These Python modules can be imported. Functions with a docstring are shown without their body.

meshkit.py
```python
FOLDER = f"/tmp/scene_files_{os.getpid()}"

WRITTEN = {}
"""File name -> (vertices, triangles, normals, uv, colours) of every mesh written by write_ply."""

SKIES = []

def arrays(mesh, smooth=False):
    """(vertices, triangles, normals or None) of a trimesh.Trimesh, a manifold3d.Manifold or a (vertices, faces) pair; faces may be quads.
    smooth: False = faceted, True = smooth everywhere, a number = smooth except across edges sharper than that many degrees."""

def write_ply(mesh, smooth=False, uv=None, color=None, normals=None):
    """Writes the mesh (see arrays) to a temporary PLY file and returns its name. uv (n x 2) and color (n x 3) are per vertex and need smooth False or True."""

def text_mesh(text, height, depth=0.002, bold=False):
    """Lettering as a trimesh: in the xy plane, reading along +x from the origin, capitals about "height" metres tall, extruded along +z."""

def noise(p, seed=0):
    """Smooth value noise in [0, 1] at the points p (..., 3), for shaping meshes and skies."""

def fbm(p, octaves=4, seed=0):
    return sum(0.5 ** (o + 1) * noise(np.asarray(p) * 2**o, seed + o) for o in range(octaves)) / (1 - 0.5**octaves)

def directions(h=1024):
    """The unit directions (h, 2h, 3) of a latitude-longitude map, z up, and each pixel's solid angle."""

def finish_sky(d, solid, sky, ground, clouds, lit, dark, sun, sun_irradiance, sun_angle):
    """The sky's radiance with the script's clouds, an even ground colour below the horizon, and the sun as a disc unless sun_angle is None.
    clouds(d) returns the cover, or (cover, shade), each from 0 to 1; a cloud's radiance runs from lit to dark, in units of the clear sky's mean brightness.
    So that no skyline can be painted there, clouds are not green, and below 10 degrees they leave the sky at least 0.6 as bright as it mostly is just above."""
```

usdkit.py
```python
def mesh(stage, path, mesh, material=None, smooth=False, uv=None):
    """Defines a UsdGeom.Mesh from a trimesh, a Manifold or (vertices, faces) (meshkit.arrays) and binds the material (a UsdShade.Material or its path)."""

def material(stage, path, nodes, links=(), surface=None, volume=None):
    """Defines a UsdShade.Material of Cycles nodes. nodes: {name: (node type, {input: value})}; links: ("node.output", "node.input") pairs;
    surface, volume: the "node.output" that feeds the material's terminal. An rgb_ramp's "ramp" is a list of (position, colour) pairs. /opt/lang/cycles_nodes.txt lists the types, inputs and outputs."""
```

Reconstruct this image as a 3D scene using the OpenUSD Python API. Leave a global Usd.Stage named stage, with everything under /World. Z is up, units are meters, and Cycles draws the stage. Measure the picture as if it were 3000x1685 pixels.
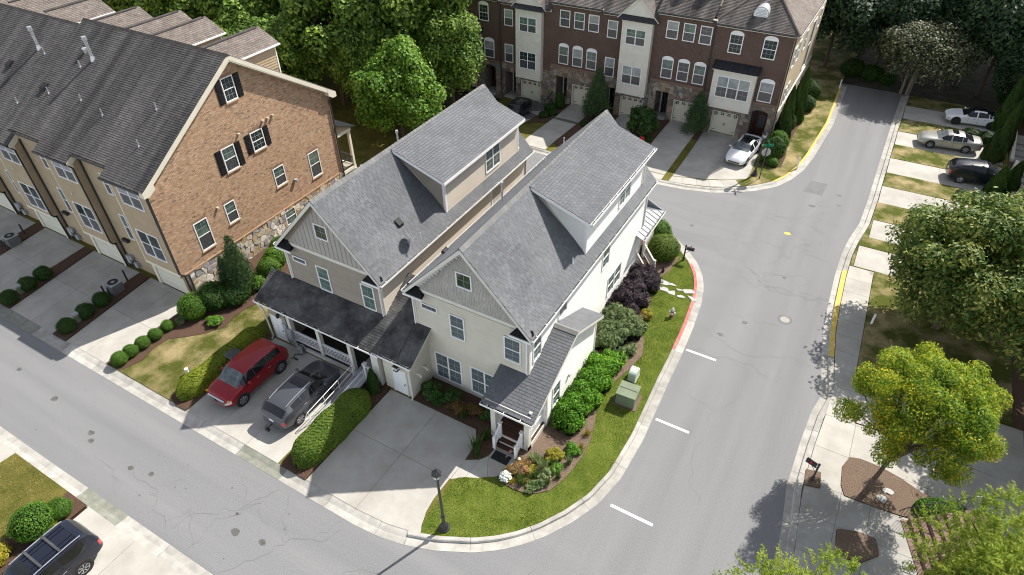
import math, random
import numpy as np
import trimesh, manifold3d, usdkit, meshkit
from scipy.spatial import Voronoi
from shapely.geometry import Polygon, LineString, box as sbox, Point
from shapely.ops import unary_union
from pxr import Usd, UsdGeom, UsdLux, UsdShade, Sdf, Gf, Vt

# ------------------------------------------------------------------ camera, sky, sun
stage = Usd.Stage.CreateInMemory()
UsdGeom.SetStageUpAxis(stage, 'Z'); UsdGeom.SetStageMetersPerUnit(stage, 1.0)
UsdGeom.Xform.Define(stage, '/World'); UsdGeom.Scope.Define(stage, '/World/Looks')
EXPOSURE = 0.66
YAW, PITCH, ROLL = math.radians(30.446), math.radians(40.122), math.radians(-0.758)
CAM = np.array([0, 0, 28.0])
fw = np.array([-math.sin(YAW)*math.cos(PITCH), math.cos(YAW)*math.cos(PITCH), -math.sin(PITCH)])
rt0 = np.array([math.cos(YAW), math.sin(YAW), 0]); up0 = np.cross(rt0, fw)
rt = math.cos(ROLL)*rt0 + math.sin(ROLL)*up0; upv = -math.sin(ROLL)*rt0 + math.cos(ROLL)*up0
cam = UsdGeom.Camera.Define(stage, '/World/camera')
cam.CreateHorizontalApertureAttr(36.0); cam.CreateVerticalApertureAttr(36.0*575/1024)
cam.CreateFocalLengthAttr(1892.26/3000*36.0); cam.CreateExposureAttr(EXPOSURE)
cam.CreateClippingRangeAttr(Gf.Vec2f(0.5, 3000))
cam.AddTransformOp().Set(Gf.Matrix4d(*[float(x) for r in (np.append(rt, 0), np.append(upv, 0), np.append(-fw, 0), np.append(CAM, 1)) for x in r]))
SUN = np.array([0.35, 0.86, 1.0]); SUN /= np.linalg.norm(SUN)
sky_m = usdkit.material(stage, '/World/Looks/sky_look', {
    's': ('sky_texture', {'sky_type': 'single_scattering', 'sun_disc': False, 'sun_elevation': math.asin(SUN[2]), 'sun_rotation': math.atan2(SUN[0], SUN[1])}),
    'h': ('hsv', {'saturation': 0.45}), 'b': ('background_shader', {'strength': 0.128})}, [('s.color', 'h.color'), ('h.color', 'b.color')], surface='b.background')
sky = UsdLux.DomeLight.Define(stage, '/World/sky'); UsdShade.MaterialBindingAPI.Apply(sky.GetPrim()).Bind(sky_m)
sky.GetPrim().SetCustomDataByKey('kind', 'structure')
sun = UsdLux.DistantLight.Define(stage, '/World/sun'); sun.CreateNormalizeAttr(True); sun.CreateIntensityAttr(1.25); sun.CreateAngleAttr(0.5)
sun.CreateColorAttr(Gf.Vec3f(1.0, 0.955, 0.885))
_z = SUN; _x = np.cross([0, 0, 1.0], _z); _x /= np.linalg.norm(_x); _y = np.cross(_z, _x)
sun.AddTransformOp().Set(Gf.Matrix4d(*[float(x) for r in (np.append(_x, 0), np.append(_y, 0), np.append(_z, 0), [0, 0, 60, 1]) for x in r]))

# ------------------------------------------------------------------ helpers
rng = np.random.default_rng(7); random.seed(7)
used = {}
def fresh(base):
    n = used.get(base, 0); used[base] = n + 1
    return base if n == 0 else f'{base}_{n:03d}'
def tag(p, label=None, cat=None, group=None, kind=None):
    for k, v in (('label', label), ('category', cat), ('group', group), ('kind', kind)):
        if v: p.SetCustomDataByKey(k, v)
    return p
def place(x, loc, rz=0, sc=None):
    x = UsdGeom.Xformable(x)
    x.AddTranslateOp().Set(Gf.Vec3d(*map(float, loc))); x.AddRotateZOp().Set(float(math.degrees(rz)))
    s = (1, 1, 1) if sc is None else ((sc,)*3 if np.ndim(sc) == 0 else sc)
    x.AddScaleOp().Set(Gf.Vec3f(*map(float, s)))
def thing(name, label, cat, loc=(0, 0, 0), rz=0, group=None, sc=None, kind=None):
    x = UsdGeom.Xform.Define(stage, fresh('/World/' + name)); place(x, loc, rz, sc)
    return tag(x.GetPrim(), label, cat, group, kind)
stage.CreateClassPrim('/World/Kinds')
def proto(name):
    x = stage.CreateClassPrim(fresh('/World/Kinds/' + name)); x.SetTypeName('Xform'); return x
def copy(pro, name, label, cat, loc, rz=0, sc=None, group=None):
    t = thing(name, label, cat, loc, rz, group, sc)
    t.GetReferences().AddInternalReference(pro.GetPath()); t.SetInstanceable(True); return t
def path_of(parent): return '/World' if parent is None else str(parent.GetPath())
tints = np.random.default_rng(99)
def put(name, mesh, mat, parent=None, smooth=False, label=None, cat=None, group=None, kind=None, per=0):
    """per: vertices of one leaf, brick or shingle; each gets a tint of its own"""
    if isinstance(mesh, MB): mesh = mesh.arr()
    m = usdkit.mesh(stage, fresh(path_of(parent) + '/' + name), mesh, mat, smooth)
    if per:
        n = len(mesh[0]); pv = UsdGeom.PrimvarsAPI(m).CreatePrimvar('tint', Sdf.ValueTypeNames.FloatArray, 'vertex')
        pv.Set(Vt.FloatArray.FromNumpy(np.repeat(tints.random(n//per + 1), per)[:n].astype(np.float32)))
    return tag(m.GetPrim(), label, cat, group, kind)

class Fr:                       # a wall frame: u along, v up the face, w out of it
    def __init__(s, o, U, V, Wd=None):
        s.o = np.array(o, float); s.U = np.array(U, float); s.V = np.array(V, float)
        s.W = np.cross(s.U, s.V) if Wd is None else np.array(Wd, float)
    def __call__(s, P): P = np.asarray(P, float); return s.o + P[..., :1]*s.U + P[..., 1:2]*s.V + P[..., 2:3]*s.W
def front(y): return Fr((0, y, 0), (1, 0, 0), (0, 0, 1), (0, -1, 0))       # faces -y: u = x
def right(x): return Fr((x, 0, 0), (0, 1, 0), (0, 0, 1), (1, 0, 0))        # faces +x: u = y
def left(x): return Fr((x, 0, 0), (0, 1, 0), (0, 0, 1), (-1, 0, 0))        # faces -x: u = y
GROUNDF = Fr((0, 0, 0), (1, 0, 0), (0, 1, 0), (0, 0, 1))
BOXF = np.array([[0,2,1],[0,3,2],[4,5,6],[4,6,7],[0,1,5],[0,5,4],[1,2,6],[1,6,5],[2,3,7],[2,7,6],[3,0,4],[3,4,7]])
class MB:
    def __init__(s): s.v = []; s.f = []; s.n = 0
    def add(s, v, f):
        v = np.asarray(v, float); f = np.asarray(f, int)
        if f.size == 0: return s
        if f.shape[1] == 4: f = np.vstack([f[:, [0,1,2]], f[:, [0,2,3]]])
        s.v.append(v); s.f.append(f + s.n); s.n += len(v); return s
    def tm(s, m): return s.add(m.vertices, m.faces)
    def box(s, x0, x1, y0, y1, z0, z1, F=None):
        P = np.array([[x0,y0,z0],[x1,y0,z0],[x1,y1,z0],[x0,y1,z0],[x0,y0,z1],[x1,y0,z1],[x1,y1,z1],[x0,y1,z1]], float)
        return s.add(P if F is None else F(P), BOXF)
    def prism(s, poly, w0, w1, F=GROUNDF):
        for g in (poly.geoms if hasattr(poly, 'geoms') else [poly]):
            if g.is_empty or g.geom_type != 'Polygon': continue
            g = g.buffer(0)
            for q in (g.geoms if hasattr(g, 'geoms') else [g]):
                if q.is_empty: continue
                rings = [np.array(q.exterior.coords)[:-1]] + [np.array(r.coords)[:-1] for r in q.interiors]
                rings = [r if (Polygon(r).exterior.is_ccw == (i == 0)) else r[::-1] for i, r in enumerate(rings)]
                tri = np.array(manifold3d.triangulate([r for r in rings])); P = np.vstack(rings); n = len(P)
                V = np.vstack([np.c_[P, np.full(n, w0)], np.c_[P, np.full(n, w1)]]); f = [tri[:, ::-1], tri + n]; k = 0
                for r in rings:
                    i = np.arange(len(r)); j = (i + 1) % len(r)
                    f += [np.c_[i+k, j+k, j+k+n], np.c_[i+k, j+k+n, i+k+n]]; k += len(r)
                s.add(F(V), np.vstack(f))
        return s
    def tube(s, pts, r, n=8, cap=True):
        pts = np.array(pts, float); m = len(pts); rr = np.broadcast_to(r, m); V = []
        for i in range(m):
            d = pts[min(i+1, m-1)] - pts[max(i-1, 0)]; d /= np.linalg.norm(d) + 1e-12
            a = np.cross(d, [0, 0, 1.0]) if abs(d[2]) < .95 else np.cross(d, [1.0, 0, 0]); a /= np.linalg.norm(a); b = np.cross(d, a)
            t = np.arange(n)*2*np.pi/n; V.append(pts[i] + rr[i]*(np.cos(t)[:, None]*a + np.sin(t)[:, None]*b))
        f = []
        for i in range(m-1):
            for k in range(n): a, b = i*n+k, i*n+(k+1) % n; f += [[a, b, b+n], [a, b+n, a+n]]
        if cap:
            for k in range(1, n-1): f += [[0, k+1, k], [(m-1)*n, (m-1)*n+k, (m-1)*n+k+1]]
        return s.add(np.vstack(V), f)
    def lathe(s, prof, c=(0, 0, 0), n=16, axis='z'):
        prof = np.array(prof, float); t = np.arange(n)*2*np.pi/n; m = len(prof)
        V = np.stack([np.outer(prof[:, 0], np.cos(t)), np.outer(prof[:, 0], np.sin(t)), np.repeat(prof[:, 1:2], n, 1)], -1).reshape(-1, 3)
        if axis == 'y': V = V[:, [0, 2, 1]]*[1, 1, -1]
        f = []
        for i in range(m-1):
            for k in range(n): a, b = i*n+k, i*n+(k+1) % n; f += [[a, b, b+n], [a, b+n, a+n]]
        return s.add(V + np.array(c), f)
    def ell(s, c, r, sub=2):
        m = trimesh.creation.icosphere(subdivisions=sub); return s.add(m.vertices*np.array(r) + np.array(c), m.faces)
    def arr(s):
        if not s.v: return (np.zeros((3, 3)), np.array([[0, 1, 2]]))
        return (np.vstack(s.v), np.vstack(s.f))
def B(*a, F=None): return MB().box(*a, F=F)

def slabs(F, P, w0, wl, wt):
    """one 8-cornered piece per row of P = (u0, u1, v0, v1): (n, 8, 3)"""
    P = np.asarray(P, float); n = len(P)
    wl, wt = np.broadcast_to(wl, n), np.broadcast_to(wt, n); o = np.full(n, w0)
    u0, u1, v0, v1 = P.T
    C = np.stack([np.stack(c, -1) for c in ((u0,v0,o),(u1,v0,o),(u1,v1,o),(u0,v1,o),(u0,v0,wl),(u1,v0,wl),(u1,v1,wt),(u0,v1,wt))], 1)
    return F(C)
def courses(poly, h, w, off=.5, gap=0., vgap=0., jit=0., seed=1, minw=.03, v0=None):
    """rows of pieces h high and w long inside poly (u, v)"""
    r = np.random.default_rng(seed); a, b, c, d = poly.bounds; out = []; k = 0
    v = b if v0 is None else v0
    while v < d - .01:
        m = v + h/2; inter = poly.intersection(LineString([(a-1, m), (c+1, m)]))
        for L in (inter.geoms if hasattr(inter, 'geoms') else [inter]):
            if L.is_empty or L.geom_type != 'LineString': continue
            x0, x1 = sorted((L.coords[0][0], L.coords[-1][0]))
            if w is None: out.append((x0, x1, v, min(v+h-vgap, d))); continue
            s = (math.floor(x0/w) - 1 + (off*k) % 1.0)*w; e = s
            while e < x1:
                n = e + w*(1 + (r.uniform(-jit, jit) if jit else 0)); q0, q1 = max(e, x0), min(n - gap, x1)
                if q1 - q0 > minw: out.append((q0, q1, v, min(v+h-vgap, d)))
                e = n
        v += h; k += 1
    return np.array(out)
def pieces(parent, name, C, mat, limit=300, stuff=None, mats=None):
    """the LIMIT pieces nearest the camera as parts, the rest joined"""
    if len(C) == 0: return
    mid = C.mean(1); order = np.argsort(((mid - CAM)**2).sum(1)); mats = mats or [mat]
    for k, i in enumerate(order[:limit]): put(name, (C[i], BOXF), mats[int(i*7919) % len(mats)], parent, per=8)
    rest = C[order[limit:]]
    if len(rest):
        f = (BOXF[None] + 8*np.arange(len(rest))[:, None, None]).reshape(-1, 3)
        put(stuff or name + 's', (rest.reshape(-1, 3), f), mat, parent, kind='stuff', per=8)
def stones(parent, name, F, poly, size, mats, limit, seed, depth=(.02, .075), gap=.014):
    r = np.random.default_rng(seed); a, b, c, d = poly.bounds; P = []
    for i in range(int((c-a+2*size)/size)+1):
        for j in range(int((d-b+2*size*.8)/(size*.8))+1):
            P.append((a - size + i*size + r.uniform(-.42, .42)*size, b - size + j*size*.8 + r.uniform(-.4, .4)*size))
            if r.random() < .25: P.pop()
    vor = Voronoi(np.array(P)); out = []
    for reg in vor.regions:
        if not reg or -1 in reg: continue
        q = Polygon(vor.vertices[reg]).intersection(poly).buffer(-gap)
        for g in (q.geoms if hasattr(q, 'geoms') else [q]):
            if g.is_empty or g.geom_type != 'Polygon' or g.area < size*size*.04: continue
            g = g.simplify(.012); p = np.array(g.exterior.coords)[:-1]
            if not g.exterior.is_ccw: p = p[::-1]
            n = len(p); ce = p.mean(0); dp = r.uniform(*depth); tl = r.uniform(-.12, .12, 2)
            inn = ce + (p - ce)*.86; wi = dp + (inn - ce) @ tl*.5
            V = np.vstack([np.c_[p, np.zeros(n)], np.c_[p, np.full(n, dp*.72)], np.c_[inn, np.maximum(wi, .01)]]); i = np.arange(n); j = (i+1) % n
            f = np.vstack([np.c_[i, j, j+n], np.c_[i, j+n, i+n], np.c_[i+n, j+n, j+2*n], np.c_[i+n, j+2*n, i+2*n], [[2*n, 2*n+k, 2*n+k+1] for k in range(1, n-1)]])
            out.append((F(V), f))
    out.sort(key=lambda m: ((m[0].mean(0) - CAM)**2).sum())
    for k, m in enumerate(out[:limit]): put(name, m, mats[r.integers(len(mats))], parent)
    mb = [MB() for _ in mats]
    for m in out[limit:]: mb[r.integers(len(mats))].add(*m)
    for k, m in enumerate(mb):
        if m.n: put(name + 's', m, mats[k], parent, kind='stuff')

# ------------------------------------------------------------------ materials
def lin(r, g, b, k=1.0):
    return tuple(k*((c/255/12.92) if c/255 <= .04045 else ((c/255+.055)/1.055)**2.4) for c in (r, g, b))
def mul(c, k): return tuple(x*k for x in c)
def look(name, a, b=None, scale=3., rough=.8, spec=.3, fine=0., fscale=60., bump=0., bscale=40., bdist=.01, island=0., objr=0., metal=0., coat=0., coord='position', ramp=(.35, .65), streak=None):
    """colour a..b by noise, fine speckle, per-island and per-object brightness, bump"""
    n = {'g': ('geometry', {}), 'p': ('principled_bsdf', {'roughness': rough, 'specular_ior_level': spec, 'metallic': metal, 'coat_weight': coat})}; L = []
    vec = 'g.position'
    if streak:
        n['mp'] = ('mapping', {'scale': streak}); L.append((vec, 'mp.vector')); vec2 = 'mp.vector'
    else: vec2 = vec
    n['n'] = ('noise_texture', {'scale': scale, 'detail': 4.0, 'roughness': .6}); L.append((vec2, 'n.vector'))
    n['r'] = ('rgb_ramp', {'ramp': [(ramp[0], a), (ramp[1], b or a)]}); L += [('n.fac', 'r.fac')]; col = 'r.color'
    def scaled(src, lo, hi, key):
        nonlocal col
        n[key+'m'] = ('map_range', {'from_min': 0., 'from_max': 1., 'to_min': lo, 'to_max': hi}); n[key] = ('hsv', {})
        L.extend([(src, key+'m.value'), (key+'m.result', key+'.value'), (col, key+'.color')]); col = key + '.color'
    if fine:
        n['fn'] = ('noise_texture', {'scale': fscale, 'detail': 2.0}); L.append((vec, 'fn.vector')); scaled('fn.fac', 1-fine*2, 1+fine*2, 'fh')
    if island: n['ti'] = ('attribute', {'attribute': 'tint'}); scaled('ti.fac', 1-island, 1+island, 'ih')
    if objr: n['oi'] = ('object_info', {}); scaled('oi.random', 1-objr, 1+objr, 'oh')
    L.append((col, 'p.base_color'))
    if bump:
        n['bn'] = ('noise_texture', {'scale': bscale, 'detail': 3.0}); n['b'] = ('bump', {'strength': bump, 'distance': bdist})
        L += [(vec, 'bn.vector'), ('bn.fac', 'b.height'), ('b.normal', 'p.normal')]
    return usdkit.material(stage, '/World/Looks/' + name, n, L, surface='p.BSDF')
def leaf(name, a, b, c=None, trans=.35, rough=.55, objr=.12, scale=.5, gain=1.5):
    n = {'g': ('geometry', {}), 'ti': ('attribute', {'attribute': 'tint'}), 'n': ('noise_texture', {'scale': scale, 'detail': 2.0}), 'm': ('math', {'math_type': 'add'}), 'm2': ('math', {'math_type': 'multiply', 'value2': .5}),
         'r': ('rgb_ramp', {'ramp': [(.25, a), (.55, b), (.8, c or b)]}), 'oi': ('object_info', {}), 'om': ('map_range', {'from_min': 0., 'from_max': 1., 'to_min': gain*(1-objr), 'to_max': gain*(1+objr)}), 'h': ('hsv', {}),
         'p': ('principled_bsdf', {'roughness': rough, 'specular_ior_level': .35}), 't': ('translucent_bsdf', {}), 'x': ('mix_closure', {'fac': trans})}
    L = [('g.position', 'n.vector'), ('n.fac', 'm.value1'), ('ti.fac', 'm.value2'), ('m.value', 'm2.value1'), ('m2.value', 'r.fac'), ('oi.random', 'om.value'), ('om.result', 'h.value'), ('r.color', 'h.color'),
         ('h.color', 'p.base_color'), ('h.color', 't.color'), ('p.BSDF', 'x.closure1'), ('t.BSDF', 'x.closure2')]
    return usdkit.material(stage, '/World/Looks/' + name, n, L, surface='x.closure')
def brickwork(name, F_axis, c1, c2, mortar, dark):
    """brick courses for walls too far to build brick by brick; F_axis picks the horizontal axis"""
    n = {'g': ('geometry', {}), 's': ('separate_xyz', {}), 'c': ('combine_xyz', {}), 'b': ('brick_texture', {'color1': c1, 'color2': c2, 'mortar': mortar, 'scale': 1.0, 'mortar_size': .009, 'brick_width': .215, 'row_height': .075, 'bias': -.2}),
         'n': ('noise_texture', {'scale': 1.2, 'detail': 3.0}), 'r': ('rgb_ramp', {'ramp': [(.3, dark), (.7, (1, 1, 1))]}), 'm': ('mix_color', {'blend_type': 'multiply', 'fac': .6}), 'p': ('principled_bsdf', {'roughness': .88, 'specular_ior_level': .2}), 'bp': ('bump', {'strength': .5, 'distance': .01, 'invert': True})}
    L = [('g.position', 's.vector'), ('s.' + F_axis, 'c.x'), ('s.z', 'c.y'), ('c.vector', 'b.vector'), ('g.position', 'n.vector'), ('n.fac', 'r.fac'), ('b.color', 'm.a'), ('r.color', 'm.b'), ('m.result', 'p.base_color'), ('b.fac', 'bp.height'), ('bp.normal', 'p.normal')]
    return usdkit.material(stage, '/World/Looks/' + name, n, L, surface='p.BSDF')
K = .45
M = {}
M['asphalt'] = usdkit.material(stage, '/World/Looks/asphalt', {'g': ('geometry', {}), 'p': ('principled_bsdf', {'roughness': .9, 'specular_ior_level': .25}), 's': ('separate_xyz', {}),
    'm1': ('mapping', {'scale': (.9, .05, 1)}), 'm2': ('mapping', {'scale': (.05, .9, 1)}), 'n1': ('noise_texture', {'scale': 1., 'detail': 3.}), 'n2': ('noise_texture', {'scale': 1., 'detail': 3.}), 'w': ('map_range', {'from_min': -8., 'from_max': -3., 'to_min': 0., 'to_max': 1., 'clamp': True}),
    'x': ('mix_float', {}), 'nb': ('noise_texture', {'scale': .3, 'detail': 4.}), 'nf': ('noise_texture', {'scale': 15., 'detail': 3.}), 'ns': ('noise_texture', {'scale': 42., 'detail': 1.}), 'a1': ('math', {'math_type': 'multiply_add', 'value2': .24}), 'a2': ('math', {'math_type': 'multiply_add', 'value2': .3}), 'a3': ('math', {'math_type': 'multiply_add', 'value2': .2, 'value3': 0.}),
    'r': ('rgb_ramp', {'ramp': [(.25, (.145, .146, .149)), (.37, (.192, .192, .194)), (.49, (.232, .231, .23))]}), 'b': ('bump', {'strength': .35, 'distance': .01})},
    [('g.position', 's.vector'), ('g.position', 'm1.vector'), ('g.position', 'm2.vector'), ('m1.vector', 'n1.vector'), ('m2.vector', 'n2.vector'), ('s.x', 'w.value'), ('w.result', 'x.fac'), ('n2.fac', 'x.a'), ('n1.fac', 'x.b'), ('g.position', 'nb.vector'), ('g.position', 'nf.vector'), ('g.position', 'ns.vector'),
     ('ns.fac', 'a3.value1'), ('nf.fac', 'a2.value1'), ('a3.value', 'a2.value3'), ('x.result', 'a1.value1'), ('a2.value', 'a1.value3'), ('a1.value', 'r.fac'), ('r.color', 'p.base_color'), ('ns.fac', 'b.height'), ('b.normal', 'p.normal')], surface='p.BSDF')
M['asphalt_patch'] = look('asphalt_patch', (.145, .145, .148), (.17, .17, .172), scale=1.5, rough=.9, fine=.14, fscale=38)
M['tar'] = look('tar', (.11, .11, .11), (.145, .143, .14), scale=3, rough=.8)
M['oil'] = look('oil', (.07, .068, .063), (.13, .128, .12), scale=6, rough=.6)
M['concrete'] = look('concrete', (.345, .325, .288), (.43, .41, .368), scale=.7, rough=.9, fine=.05, fscale=25, objr=.04, bump=.2, bscale=70)
M['concrete_old'] = look('concrete_old', (.27, .258, .235), (.36, .345, .315), scale=.6, rough=.9, fine=.07, fscale=22, objr=.05)
M['kerb'] = look('kerb_concrete', (.30, .286, .257), (.42, .40, .365), scale=1.6, rough=.9, fine=.06, fscale=30, objr=.13)
M['kerb_green'] = look('kerb_damp', (.17, .178, .14), (.25, .25, .21), scale=2.5, rough=.85, fine=.08, fscale=30)
M['gap'] = look('board_gap', (.05, .046, .04), (.07, .065, .058), scale=2)
M['joint'] = look('joint', (.10, .095, .085), (.15, .14, .125), scale=2)
M['grass'] = look('grass', (.045, .068, .010), (.13, .135, .028), scale=1.3, rough=.95, spec=.1, fine=.32, fscale=16, bump=.9, bscale=28, bdist=.05, ramp=(.28, .72))
M['grass_green'] = look('grass_green', (.065, .105, .011), (.16, .185, .034), scale=1.5, rough=.95, spec=.1, fine=.34, fscale=16, bump=1., bscale=26, bdist=.05, ramp=(.25, .75))
M['grass_dry'] = look('grass_dry', (.078, .09, .016), (.34, .27, .14), scale=.55, rough=.95, spec=.1, fine=.25, fscale=16, bump=.8, bscale=28, bdist=.05, ramp=(.42, .66))
M['grass_olive'] = look('grass_olive', (.085, .088, .016), (.17, .145, .04), scale=.9, rough=.95, spec=.1, fine=.28, fscale=16, bump=.9, bscale=28, bdist=.05, ramp=(.3, .7))
M['mulch'] = look('mulch', (.045, .022, .014), (.15, .09, .06), scale=26, rough=.95, fine=.2, fscale=70, bump=1., bscale=30, bdist=.06)
M['mulch_pale'] = look('mulch_pale', (.09, .055, .035), (.26, .19, .14), scale=24, rough=.95, fine=.2, fscale=70, bump=1., bscale=30, bdist=.06)
M['floor'] = look('forest_floor', (.02, .022, .01), (.07, .06, .03), scale=1.2, rough=.95, fine=.2, fscale=20, bump=1., bscale=8, bdist=.15)
M['white'] = look('white_paint', (.76, .75, .73), (.8, .79, .77), scale=2, rough=.5)
M['trim'] = look('trim_cream', (.60, .575, .50), (.66, .63, .56), scale=2, rough=.55)
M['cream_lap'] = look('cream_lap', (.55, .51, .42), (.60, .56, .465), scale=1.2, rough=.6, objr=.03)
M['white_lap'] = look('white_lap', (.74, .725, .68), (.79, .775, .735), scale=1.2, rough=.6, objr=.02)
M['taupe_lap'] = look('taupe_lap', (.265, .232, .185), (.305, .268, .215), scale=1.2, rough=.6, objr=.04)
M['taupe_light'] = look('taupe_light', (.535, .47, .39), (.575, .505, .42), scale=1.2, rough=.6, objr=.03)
M['taupe_dark'] = look('taupe_dark', (.10, .088, .072), (.125, .108, .09), scale=1.2, rough=.6, objr=.04)
M['batten'] = look('batten_grey', (.36, .33, .30), (.40, .37, .335), scale=1.2, rough=.6)
M['shake'] = look('shake_grey', (.36, .34, .305), (.41, .385, .35), scale=1.5, rough=.7, island=.06, objr=.05)
M['tan_lap'] = look('tan_lap', (.36, .275, .175), (.41, .315, .205), scale=1.2, rough=.6, objr=.03)
M['tan_trim'] = look('tan_trim', (.64, .59, .47), (.69, .64, .52), scale=1.2, rough=.6)
M['garage'] = look('garage_cream', (.60, .57, .47), (.64, .61, .505), scale=1.2, rough=.55)
M['shingle'] = look('shingle_grey', (.118, .122, .13), (.15, .154, .162), scale=.35, rough=.92, island=.09, objr=.09, fine=.05, fscale=45)
M['shingle_worn'] = look('shingle_worn', (.036, .036, .039), (.12, .117, .112), scale=.8, rough=.92, island=.15, objr=.15, fine=.08, fscale=45)
M['shingle_cap'] = look('shingle_cap', (.16, .158, .152), (.2, .196, .19), scale=2, rough=.92, objr=.08)
M['shingle_black'] = look('shingle_black', (.022, .023, .026), (.035, .036, .04), scale=2, rough=.85)
M['roof_brown'] = look('roof_brown', (.058, .052, .05), (.185, .162, .148), scale=.55, rough=.92, island=.17, objr=.12, fine=.08, fscale=30, streak=(1.6, .16, .16))
M['roof_charcoal'] = look('roof_charcoal', (.052, .049, .049), (.135, .126, .12), scale=.6, rough=.92, island=.15, objr=.1, fine=.08, fscale=30, streak=(1.5, .14, .14), ramp=(.36, .72))
M['roof_tan'] = look('roof_tan', (.15, .125, .11), (.2, .17, .15), scale=1.2, rough=.92, island=.16, fine=.08, fscale=30)
M['ridge_dark'] = look('ridge_dark', (.05, .045, .043), (.08, .072, .066), scale=2, rough=.92)
M['metal_dark'] = look('metal_dark', (.012, .012, .014), (.02, .02, .022), scale=3, rough=.65, spec=.3)
M['black_metal'] = look('black_metal', (.018, .018, .02), (.028, .028, .03), scale=3, rough=.45, spec=.5)
M['seam_metal'] = look('seam_metal', (.11, .125, .145), (.14, .155, .175), scale=2, rough=.4, spec=.6)
M['seam_metal_black'] = look('seam_metal_black', (.012, .013, .016), (.02, .021, .025), scale=2, rough=.4, spec=.6)
M['steel'] = look('steel', (.55, .56, .58), (.68, .69, .7), scale=4, rough=.35, metal=.8)
M['grey_box'] = look('grey_box', (.30, .31, .32), (.36, .37, .38), scale=3, rough=.5)
M['dark_box'] = look('dark_box', (.045, .048, .05), (.07, .073, .075), scale=3, rough=.6)
M['ac_grey'] = look('ac_grey', (.12, .12, .122), (.16, .16, .162), scale=4, rough=.5)
M['green_box'] = look('green_box', (.13, .16, .10), (.16, .19, .125), scale=2, rough=.55)
M['pale_green_box'] = look('pale_green_box', (.42, .5, .42), (.5, .57, .5), scale=2, rough=.55)
BR = [look('brick_a', (.385, .245, .15), (.45, .29, .18), scale=4, rough=.88, island=.1, objr=.1), look('brick_b', (.46, .31, .2), (.52, .36, .24), scale=4, rough=.88, island=.1, objr=.1),
      look('brick_c', (.34, .215, .135), (.4, .255, .165), scale=4, rough=.88, island=.2, objr=.16), look('brick_d', (.2, .14, .1), (.25, .175, .125), scale=4, rough=.88, island=.2, objr=.2)]
M['mortar'] = look('mortar', (.58, .48, .35), (.66, .56, .43), scale=6, rough=.95)
M['mortar_dark'] = look('mortar_dark', (.12, .10, .085), (.2, .175, .15), scale=6, rough=.95)
M['brick_red'] = brickwork('brick_dark_red', 'x', (.078, .042, .031), (.118, .066, .048), (.19, .155, .135), (.72, .68, .66))
M['brick_step'] = look('brick_step', (.17, .105, .08), (.23, .15, .115), scale=5, rough=.88, objr=.18)
M['stucco_tan'] = look('stucco_tan', (.45, .36, .24), (.5, .41, .28), scale=1.5, rough=.8)
ST = [look(f'stone_{k}', a, b, scale=5, rough=.9, fine=.1, fscale=30, bump=.5, bscale=20, bdist=.03, objr=.18) for k, (a, b) in
      enumerate((((.46, .40, .31), (.58, .52, .42)), ((.40, .29, .16), (.5, .38, .22)), ((.25, .235, .23), (.34, .32, .31)), ((.52, .48, .42), (.62, .58, .52)), ((.36, .31, .25), (.45, .40, .33)), ((.3, .24, .18), (.38, .31, .24))))]
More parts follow.
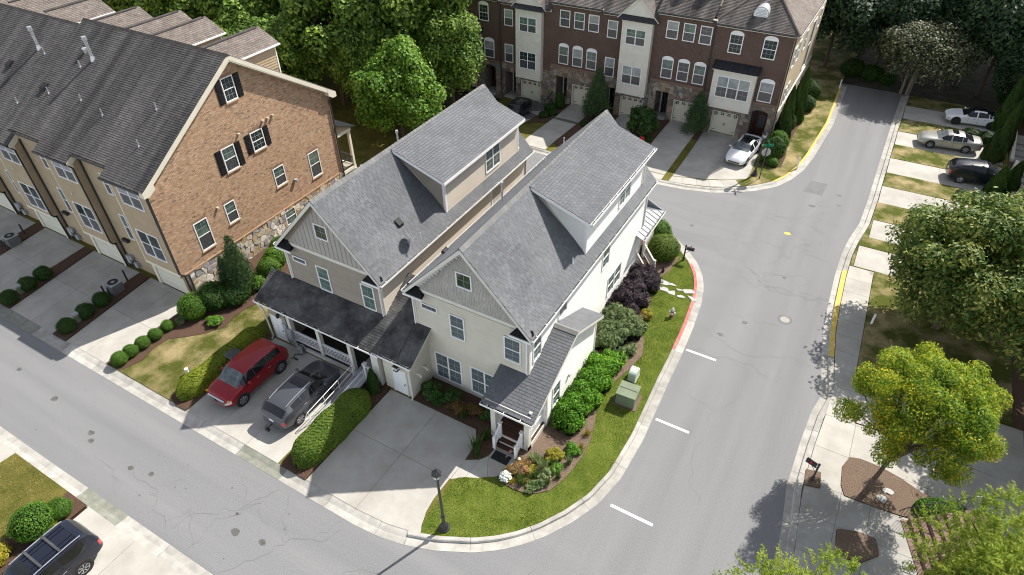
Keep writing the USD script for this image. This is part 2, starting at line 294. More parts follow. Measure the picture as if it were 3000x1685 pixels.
SD = [look(f'stone_dark_{k}', a, b, scale=5, rough=.9, fine=.1, fscale=30, bump=.5, bscale=20, bdist=.03, objr=.2) for k, (a, b) in
      enumerate((((.17, .14, .11), (.25, .21, .17)), ((.22, .16, .11), (.3, .23, .16)), ((.10, .095, .09), (.16, .15, .14)), ((.25, .22, .18), (.32, .28, .23)), ((.14, .105, .08), (.2, .15, .12))))]
M['deck'] = look('deck_brown', (.05, .022, .014), (.075, .034, .022), scale=5, rough=.7, objr=.2)
M['deck_dark'] = look('deck_dark', (.03, .026, .024), (.045, .04, .036), scale=3, rough=.7)
M['ramp'] = look('ramp_grey', (.42, .42, .45), (.48, .48, .51), scale=3, rough=.5, spec=.4)
M['stone_step'] = look('stepping', (.36, .35, .33), (.48, .47, .44), scale=3, rough=.9, fine=.06, objr=.1)
M['white_line'] = look('white_line', (.74, .74, .73), (.82, .82, .81), scale=5, rough=.8)
M['red_paint'] = look('red_paint', (.44, .12, .11), (.54, .24, .22), scale=4, rough=.8, ramp=(.45, .75))
M['yellow_paint'] = look('yellow_paint', (.6, .42, .07), (.62, .5, .2), scale=4, rough=.8, ramp=(.45, .75))
M['bark'] = look('bark', (.07, .05, .038), (.14, .105, .08), scale=9, rough=.95, bump=.8, bscale=20, bdist=.04)
M['bark_pale'] = look('bark_pale', (.2, .165, .13), (.3, .26, .21), scale=9, rough=.95, bump=.6, bscale=20, bdist=.03)
M['rubber'] = look('rubber', (.014, .014, .015), (.022, .022, .022), scale=5, rough=.8)
M['door_black'] = look('door_black', (.008, .008, .009), (.014, .014, .015), scale=2, rough=.35, spec=.5)
M['door_wood'] = look('door_wood', (.03, .009, .006), (.05, .016, .01), scale=4, rough=.35, spec=.5)
M['blind'] = look('blind', (.30, .32, .33), (.42, .44, .45), scale=2, rough=.3, spec=.6)
M['curtain'] = look('curtain', (.5, .5, .52), (.56, .56, .58), scale=12, rough=.35, spec=.5)
M['sign_back'] = look('sign_back', (.36, .35, .33), (.44, .43, .41), scale=6, rough=.6)
M['sign_green'] = look('sign_green', (.0, .16, .085), (.0, .19, .1), scale=3, rough=.4)
M['hydrant'] = look('hydrant_maroon', (.13, .03, .035), (.19, .05, .05), scale=6, rough=.5)
M['hydrant_cap'] = look('hydrant_cap', (.55, .55, .58), (.65, .65, .68), scale=6, rough=.45)
M['red_flag'] = look('red_flag', (.55, .015, .03), (.6, .02, .035), scale=4, rough=.7)
M['flower_white'] = look('flower_white', (.75, .75, .66), (.8, .8, .74), scale=8, rough=.7)
M['flower_pink'] = look('flower_pink', (.4, .05, .2), (.5, .1, .28), scale=8, rough=.7)
M['muntin'] = look('muntin_pale', (.33, .36, .35), (.37, .4, .39), scale=3, rough=.6)
M['dark_room'] = look('dark_room', (.03, .028, .026), (.05, .046, .042), scale=1, rough=.8)
def glass(name, a, b, rough=.06, scale=1.3):
    return look(name, a, b, scale=scale, rough=rough, spec=.5 if name.startswith('car') else .85)
M['glass'] = glass('pane_dark', (.012, .016, .016), (.035, .045, .043))
M['glass_green'] = glass('pane_green', (.045, .075, .065), (.11, .155, .135), .1)
M['glass_grey'] = glass('pane_screen', (.035, .038, .042), (.065, .07, .074), .3, 8)
M['glass_pale'] = glass('pane_pale', (.18, .21, .21), (.30, .32, .315), .12)
M['glass_lilac'] = glass('pane_shade', (.22, .21, .245), (.30, .29, .33), .2, 4)
M['car_glass'] = glass('car_glass', (.008, .009, .01), (.014, .015, .017), .03)
M['car_glass_lit'] = glass('car_glass_lit', (.05, .06, .065), (.16, .18, .19), .05, 2.2)
def paint(name, c, metal=.0, rough=.28): return look(name, c, mul(c, 1.06), scale=2, rough=rough, metal=metal, coat=.35, spec=.4)
M['car_red'] = paint('car_red', (.23, .006, .011), .15); M['car_grey'] = paint('car_grey', (.085, .088, .1), .45, .3); M['car_white'] = paint('car_white', (.74, .75, .77)); M['car_silver'] = paint('car_silver', (.33, .325, .305), .5, .3)
M['car_black'] = paint('car_black', (.006, .007, .011)); M['car_navy'] = paint('car_navy', (.008, .01, .02))
M['chrome'] = look('chrome', (.7, .7, .7), (.75, .75, .75), rough=.15, metal=1.0); M['alloy'] = look('alloy', (.42, .42, .44), (.5, .5, .52), rough=.3, metal=.7)
M['lamp_red'] = look('lamp_red', (.35, .012, .012), (.42, .02, .02), rough=.15, coat=.8); M['lamp_clear'] = look('lamp_clear', (.4, .41, .42), (.5, .51, .52), rough=.15, coat=.6); M['lamp_amber'] = look('lamp_amber', (.7, .26, .02), (.75, .3, .03), rough=.15, coat=.6); M['lamp_dark'] = look('lamp_dark', (.04, .04, .045), (.08, .08, .085), rough=.1, coat=.6)
M['plastic'] = look('plastic', (.02, .02, .021), (.03, .03, .03), rough=.6)
LF = {'turf': leaf('leaf_turf', (.05, .09, .01), (.14, .18, .028), (.26, .27, .07), .25, scale=1.2), 'turf_dry': leaf('leaf_turf_dry', (.06, .08, .012), (.15, .14, .035), (.36, .3, .14), .25, scale=.7),
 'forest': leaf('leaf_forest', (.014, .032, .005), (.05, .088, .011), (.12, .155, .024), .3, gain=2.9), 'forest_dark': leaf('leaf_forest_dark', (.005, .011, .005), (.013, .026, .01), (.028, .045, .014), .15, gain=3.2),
 'maple': leaf('leaf_maple', (.028, .07, .006), (.085, .165, .016), (.17, .22, .035), .4, gain=1.75), 'oak': leaf('leaf_oak', (.022, .045, .008), (.075, .11, .018), (.19, .185, .045), .32, gain=1.9),
 'autumn': leaf('leaf_autumn', (.028, .066, .006), (.115, .165, .012), (.33, .26, .018), .42, scale=.45, gain=2.35), 'willow': leaf('leaf_willow', (.07, .12, .01), (.2, .26, .022), (.34, .36, .07), .42, gain=1.5),
 'pale': leaf('leaf_pale', (.02, .032, .01), (.07, .085, .035), (.26, .25, .14), .25, gain=1.35), 'box': leaf('leaf_box', (.015, .045, .004), (.05, .115, .008), (.10, .17, .018), .3, gain=1.9),
 'box_dark': leaf('leaf_box_dark', (.01, .03, .005), (.028, .07, .010), (.06, .11, .018), .25, gain=1.6), 'hedge': leaf('leaf_hedge', (.03, .065, .006), (.085, .14, .014), (.16, .185, .025), .3, gain=1.7),
 'hedge_y': leaf('leaf_hedge_yellow', (.055, .09, .006), (.145, .18, .012), (.25, .25, .022), .3, gain=1.8), 'conifer': leaf('leaf_conifer', (.010, .028, .010), (.03, .062, .022), (.065, .10, .032), .15, gain=1.9),
 'thuja': leaf('leaf_thuja', (.01, .03, .006), (.03, .065, .01), (.06, .1, .016), .2, gain=1.5), 'purple': leaf('leaf_purple', (.012, .007, .012), (.04, .024, .036), (.095, .065, .08), .15, gain=0.95),
 'gold': leaf('leaf_gold', (.09, .1, .006), (.22, .2, .012), (.34, .25, .02), .35), 'rust': leaf('leaf_rust', (.05, .035, .01), (.13, .085, .025), (.22, .11, .04), .3),
 'sage': leaf('leaf_sage', (.04, .07, .02), (.12, .16, .06), (.24, .27, .12), .3, gain=1.7), 'grassy': leaf('leaf_grassy', (.02, .05, .008), (.06, .12, .02), (.15, .18, .045), .3), 'bright': leaf('leaf_bright', (.03, .09, .004), (.08, .2, .008), (.16, .3, .02), .38, gain=1.7)}
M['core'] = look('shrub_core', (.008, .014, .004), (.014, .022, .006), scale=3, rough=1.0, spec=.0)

# ------------------------------------------------------------------ ground, roads, kerbs
def tz(x, y):
    a = np.interp(x, [-60, -45, -31, -28.8, -26.6, -21, -18.3, -14, -11, -8], [-1.6, -1.4, -1.05, -1.0, -.38, -.4, .2, .25, .05, 0])
    t = np.clip((np.asarray(y) - 47)/8.5, 0, 1); return a*t*t*(3-2*t)
def sheet(name, poly, z, mat, parent=None, cell=1.2, bump=0., skirt=.14, slope=False, **kw):
    """ground cover cut from poly with a gently uneven top"""
    mb = MB(); a, b, c, d = poly.bounds
    nx, ny = max(1, math.ceil((c-a)/cell)), max(1, math.ceil((d-b)/cell))
    for i in range(nx):
        for j in range(ny):
            q = sbox(a+(c-a)*i/nx, b+(d-b)*j/ny, a+(c-a)*(i+1)/nx, b+(d-b)*(j+1)/ny).intersection(poly)
            for g in (q.geoms if hasattr(q, 'geoms') else [q]):
                if g.is_empty or g.geom_type != 'Polygon' or g.area < 1e-6: continue
                p = np.array(g.exterior.coords)[:-1]
                if not g.exterior.is_ccw: p = p[::-1]
                hole = [np.array(r.coords)[:-1] for r in g.interiors]; hole = [h[::-1] if Polygon(h).exterior.is_ccw else h for h in hole]
                P = np.vstack([p] + hole); mb.add(np.c_[P, np.full(len(P), z)], np.array(manifold3d.triangulate([p] + hole)))
    v, f = mb.arr()
    if bump: v[:, 2] += bump*(meshkit.fbm(np.c_[v[:, :2]*.9, np.zeros(len(v))]))
    if slope: v[:, 2] += tz(v[:, 0], v[:, 1])
    m2 = MB().add(v, f)
    for g in (poly.geoms if hasattr(poly, 'geoms') else [poly]):
        for r in [g.exterior] + list(g.interiors):
            p = np.array(r.segmentize(cell).coords); zz = z + (tz(p[:, 0], p[:, 1]) if slope else 0)
            n = len(p); i = np.arange(n-1)
            m2.add(np.vstack([np.c_[p, np.broadcast_to(zz, n) + .0], np.c_[p, np.broadcast_to(zz, n) - skirt]]), np.c_[i, i+n, i+n+1, i+1])
    return put(name, m2, mat, parent, **kw)
S_ = dict(kind='structure')
put('ground', MB().box(-400, 400, -300, 500, -3, -2.2).box(-400, 400, -300, 46, -.6, -.05), M['floor'], **S_)
sheet('forest_ground', sbox(-110, 46, 70, 150), -.35, M['floor'], cell=4, slope=True, bump=.1, kind='structure')
road = put('road', MB().prism(unary_union([sbox(-140, 4.6, 3.2, 10.2), sbox(-16, -30, 3.4, 75), sbox(-34, 38, -4, 46.6)]), -.05, 0), M['asphalt'], **S_)
P1 = [(-140, 9.95), (-14.74, 10.06), (-13.2, 10.16), (-12.01, 10.4), (-10.65, 10.86), (-9.05, 11.66), (-8.1, 12.34), (-7.3, 13.1), (-6.6, 13.95), (-5.82, 15.21), (-5.17, 16.65), (-4.76, 18.47), (-4.64, 21.25), (-4.75, 23.81), (-4.83, 25.68),
      (-4.86, 27.5), (-4.92, 28.75), (-5.02, 30.76), (-5.28, 33.31), (-5.62, 34.9), (-6.08, 36.1), (-6.89, 37.4), (-7.86, 38.4), (-8.86, 39.25), (-10.28, 39.95), (-12, 40.4), (-15, 40.6), (-33, 40.6)]
def resample(pts, step):
    L = LineString(pts); n = max(1, round(L.length/step)); return np.array([L.interpolate(i*L.length/n).coords[0] for i in range(n+1)])
def offset(pts, d):           # to the left of travel
    t = np.gradient(pts, axis=0); t /= np.linalg.norm(t, axis=1)[:, None] + 1e-12; return pts + d*np.c_[-t[:, 1], t[:, 0]]
ROLLED = [(0, .008), (.33, .004), (.52, .055), (.70, .085)]
UPRIGHT = [(0, .008), (.43, .002), (.455, .125), (.50, .14), (.64, .14)]
def kerb(name, pts, prof, side=1, seg=3.05, upto=None, special=(), step=.38, paint=None, pmat=None):
    K_ = UsdGeom.Xform.Define(stage, fresh('/World/' + name)).GetPrim(); place(K_, (0, 0, 0)); tag(K_, kind='structure')
    p = resample(pts, step); per = max(1, round(seg/step)); prof_ = prof
    rows = [offset(p, side*d) for d, _ in prof]; s0 = 0; k = 0
    while s0 < len(p) - 1:
        s1 = min(s0 + per, len(p) - 1); idx = np.arange(s0, s1+1); V = []
        for r, (d, z) in zip(rows, prof):
            q = r[idx].copy(); q[0] += (q[1]-q[0])*.03; q[-1] -= (q[-1]-q[-2])*.03; V.append(np.c_[q, np.full(len(q), z)])
        q = V[-1].copy(); q[:, 2] = -.04; V.append(q); q = V[0].copy(); q[:, 2] = -.04; V.insert(0, q)
        n = len(idx); mb = MB(); A = np.vstack(V); f = []
        for i in range(len(V)-1):
            for j in range(n-1): a = i*n + j; f.append([a, a+1, a+n+1, a+n] if side > 0 else [a, a+n, a+n+1, a+1])
        for e in (0, n-1): f += [[e+(len(V)-1)*n, e+i*n, e+(i+1)*n, e+(i+1)*n] for i in range(0, len(V)-2)]
        o = put('kerb_segment', MB().add(A, np.array(f)), M['kerb_green'] if k in special else M['kerb'], K_)
        if paint and any(lo <= (p[s0]+p[s1])[ax]/2 <= hi for lo, hi, ax in paint):
            W = [np.c_[rows[i][idx], np.full(n, prof[i][1] + .004)] for i in range(2, len(prof))]
            W[0][:, 2] += .02; f = [[i*n+j, i*n+j+1, (i+1)*n+j+1, (i+1)*n+j] if side > 0 else [i*n+j, (i+1)*n+j, (i+1)*n+j+1, i*n+j+1] for i in range(len(W)-1) for j in range(n-1)]
            put('paint', MB().add(np.vstack(W), np.array(f)), pmat, o)
        s0 = s1; k += 1
    return rows[-1]
cut = [p for p in P1 if p[0] <= -14.7][:1]
i0 = 3
kA = kerb('front_kerb', [(-62, 9.95), (-14.74, 10.03), (-13.3, 10.14), (-12.05, 10.38)], ROLLED, special=(5, 6, 13))
kB = kerb('corner_kerb', P1[3:-3], UPRIGHT, paint=[(29.3, 37.0, 1)], pmat=M['red_paint'])
kC = kerb('back_street_kerb', P1[-4:], ROLLED)
ISLAND = Polygon(list(map(tuple, kA)) + list(map(tuple, kB[1:])) + list(map(tuple, kC[1:])) + [(-33, 39), (-33, 48), (-100, 60), (-100, 10.6)]).buffer(-.012)
NEAR = [(-70, 5.0), (-31, 5.0), (-24.5, 5.05), (-13, 5.12)]
kN = kerb('near_kerb', NEAR, ROLLED, side=-1, special=(14,))
PR = [(3.1, 5), (2.95, 17), (2.72, 19.82), (2.46, 22.18), (2.5, 25.1), (2.62, 27.5), (2.86, 28.9), (2.72, 30.0), (2.42, 31.6), (2.04, 34.56), (1.87, 37.3), (1.74, 40.7), (1.76, 43.4), (1.92, 45.4), (2.3, 48), (2.42, 52), (2.46, 57), (2.55, 66.3), (2.75, 74.6)]
kR = kerb('right_kerb', PR, [(0, .008), (.34, .004), (.37, .11), (.40, .12), (.66, .125)], side=-1, paint=[(31.0, 40.6, 1)], pmat=M['yellow_paint'])
PU = [(-33, 45.9), (-17, 45.85), (-13.2, 45.94), (-10.65, 46.28), (-8.44, 46.95), (-6.88, 47.91), (-5.5, 49.0), (-4.3, 50.39), (-3.5, 52.1), (-2.93, 54.2), (-2.6, 57), (-2.44, 60), (-2.2, 64.25), (-2.3, 69), (-2.45, 74.4)]
kU = kerb('upper_kerb', PU, [(0, .008), (.38, .004), (.5, .08), (.68, .1)], paint=[(51.0, 74.5, 1)], pmat=M['yellow_paint'])

# what lies on the corner island and the townhouse row beside it
def slab(name, poly, z, mat, parent=None, th=.12, slope=False): return sheet(name, poly, z, mat, parent, cell=2.5, skirt=th, slope=slope)
def paved(name, polys, z, mat='concrete', slope=False):
    P_ = UsdGeom.Xform.Define(stage, fresh('/World/' + name)).GetPrim(); place(P_, (0, 0, 0)); tag(P_, kind='structure')
    mats = mat if isinstance(mat, (list, tuple)) else [mat]*len(polys)
    for p, m in zip(polys, mats): slab('slab', Polygon(p).buffer(-.009), z, M[m], P_, slope=slope)
    j = unary_union([Polygon(p).buffer(.012) for p in polys]).buffer(-.02)
    sheet('joint', j, z - .012, M['joint'], P_, cell=3, skirt=.1, slope=slope)
    return unary_union([Polygon(p) for p in polys])
def grid(xs, ys):
    return [[(xs[i], ys[j]), (xs[i+1], ys[j]), (xs[i+1], ys[j+1]), (xs[i], ys[j+1])] for i in range(len(xs)-1) for j in range(len(ys)-1)]
used_area = []
def T_drive(bl, br, tl, tr, nrow=(.52,)):
    bl, br, tl, tr = map(np.array, (bl, br, tl, tr)); out = []; ys = [0, .50, .94, 1]
    for a, b in zip(ys, ys[1:]):
        for c, d in ((0, .5), (.5, 1)):
            q = lambda u, v: tuple((bl*(1-u)+br*u)*(1-v) + (tl*(1-u)+tr*u)*v)
            out.append([q(c, a), q(d, a), q(d, b), q(c, b)])
    return out
d1 = paved('driveway', T_drive((-38.2, 10.68), (-34.3, 10.68), (-39.05, 17.3), (-34.25, 17.3)), .095)
d2 = paved('driveway', T_drive((-44.3, 10.66), (-39.55, 10.66), (-45.4, 17.3), (-40.15, 17.3)), .095)
d3 = paved('driveway', T_drive((-50.3, 10.66), (-45.7, 10.66), (-51.4, 17.3), (-46.4, 17.3)), .095)
d4 = paved('driveway', T_drive((-57.0, 10.66), (-51.7, 10.66), (-58.4, 17.3), (-52.6, 17.3)), .095)
dA = paved('driveway', grid([-27.15, -24.85, -22.55, -20.25], [10.68, 14.1, 17.25]), .095)
dB = paved('driveway', grid([-18.3, -15.12], [10.68, 14.25, 17.46]) + [[(-15.12, 14.25), (-12.09, 14.25), (-12.05, 15.57), (-12.1, 16.7), (-12.6, 17.46), (-15.12, 17.46)],
     [(-15.12, 10.68), (-13.3, 10.8), (-12.1, 11.05), (-11.64, 11.2), (-11.86, 11.62), (-12.07, 12.2), (-12.16, 12.97), (-12.12, 14.25), (-15.12, 14.25)]], .095)
wk = paved('footpath', [[(-12.08, 14.25), (-12.06, 15.57), (-11.44, 15.93), (-11.5, 14.72)], [(-11.5, 14.72), (-11.44, 15.93), (-11.15, 16.35), (-10.55, 15.25), (-10.9, 14.98)],
     [(-10.55, 15.25), (-11.15, 16.35), (-11.1, 16.98), (-9.88, 16.98), (-9.75, 16.4), (-10.15, 15.5)]], .1)
BED12 = Polygon([(-39.55, 10.62), (-38.2, 10.62), (-39.05, 17.25), (-40.15, 17.25)]); BED23 = Polygon([(-45.7, 10.62), (-44.3, 10.62), (-45.4, 17.25), (-46.4, 17.25)]); BED34 = Polygon([(-51.7, 10.62), (-50.3, 10.62), (-51.4, 17.25), (-52.6, 17.25)])
BEDT = Polygon([(-34.28, 10.75), (-33.0, 10.75), (-32.6, 11.9), (-32.9, 12.9), (-32.75, 13.9), (-32.0, 14.5), (-31.1, 15.4), (-30.6, 16.36), (-30.8, 17.3), (-30.7, 18.3), (-30.3, 19.2), (-29.6, 20.4), (-29.4, 36), (-34.6, 36), (-34.6, 17.3), (-34.25, 17.3)])
BEDH = Polygon([(-28.75, 10.9), (-28.0, 10.62), (-27.17, 10.66), (-27.17, 17.3), (-28.6, 17.3)])
BEDM = Polygon([(-20.05, 10.66), (-18.32, 10.66), (-18.32, 17.5), (-19.2, 18.2), (-20.1, 17.0)])
BEDS = Polygon([(-16.75, 17.48), (-12.62, 17.48), (-12.12, 16.72), (-12.07, 15.6), (-11.45, 15.96), (-11.16, 16.4), (-11.1, 17.0), (-11.1, 18), (-9.4, 19.4), (-16.75, 19.5)])
BEDF = Polygon([(-10.15, 15.52), (-9.75, 15.33), (-9.19, 15.28), (-8.5, 15.34), (-8.0, 15.6), (-7.48, 16.12), (-7.2, 16.9), (-7.07, 17.48), (-6.92, 18.84), (-7.0, 19.8), (-7.18, 20.61), (-7.6, 22.0), (-7.76, 22.9), (-7.48, 24.19), (-7.1, 25.6), (-6.88, 26.95), (-7.3, 28.2), (-7.7, 29.2), (-8.05, 31.02), (-8.45, 33.06), (-8.6, 34.2), (-8.2, 35.2), (-8.1, 37), (-9, 38.6), (-11, 39), (-11, 16.9), (-9.9, 16.9), (-9.75, 16.4)])
OTHER = unary_union([d1, d2, d3, d4, dA, dB, wk, BED12, BED23, BED34, BEDT, BEDH, BEDM, BEDS, BEDF])
G = lambda p: p.buffer(-.004)
sheet('mulch_bed', G(BED12), .105, M['mulch'], cell=.3, bump=.07, kind='structure'); sheet('mulch_bed', G(BED23), .105, M['mulch'], cell=.3, bump=.07, kind='structure'); sheet('mulch_bed', G(BED34), .105, M['mulch'], cell=.4, bump=.07, kind='structure')
sheet('mulch_bed', G(BEDT.difference(unary_union([d1]))), .108, M['mulch'], cell=.35, bump=.08, kind='structure'); sheet('mulch_bed', G(BEDH.difference(dA)), .11, M['mulch'], cell=.35, bump=.05, kind='structure'); sheet('mulch_bed', G(BEDM.difference(unary_union([dA, dB]))), .11, M['mulch'], cell=.35, bump=.05, kind='structure')
sheet('mulch_bed', G(BEDS.difference(unary_union([dB, wk]))), .105, M['mulch'], cell=.3, bump=.06, kind='structure'); sheet('mulch_bed', G(BEDF.difference(wk)), .115, M['mulch_pale'], cell=.3, bump=.08, kind='structure')
LAWN = ISLAND.difference(OTHER)
fl = LAWN.intersection(sbox(-11.9, 10, 0, 45)); ll = LAWN.intersection(sbox(-34.4, 10, -27, 40)); rest = LAWN.difference(unary_union([sbox(-11.9, 10, 0, 45), sbox(-34.4, 10, -27, 40)]))
sheet('corner_lawn', fl, .098, M['grass_green'], cell=.45, bump=.045, kind='structure'); sheet('side_lawn', ll, .098, M['grass_dry'], cell=.45, bump=.05, kind='structure')
sheet('yard_lawn', rest, .09, M['grass_olive'], cell=3, kind='structure')
def blades(name, poly, n, z, mat, seed, h=.07):
    r = np.random.default_rng(seed); a, b, c, d = poly.bounds; P = np.c_[r.uniform(a, c, 4*n), r.uniform(b, d, 4*n)]
    import shapely
    P = P[shapely.contains_xy(poly, P[:, 0], P[:, 1])][:n]; n = len(P); t = r.uniform(0, 6.283, n); u = np.c_[np.cos(t), np.sin(t)]; k = r.uniform(.5, 1.3, n)[:, None]; o = r.normal(0, .03, (n, 2))
    V = np.stack([np.c_[P - u*.022, np.full(n, z)], np.c_[P + u*.022, np.full(n, z)], np.c_[P + o, z + h*k]], 1).reshape(-1, 3)
    put(name, (V, np.arange(3*n).reshape(-1, 3)), LF[mat], None, kind='stuff', per=3)
GRASS_LATER = [('lawn_grass', fl, 60000, .09, 'turf', 71), ('lawn_grass', ll.intersection(sbox(-35, 10, -27, 20)), 22000, .09, 'turf_dry', 72)]
# near side of the front street
NL = Polygon([(-32.6, 4.4), (-28.06, 4.4), (-27.8, 3.6), (-27.95, 2.6), (-28.1, 1.8), (-28.5, 0), (-28.8, -6), (-33.5, -6)])
sheet('near_lawn', NL, .09, M['grass_olive'], cell=.6, bump=.04, kind='structure')
GRASS_LATER.append(('lawn_grass', NL, 24000, .085, 'turf_dry', 73))
sheet('mulch_bed', Polygon([(-28.05, 4.4), (-26.5, 4.4), (-26.42, -6), (-28.8, -6), (-28.5, 0), (-28.1, 1.8), (-27.95, 2.6), (-27.8, 3.6)]).buffer(-.005), .1, M['mulch'], cell=.3, bump=.07, kind='structure')
paved('driveway', grid([-26.4, -22.9, -19.3], [-6, -1.5, 4.4]), .095); paved('driveway', [[(-38, 4.4), (-32.62, 4.4), (-33.5, -6), (-38.5, -6)]], .095)
sheet('near_yard', sbox(-19.28, -10, -13.5, 4.38), .085, M['grass_olive'], cell=3, kind='structure')
# beyond the back street
UP = Polygon(list(map(tuple, kU)) + [(-2.6, 90), (-34, 90), (-34, 46.6)]).buffer(-.01)
du4 = paved('driveway', [[(-12.33, 51.6), (-9.6, 51.6), (-9.6, 57.3), (-12.5, 57.3)], [(-9.6, 51.6), (-6.75, 51.6), (-6.95, 54.5), (-7.15, 58.3), (-9.6, 58.3)], [(-12.3, 47.72), (-9.6, 48.55), (-9.6, 51.6), (-12.33, 51.6)], [(-9.6, 48.55), (-8.1, 49.3), (-6.72, 50.2), (-6.75, 51.6), (-9.6, 51.6)]], .11)
ap = paved('footpath', [[(-15.7, 46.56), (-13.9, 46.56), (-13.9, 47.5), (-15.7, 47.5)], [(-13.9, 46.56), (-12.9, 46.6), (-12.9, 47.5), (-13.9, 47.5)], [(-12.3, 46.68), (-11.2, 46.9), (-11.45, 47.9), (-12.3, 47.66)], [(-11.2, 46.9), (-10.1, 47.2), (-10.4, 48.22), (-11.45, 47.9)], [(-10.1, 47.2), (-9.0, 47.55), (-9.5, 48.5), (-10.4, 48.22)], [(-9.0, 47.55), (-7.9, 48.1), (-8.6, 48.95), (-9.5, 48.5)], [(-7.9, 48.1), (-6.85, 48.85), (-7.5, 49.6), (-8.6, 48.95)]], .112)
du3 = paved('driveway', grid([-15.8, -12.92], [47.55, 50.3, 53.4, 57.9]), .11, slope=True); du2 = paved('driveway', grid([-20.9, -18.3], [46.6, 51.5, 57.4]), .11, slope=True)
du1 = paved('driveway', grid([-26.3, -23.75], [46.6, 49.2, 52.0, 54.6, 57.4]), .11, slope=True); du0 = paved('driveway', grid([-31.2, -28.5], [46.6, 51.5, 57.4]), .11, slope=True)
UD = unary_union([du4, ap, du3, du2, du1, du0])
bU = unary_union([Polygon([(-18.2, 58.3), (-18.2, 49.5), (-17.2, 48.8), (-15.85, 49.0), (-15.85, 58.3)]), Polygon([(-12.88, 54.5), (-12.4, 54.5), (-12.5, 58), (-12.9, 58)]), Polygon([(-28.4, 58.5), (-28.4, 51.2), (-26.35, 51.8), (-26.35, 58.5)]), Polygon([(-23.7, 58), (-23.7, 48), (-22, 47.5), (-21, 50), (-20.95, 58)]),
   Polygon([(-6.9, 54.2), (-6.3, 53.2), (-5.3, 53.0), (-4.7, 53.6), (-4.75, 55.4), (-5.0, 57.5), (-5.0, 61), (-4.9, 66), (-5.3, 70), (-7.1, 70), (-7.1, 58.5)])])
sheet('mulch_bed', bU.difference(UD).buffer(-.004), .115, M['mulch'], cell=.5, bump=.08, slope=True, kind='structure')
gU = UP.difference(unary_union([UD, bU])); gw = gU.intersection(sbox(-9, 46, 0, 90))
sheet('verge_lawn', gw, .1, M['grass_dry'], cell=.5, bump=.05, kind='structure'); sheet('row_lawn', gU.difference(sbox(-9, 46, 0, 90)), .1, M['grass_olive'], cell=.8, bump=.04, slope=True, kind='structure')
# right of the right street
RB = Polygon(list(map(tuple, kR)) + [(40, 75), (40, 5), (3.8, 5)]).buffer(-.01)
dr = []
for y0, y1 in ((68.6, 71.9), (62.6, 65.5), (56.9, 59.7), (51.6, 54.4), (46.2, 48.8), (42.1, 44.8)):
    x0 = float(np.interp(y0+1.3, kR[:, 1], kR[:, 0])) + .05
    if y0 < 47: x0 += .2
    dr.append(paved('driveway', [[(x0, y0), (7.0, y0+.1), (7.0, y1+.1), (x0, y1)], [(7.0, y0+.1), (11.6, y0+.25), (11.6, y1+.25), (7.0, y1+.1)]], .125))
sw = paved('pavement', [[(max(2.4, float(np.interp(a, kR[:, 1], kR[:, 0])) + .03), a), (4.1+(38-a)*.03, a), (4.1+(38-a-1.5)*.03, a+1.5), (max(2.36, float(np.interp(a+1.5, kR[:, 1], kR[:, 0]))+.03), a+1.5)] for a in np.arange(31.5, 41.9, 1.5)], .125, 'concrete')
MT = Polygon([(4.86, 25.3), (4.62, 24.55), (4.73, 23.4), (4.97, 22.86), (6.09, 22.9), (7.23, 23.0), (7.9, 23.1), (10.1, 24.0), (10.15, 24.65), (8.23, 24.82), (7.26, 25.2), (6.27, 25.45), (5.34, 25.45)]).buffer(.05).buffer(-.05)
MM = Polygon([(3.13, 23.44), (3.71, 23.59), (3.83, 22.75), (3.23, 22.6)]).buffer(.06)
M2 = Polygon([(5.02, 20.8), (5.8, 21.1), (6.48, 21.14), (6.7, 20.45), (6.04, 19.7), (5.16, 19.6)]).buffer(.08)
ex = unary_union([MT, MM, M2]).buffer(.01)
xs = [4.83, 8.4, 12.5]; polys = []
def kx(y): return float(np.interp(y, kR[:, 1], kR[:, 0])) + .012
for a, b in ((17, 19), (19, 21), (21, 22.9), (22.9, 25.25), (25.25, 27.6), (27.6, 30), (30, 31.5)):
    polys.append(Polygon([(kx(a), a), (4.83, a), (4.83, b), (kx(b), b)]))
    for c, d in ((4.83, 6.15), (6.15, 8.42), (8.42, 12.5)) if b <= 23 else ((4.83, 8.42), (8.42, 12.5)):
        q = sbox(c, a, d, b)
        if a < 22.5 and c > 6.5: continue
        polys.append(q)
W_ = UsdGeom.Xform.Define(stage, fresh('/World/pavement')).GetPrim(); place(W_, (0, 0, 0)); tag(W_, kind='structure')
for q in polys:
    q = q.buffer(-.009).difference(ex)
    if not q.is_empty: slab('slab', q, .125, M['concrete_old' if q.bounds[1] < 22.6 and q.bounds[0] > 3 else 'concrete'], W_)
sheet('joint', unary_union(polys).buffer(-.02).difference(ex), .112, M['joint'], W_, cell=3, skirt=.1)
for p in (MT, MM, M2): sheet('mulch_bed', p, .135, M['mulch_pale'], cell=.22, bump=.07, kind='structure')
st = unary_union(dr + [sw] + polys)
gR = RB.difference(st.buffer(.02)).difference(LineString(list(map(tuple, kR))).buffer(.05)).difference(unary_union([ex, sbox(6.4, 15, 40, 22.9)]))
sheet('right_lawn', gR.intersection(sbox(0, 31, 12, 75)), .12, M['grass_dry'], cell=.6, bump=.05, kind='structure'); sheet('right_yard', gR.difference(sbox(0, 31, 12, 75)), .11, M['mulch'], cell=2, kind='structure')
sheet('brick_border', sbox(3.75, 41.62, 6.6, 42.05), .127, M['concrete_old'], kind='structure')
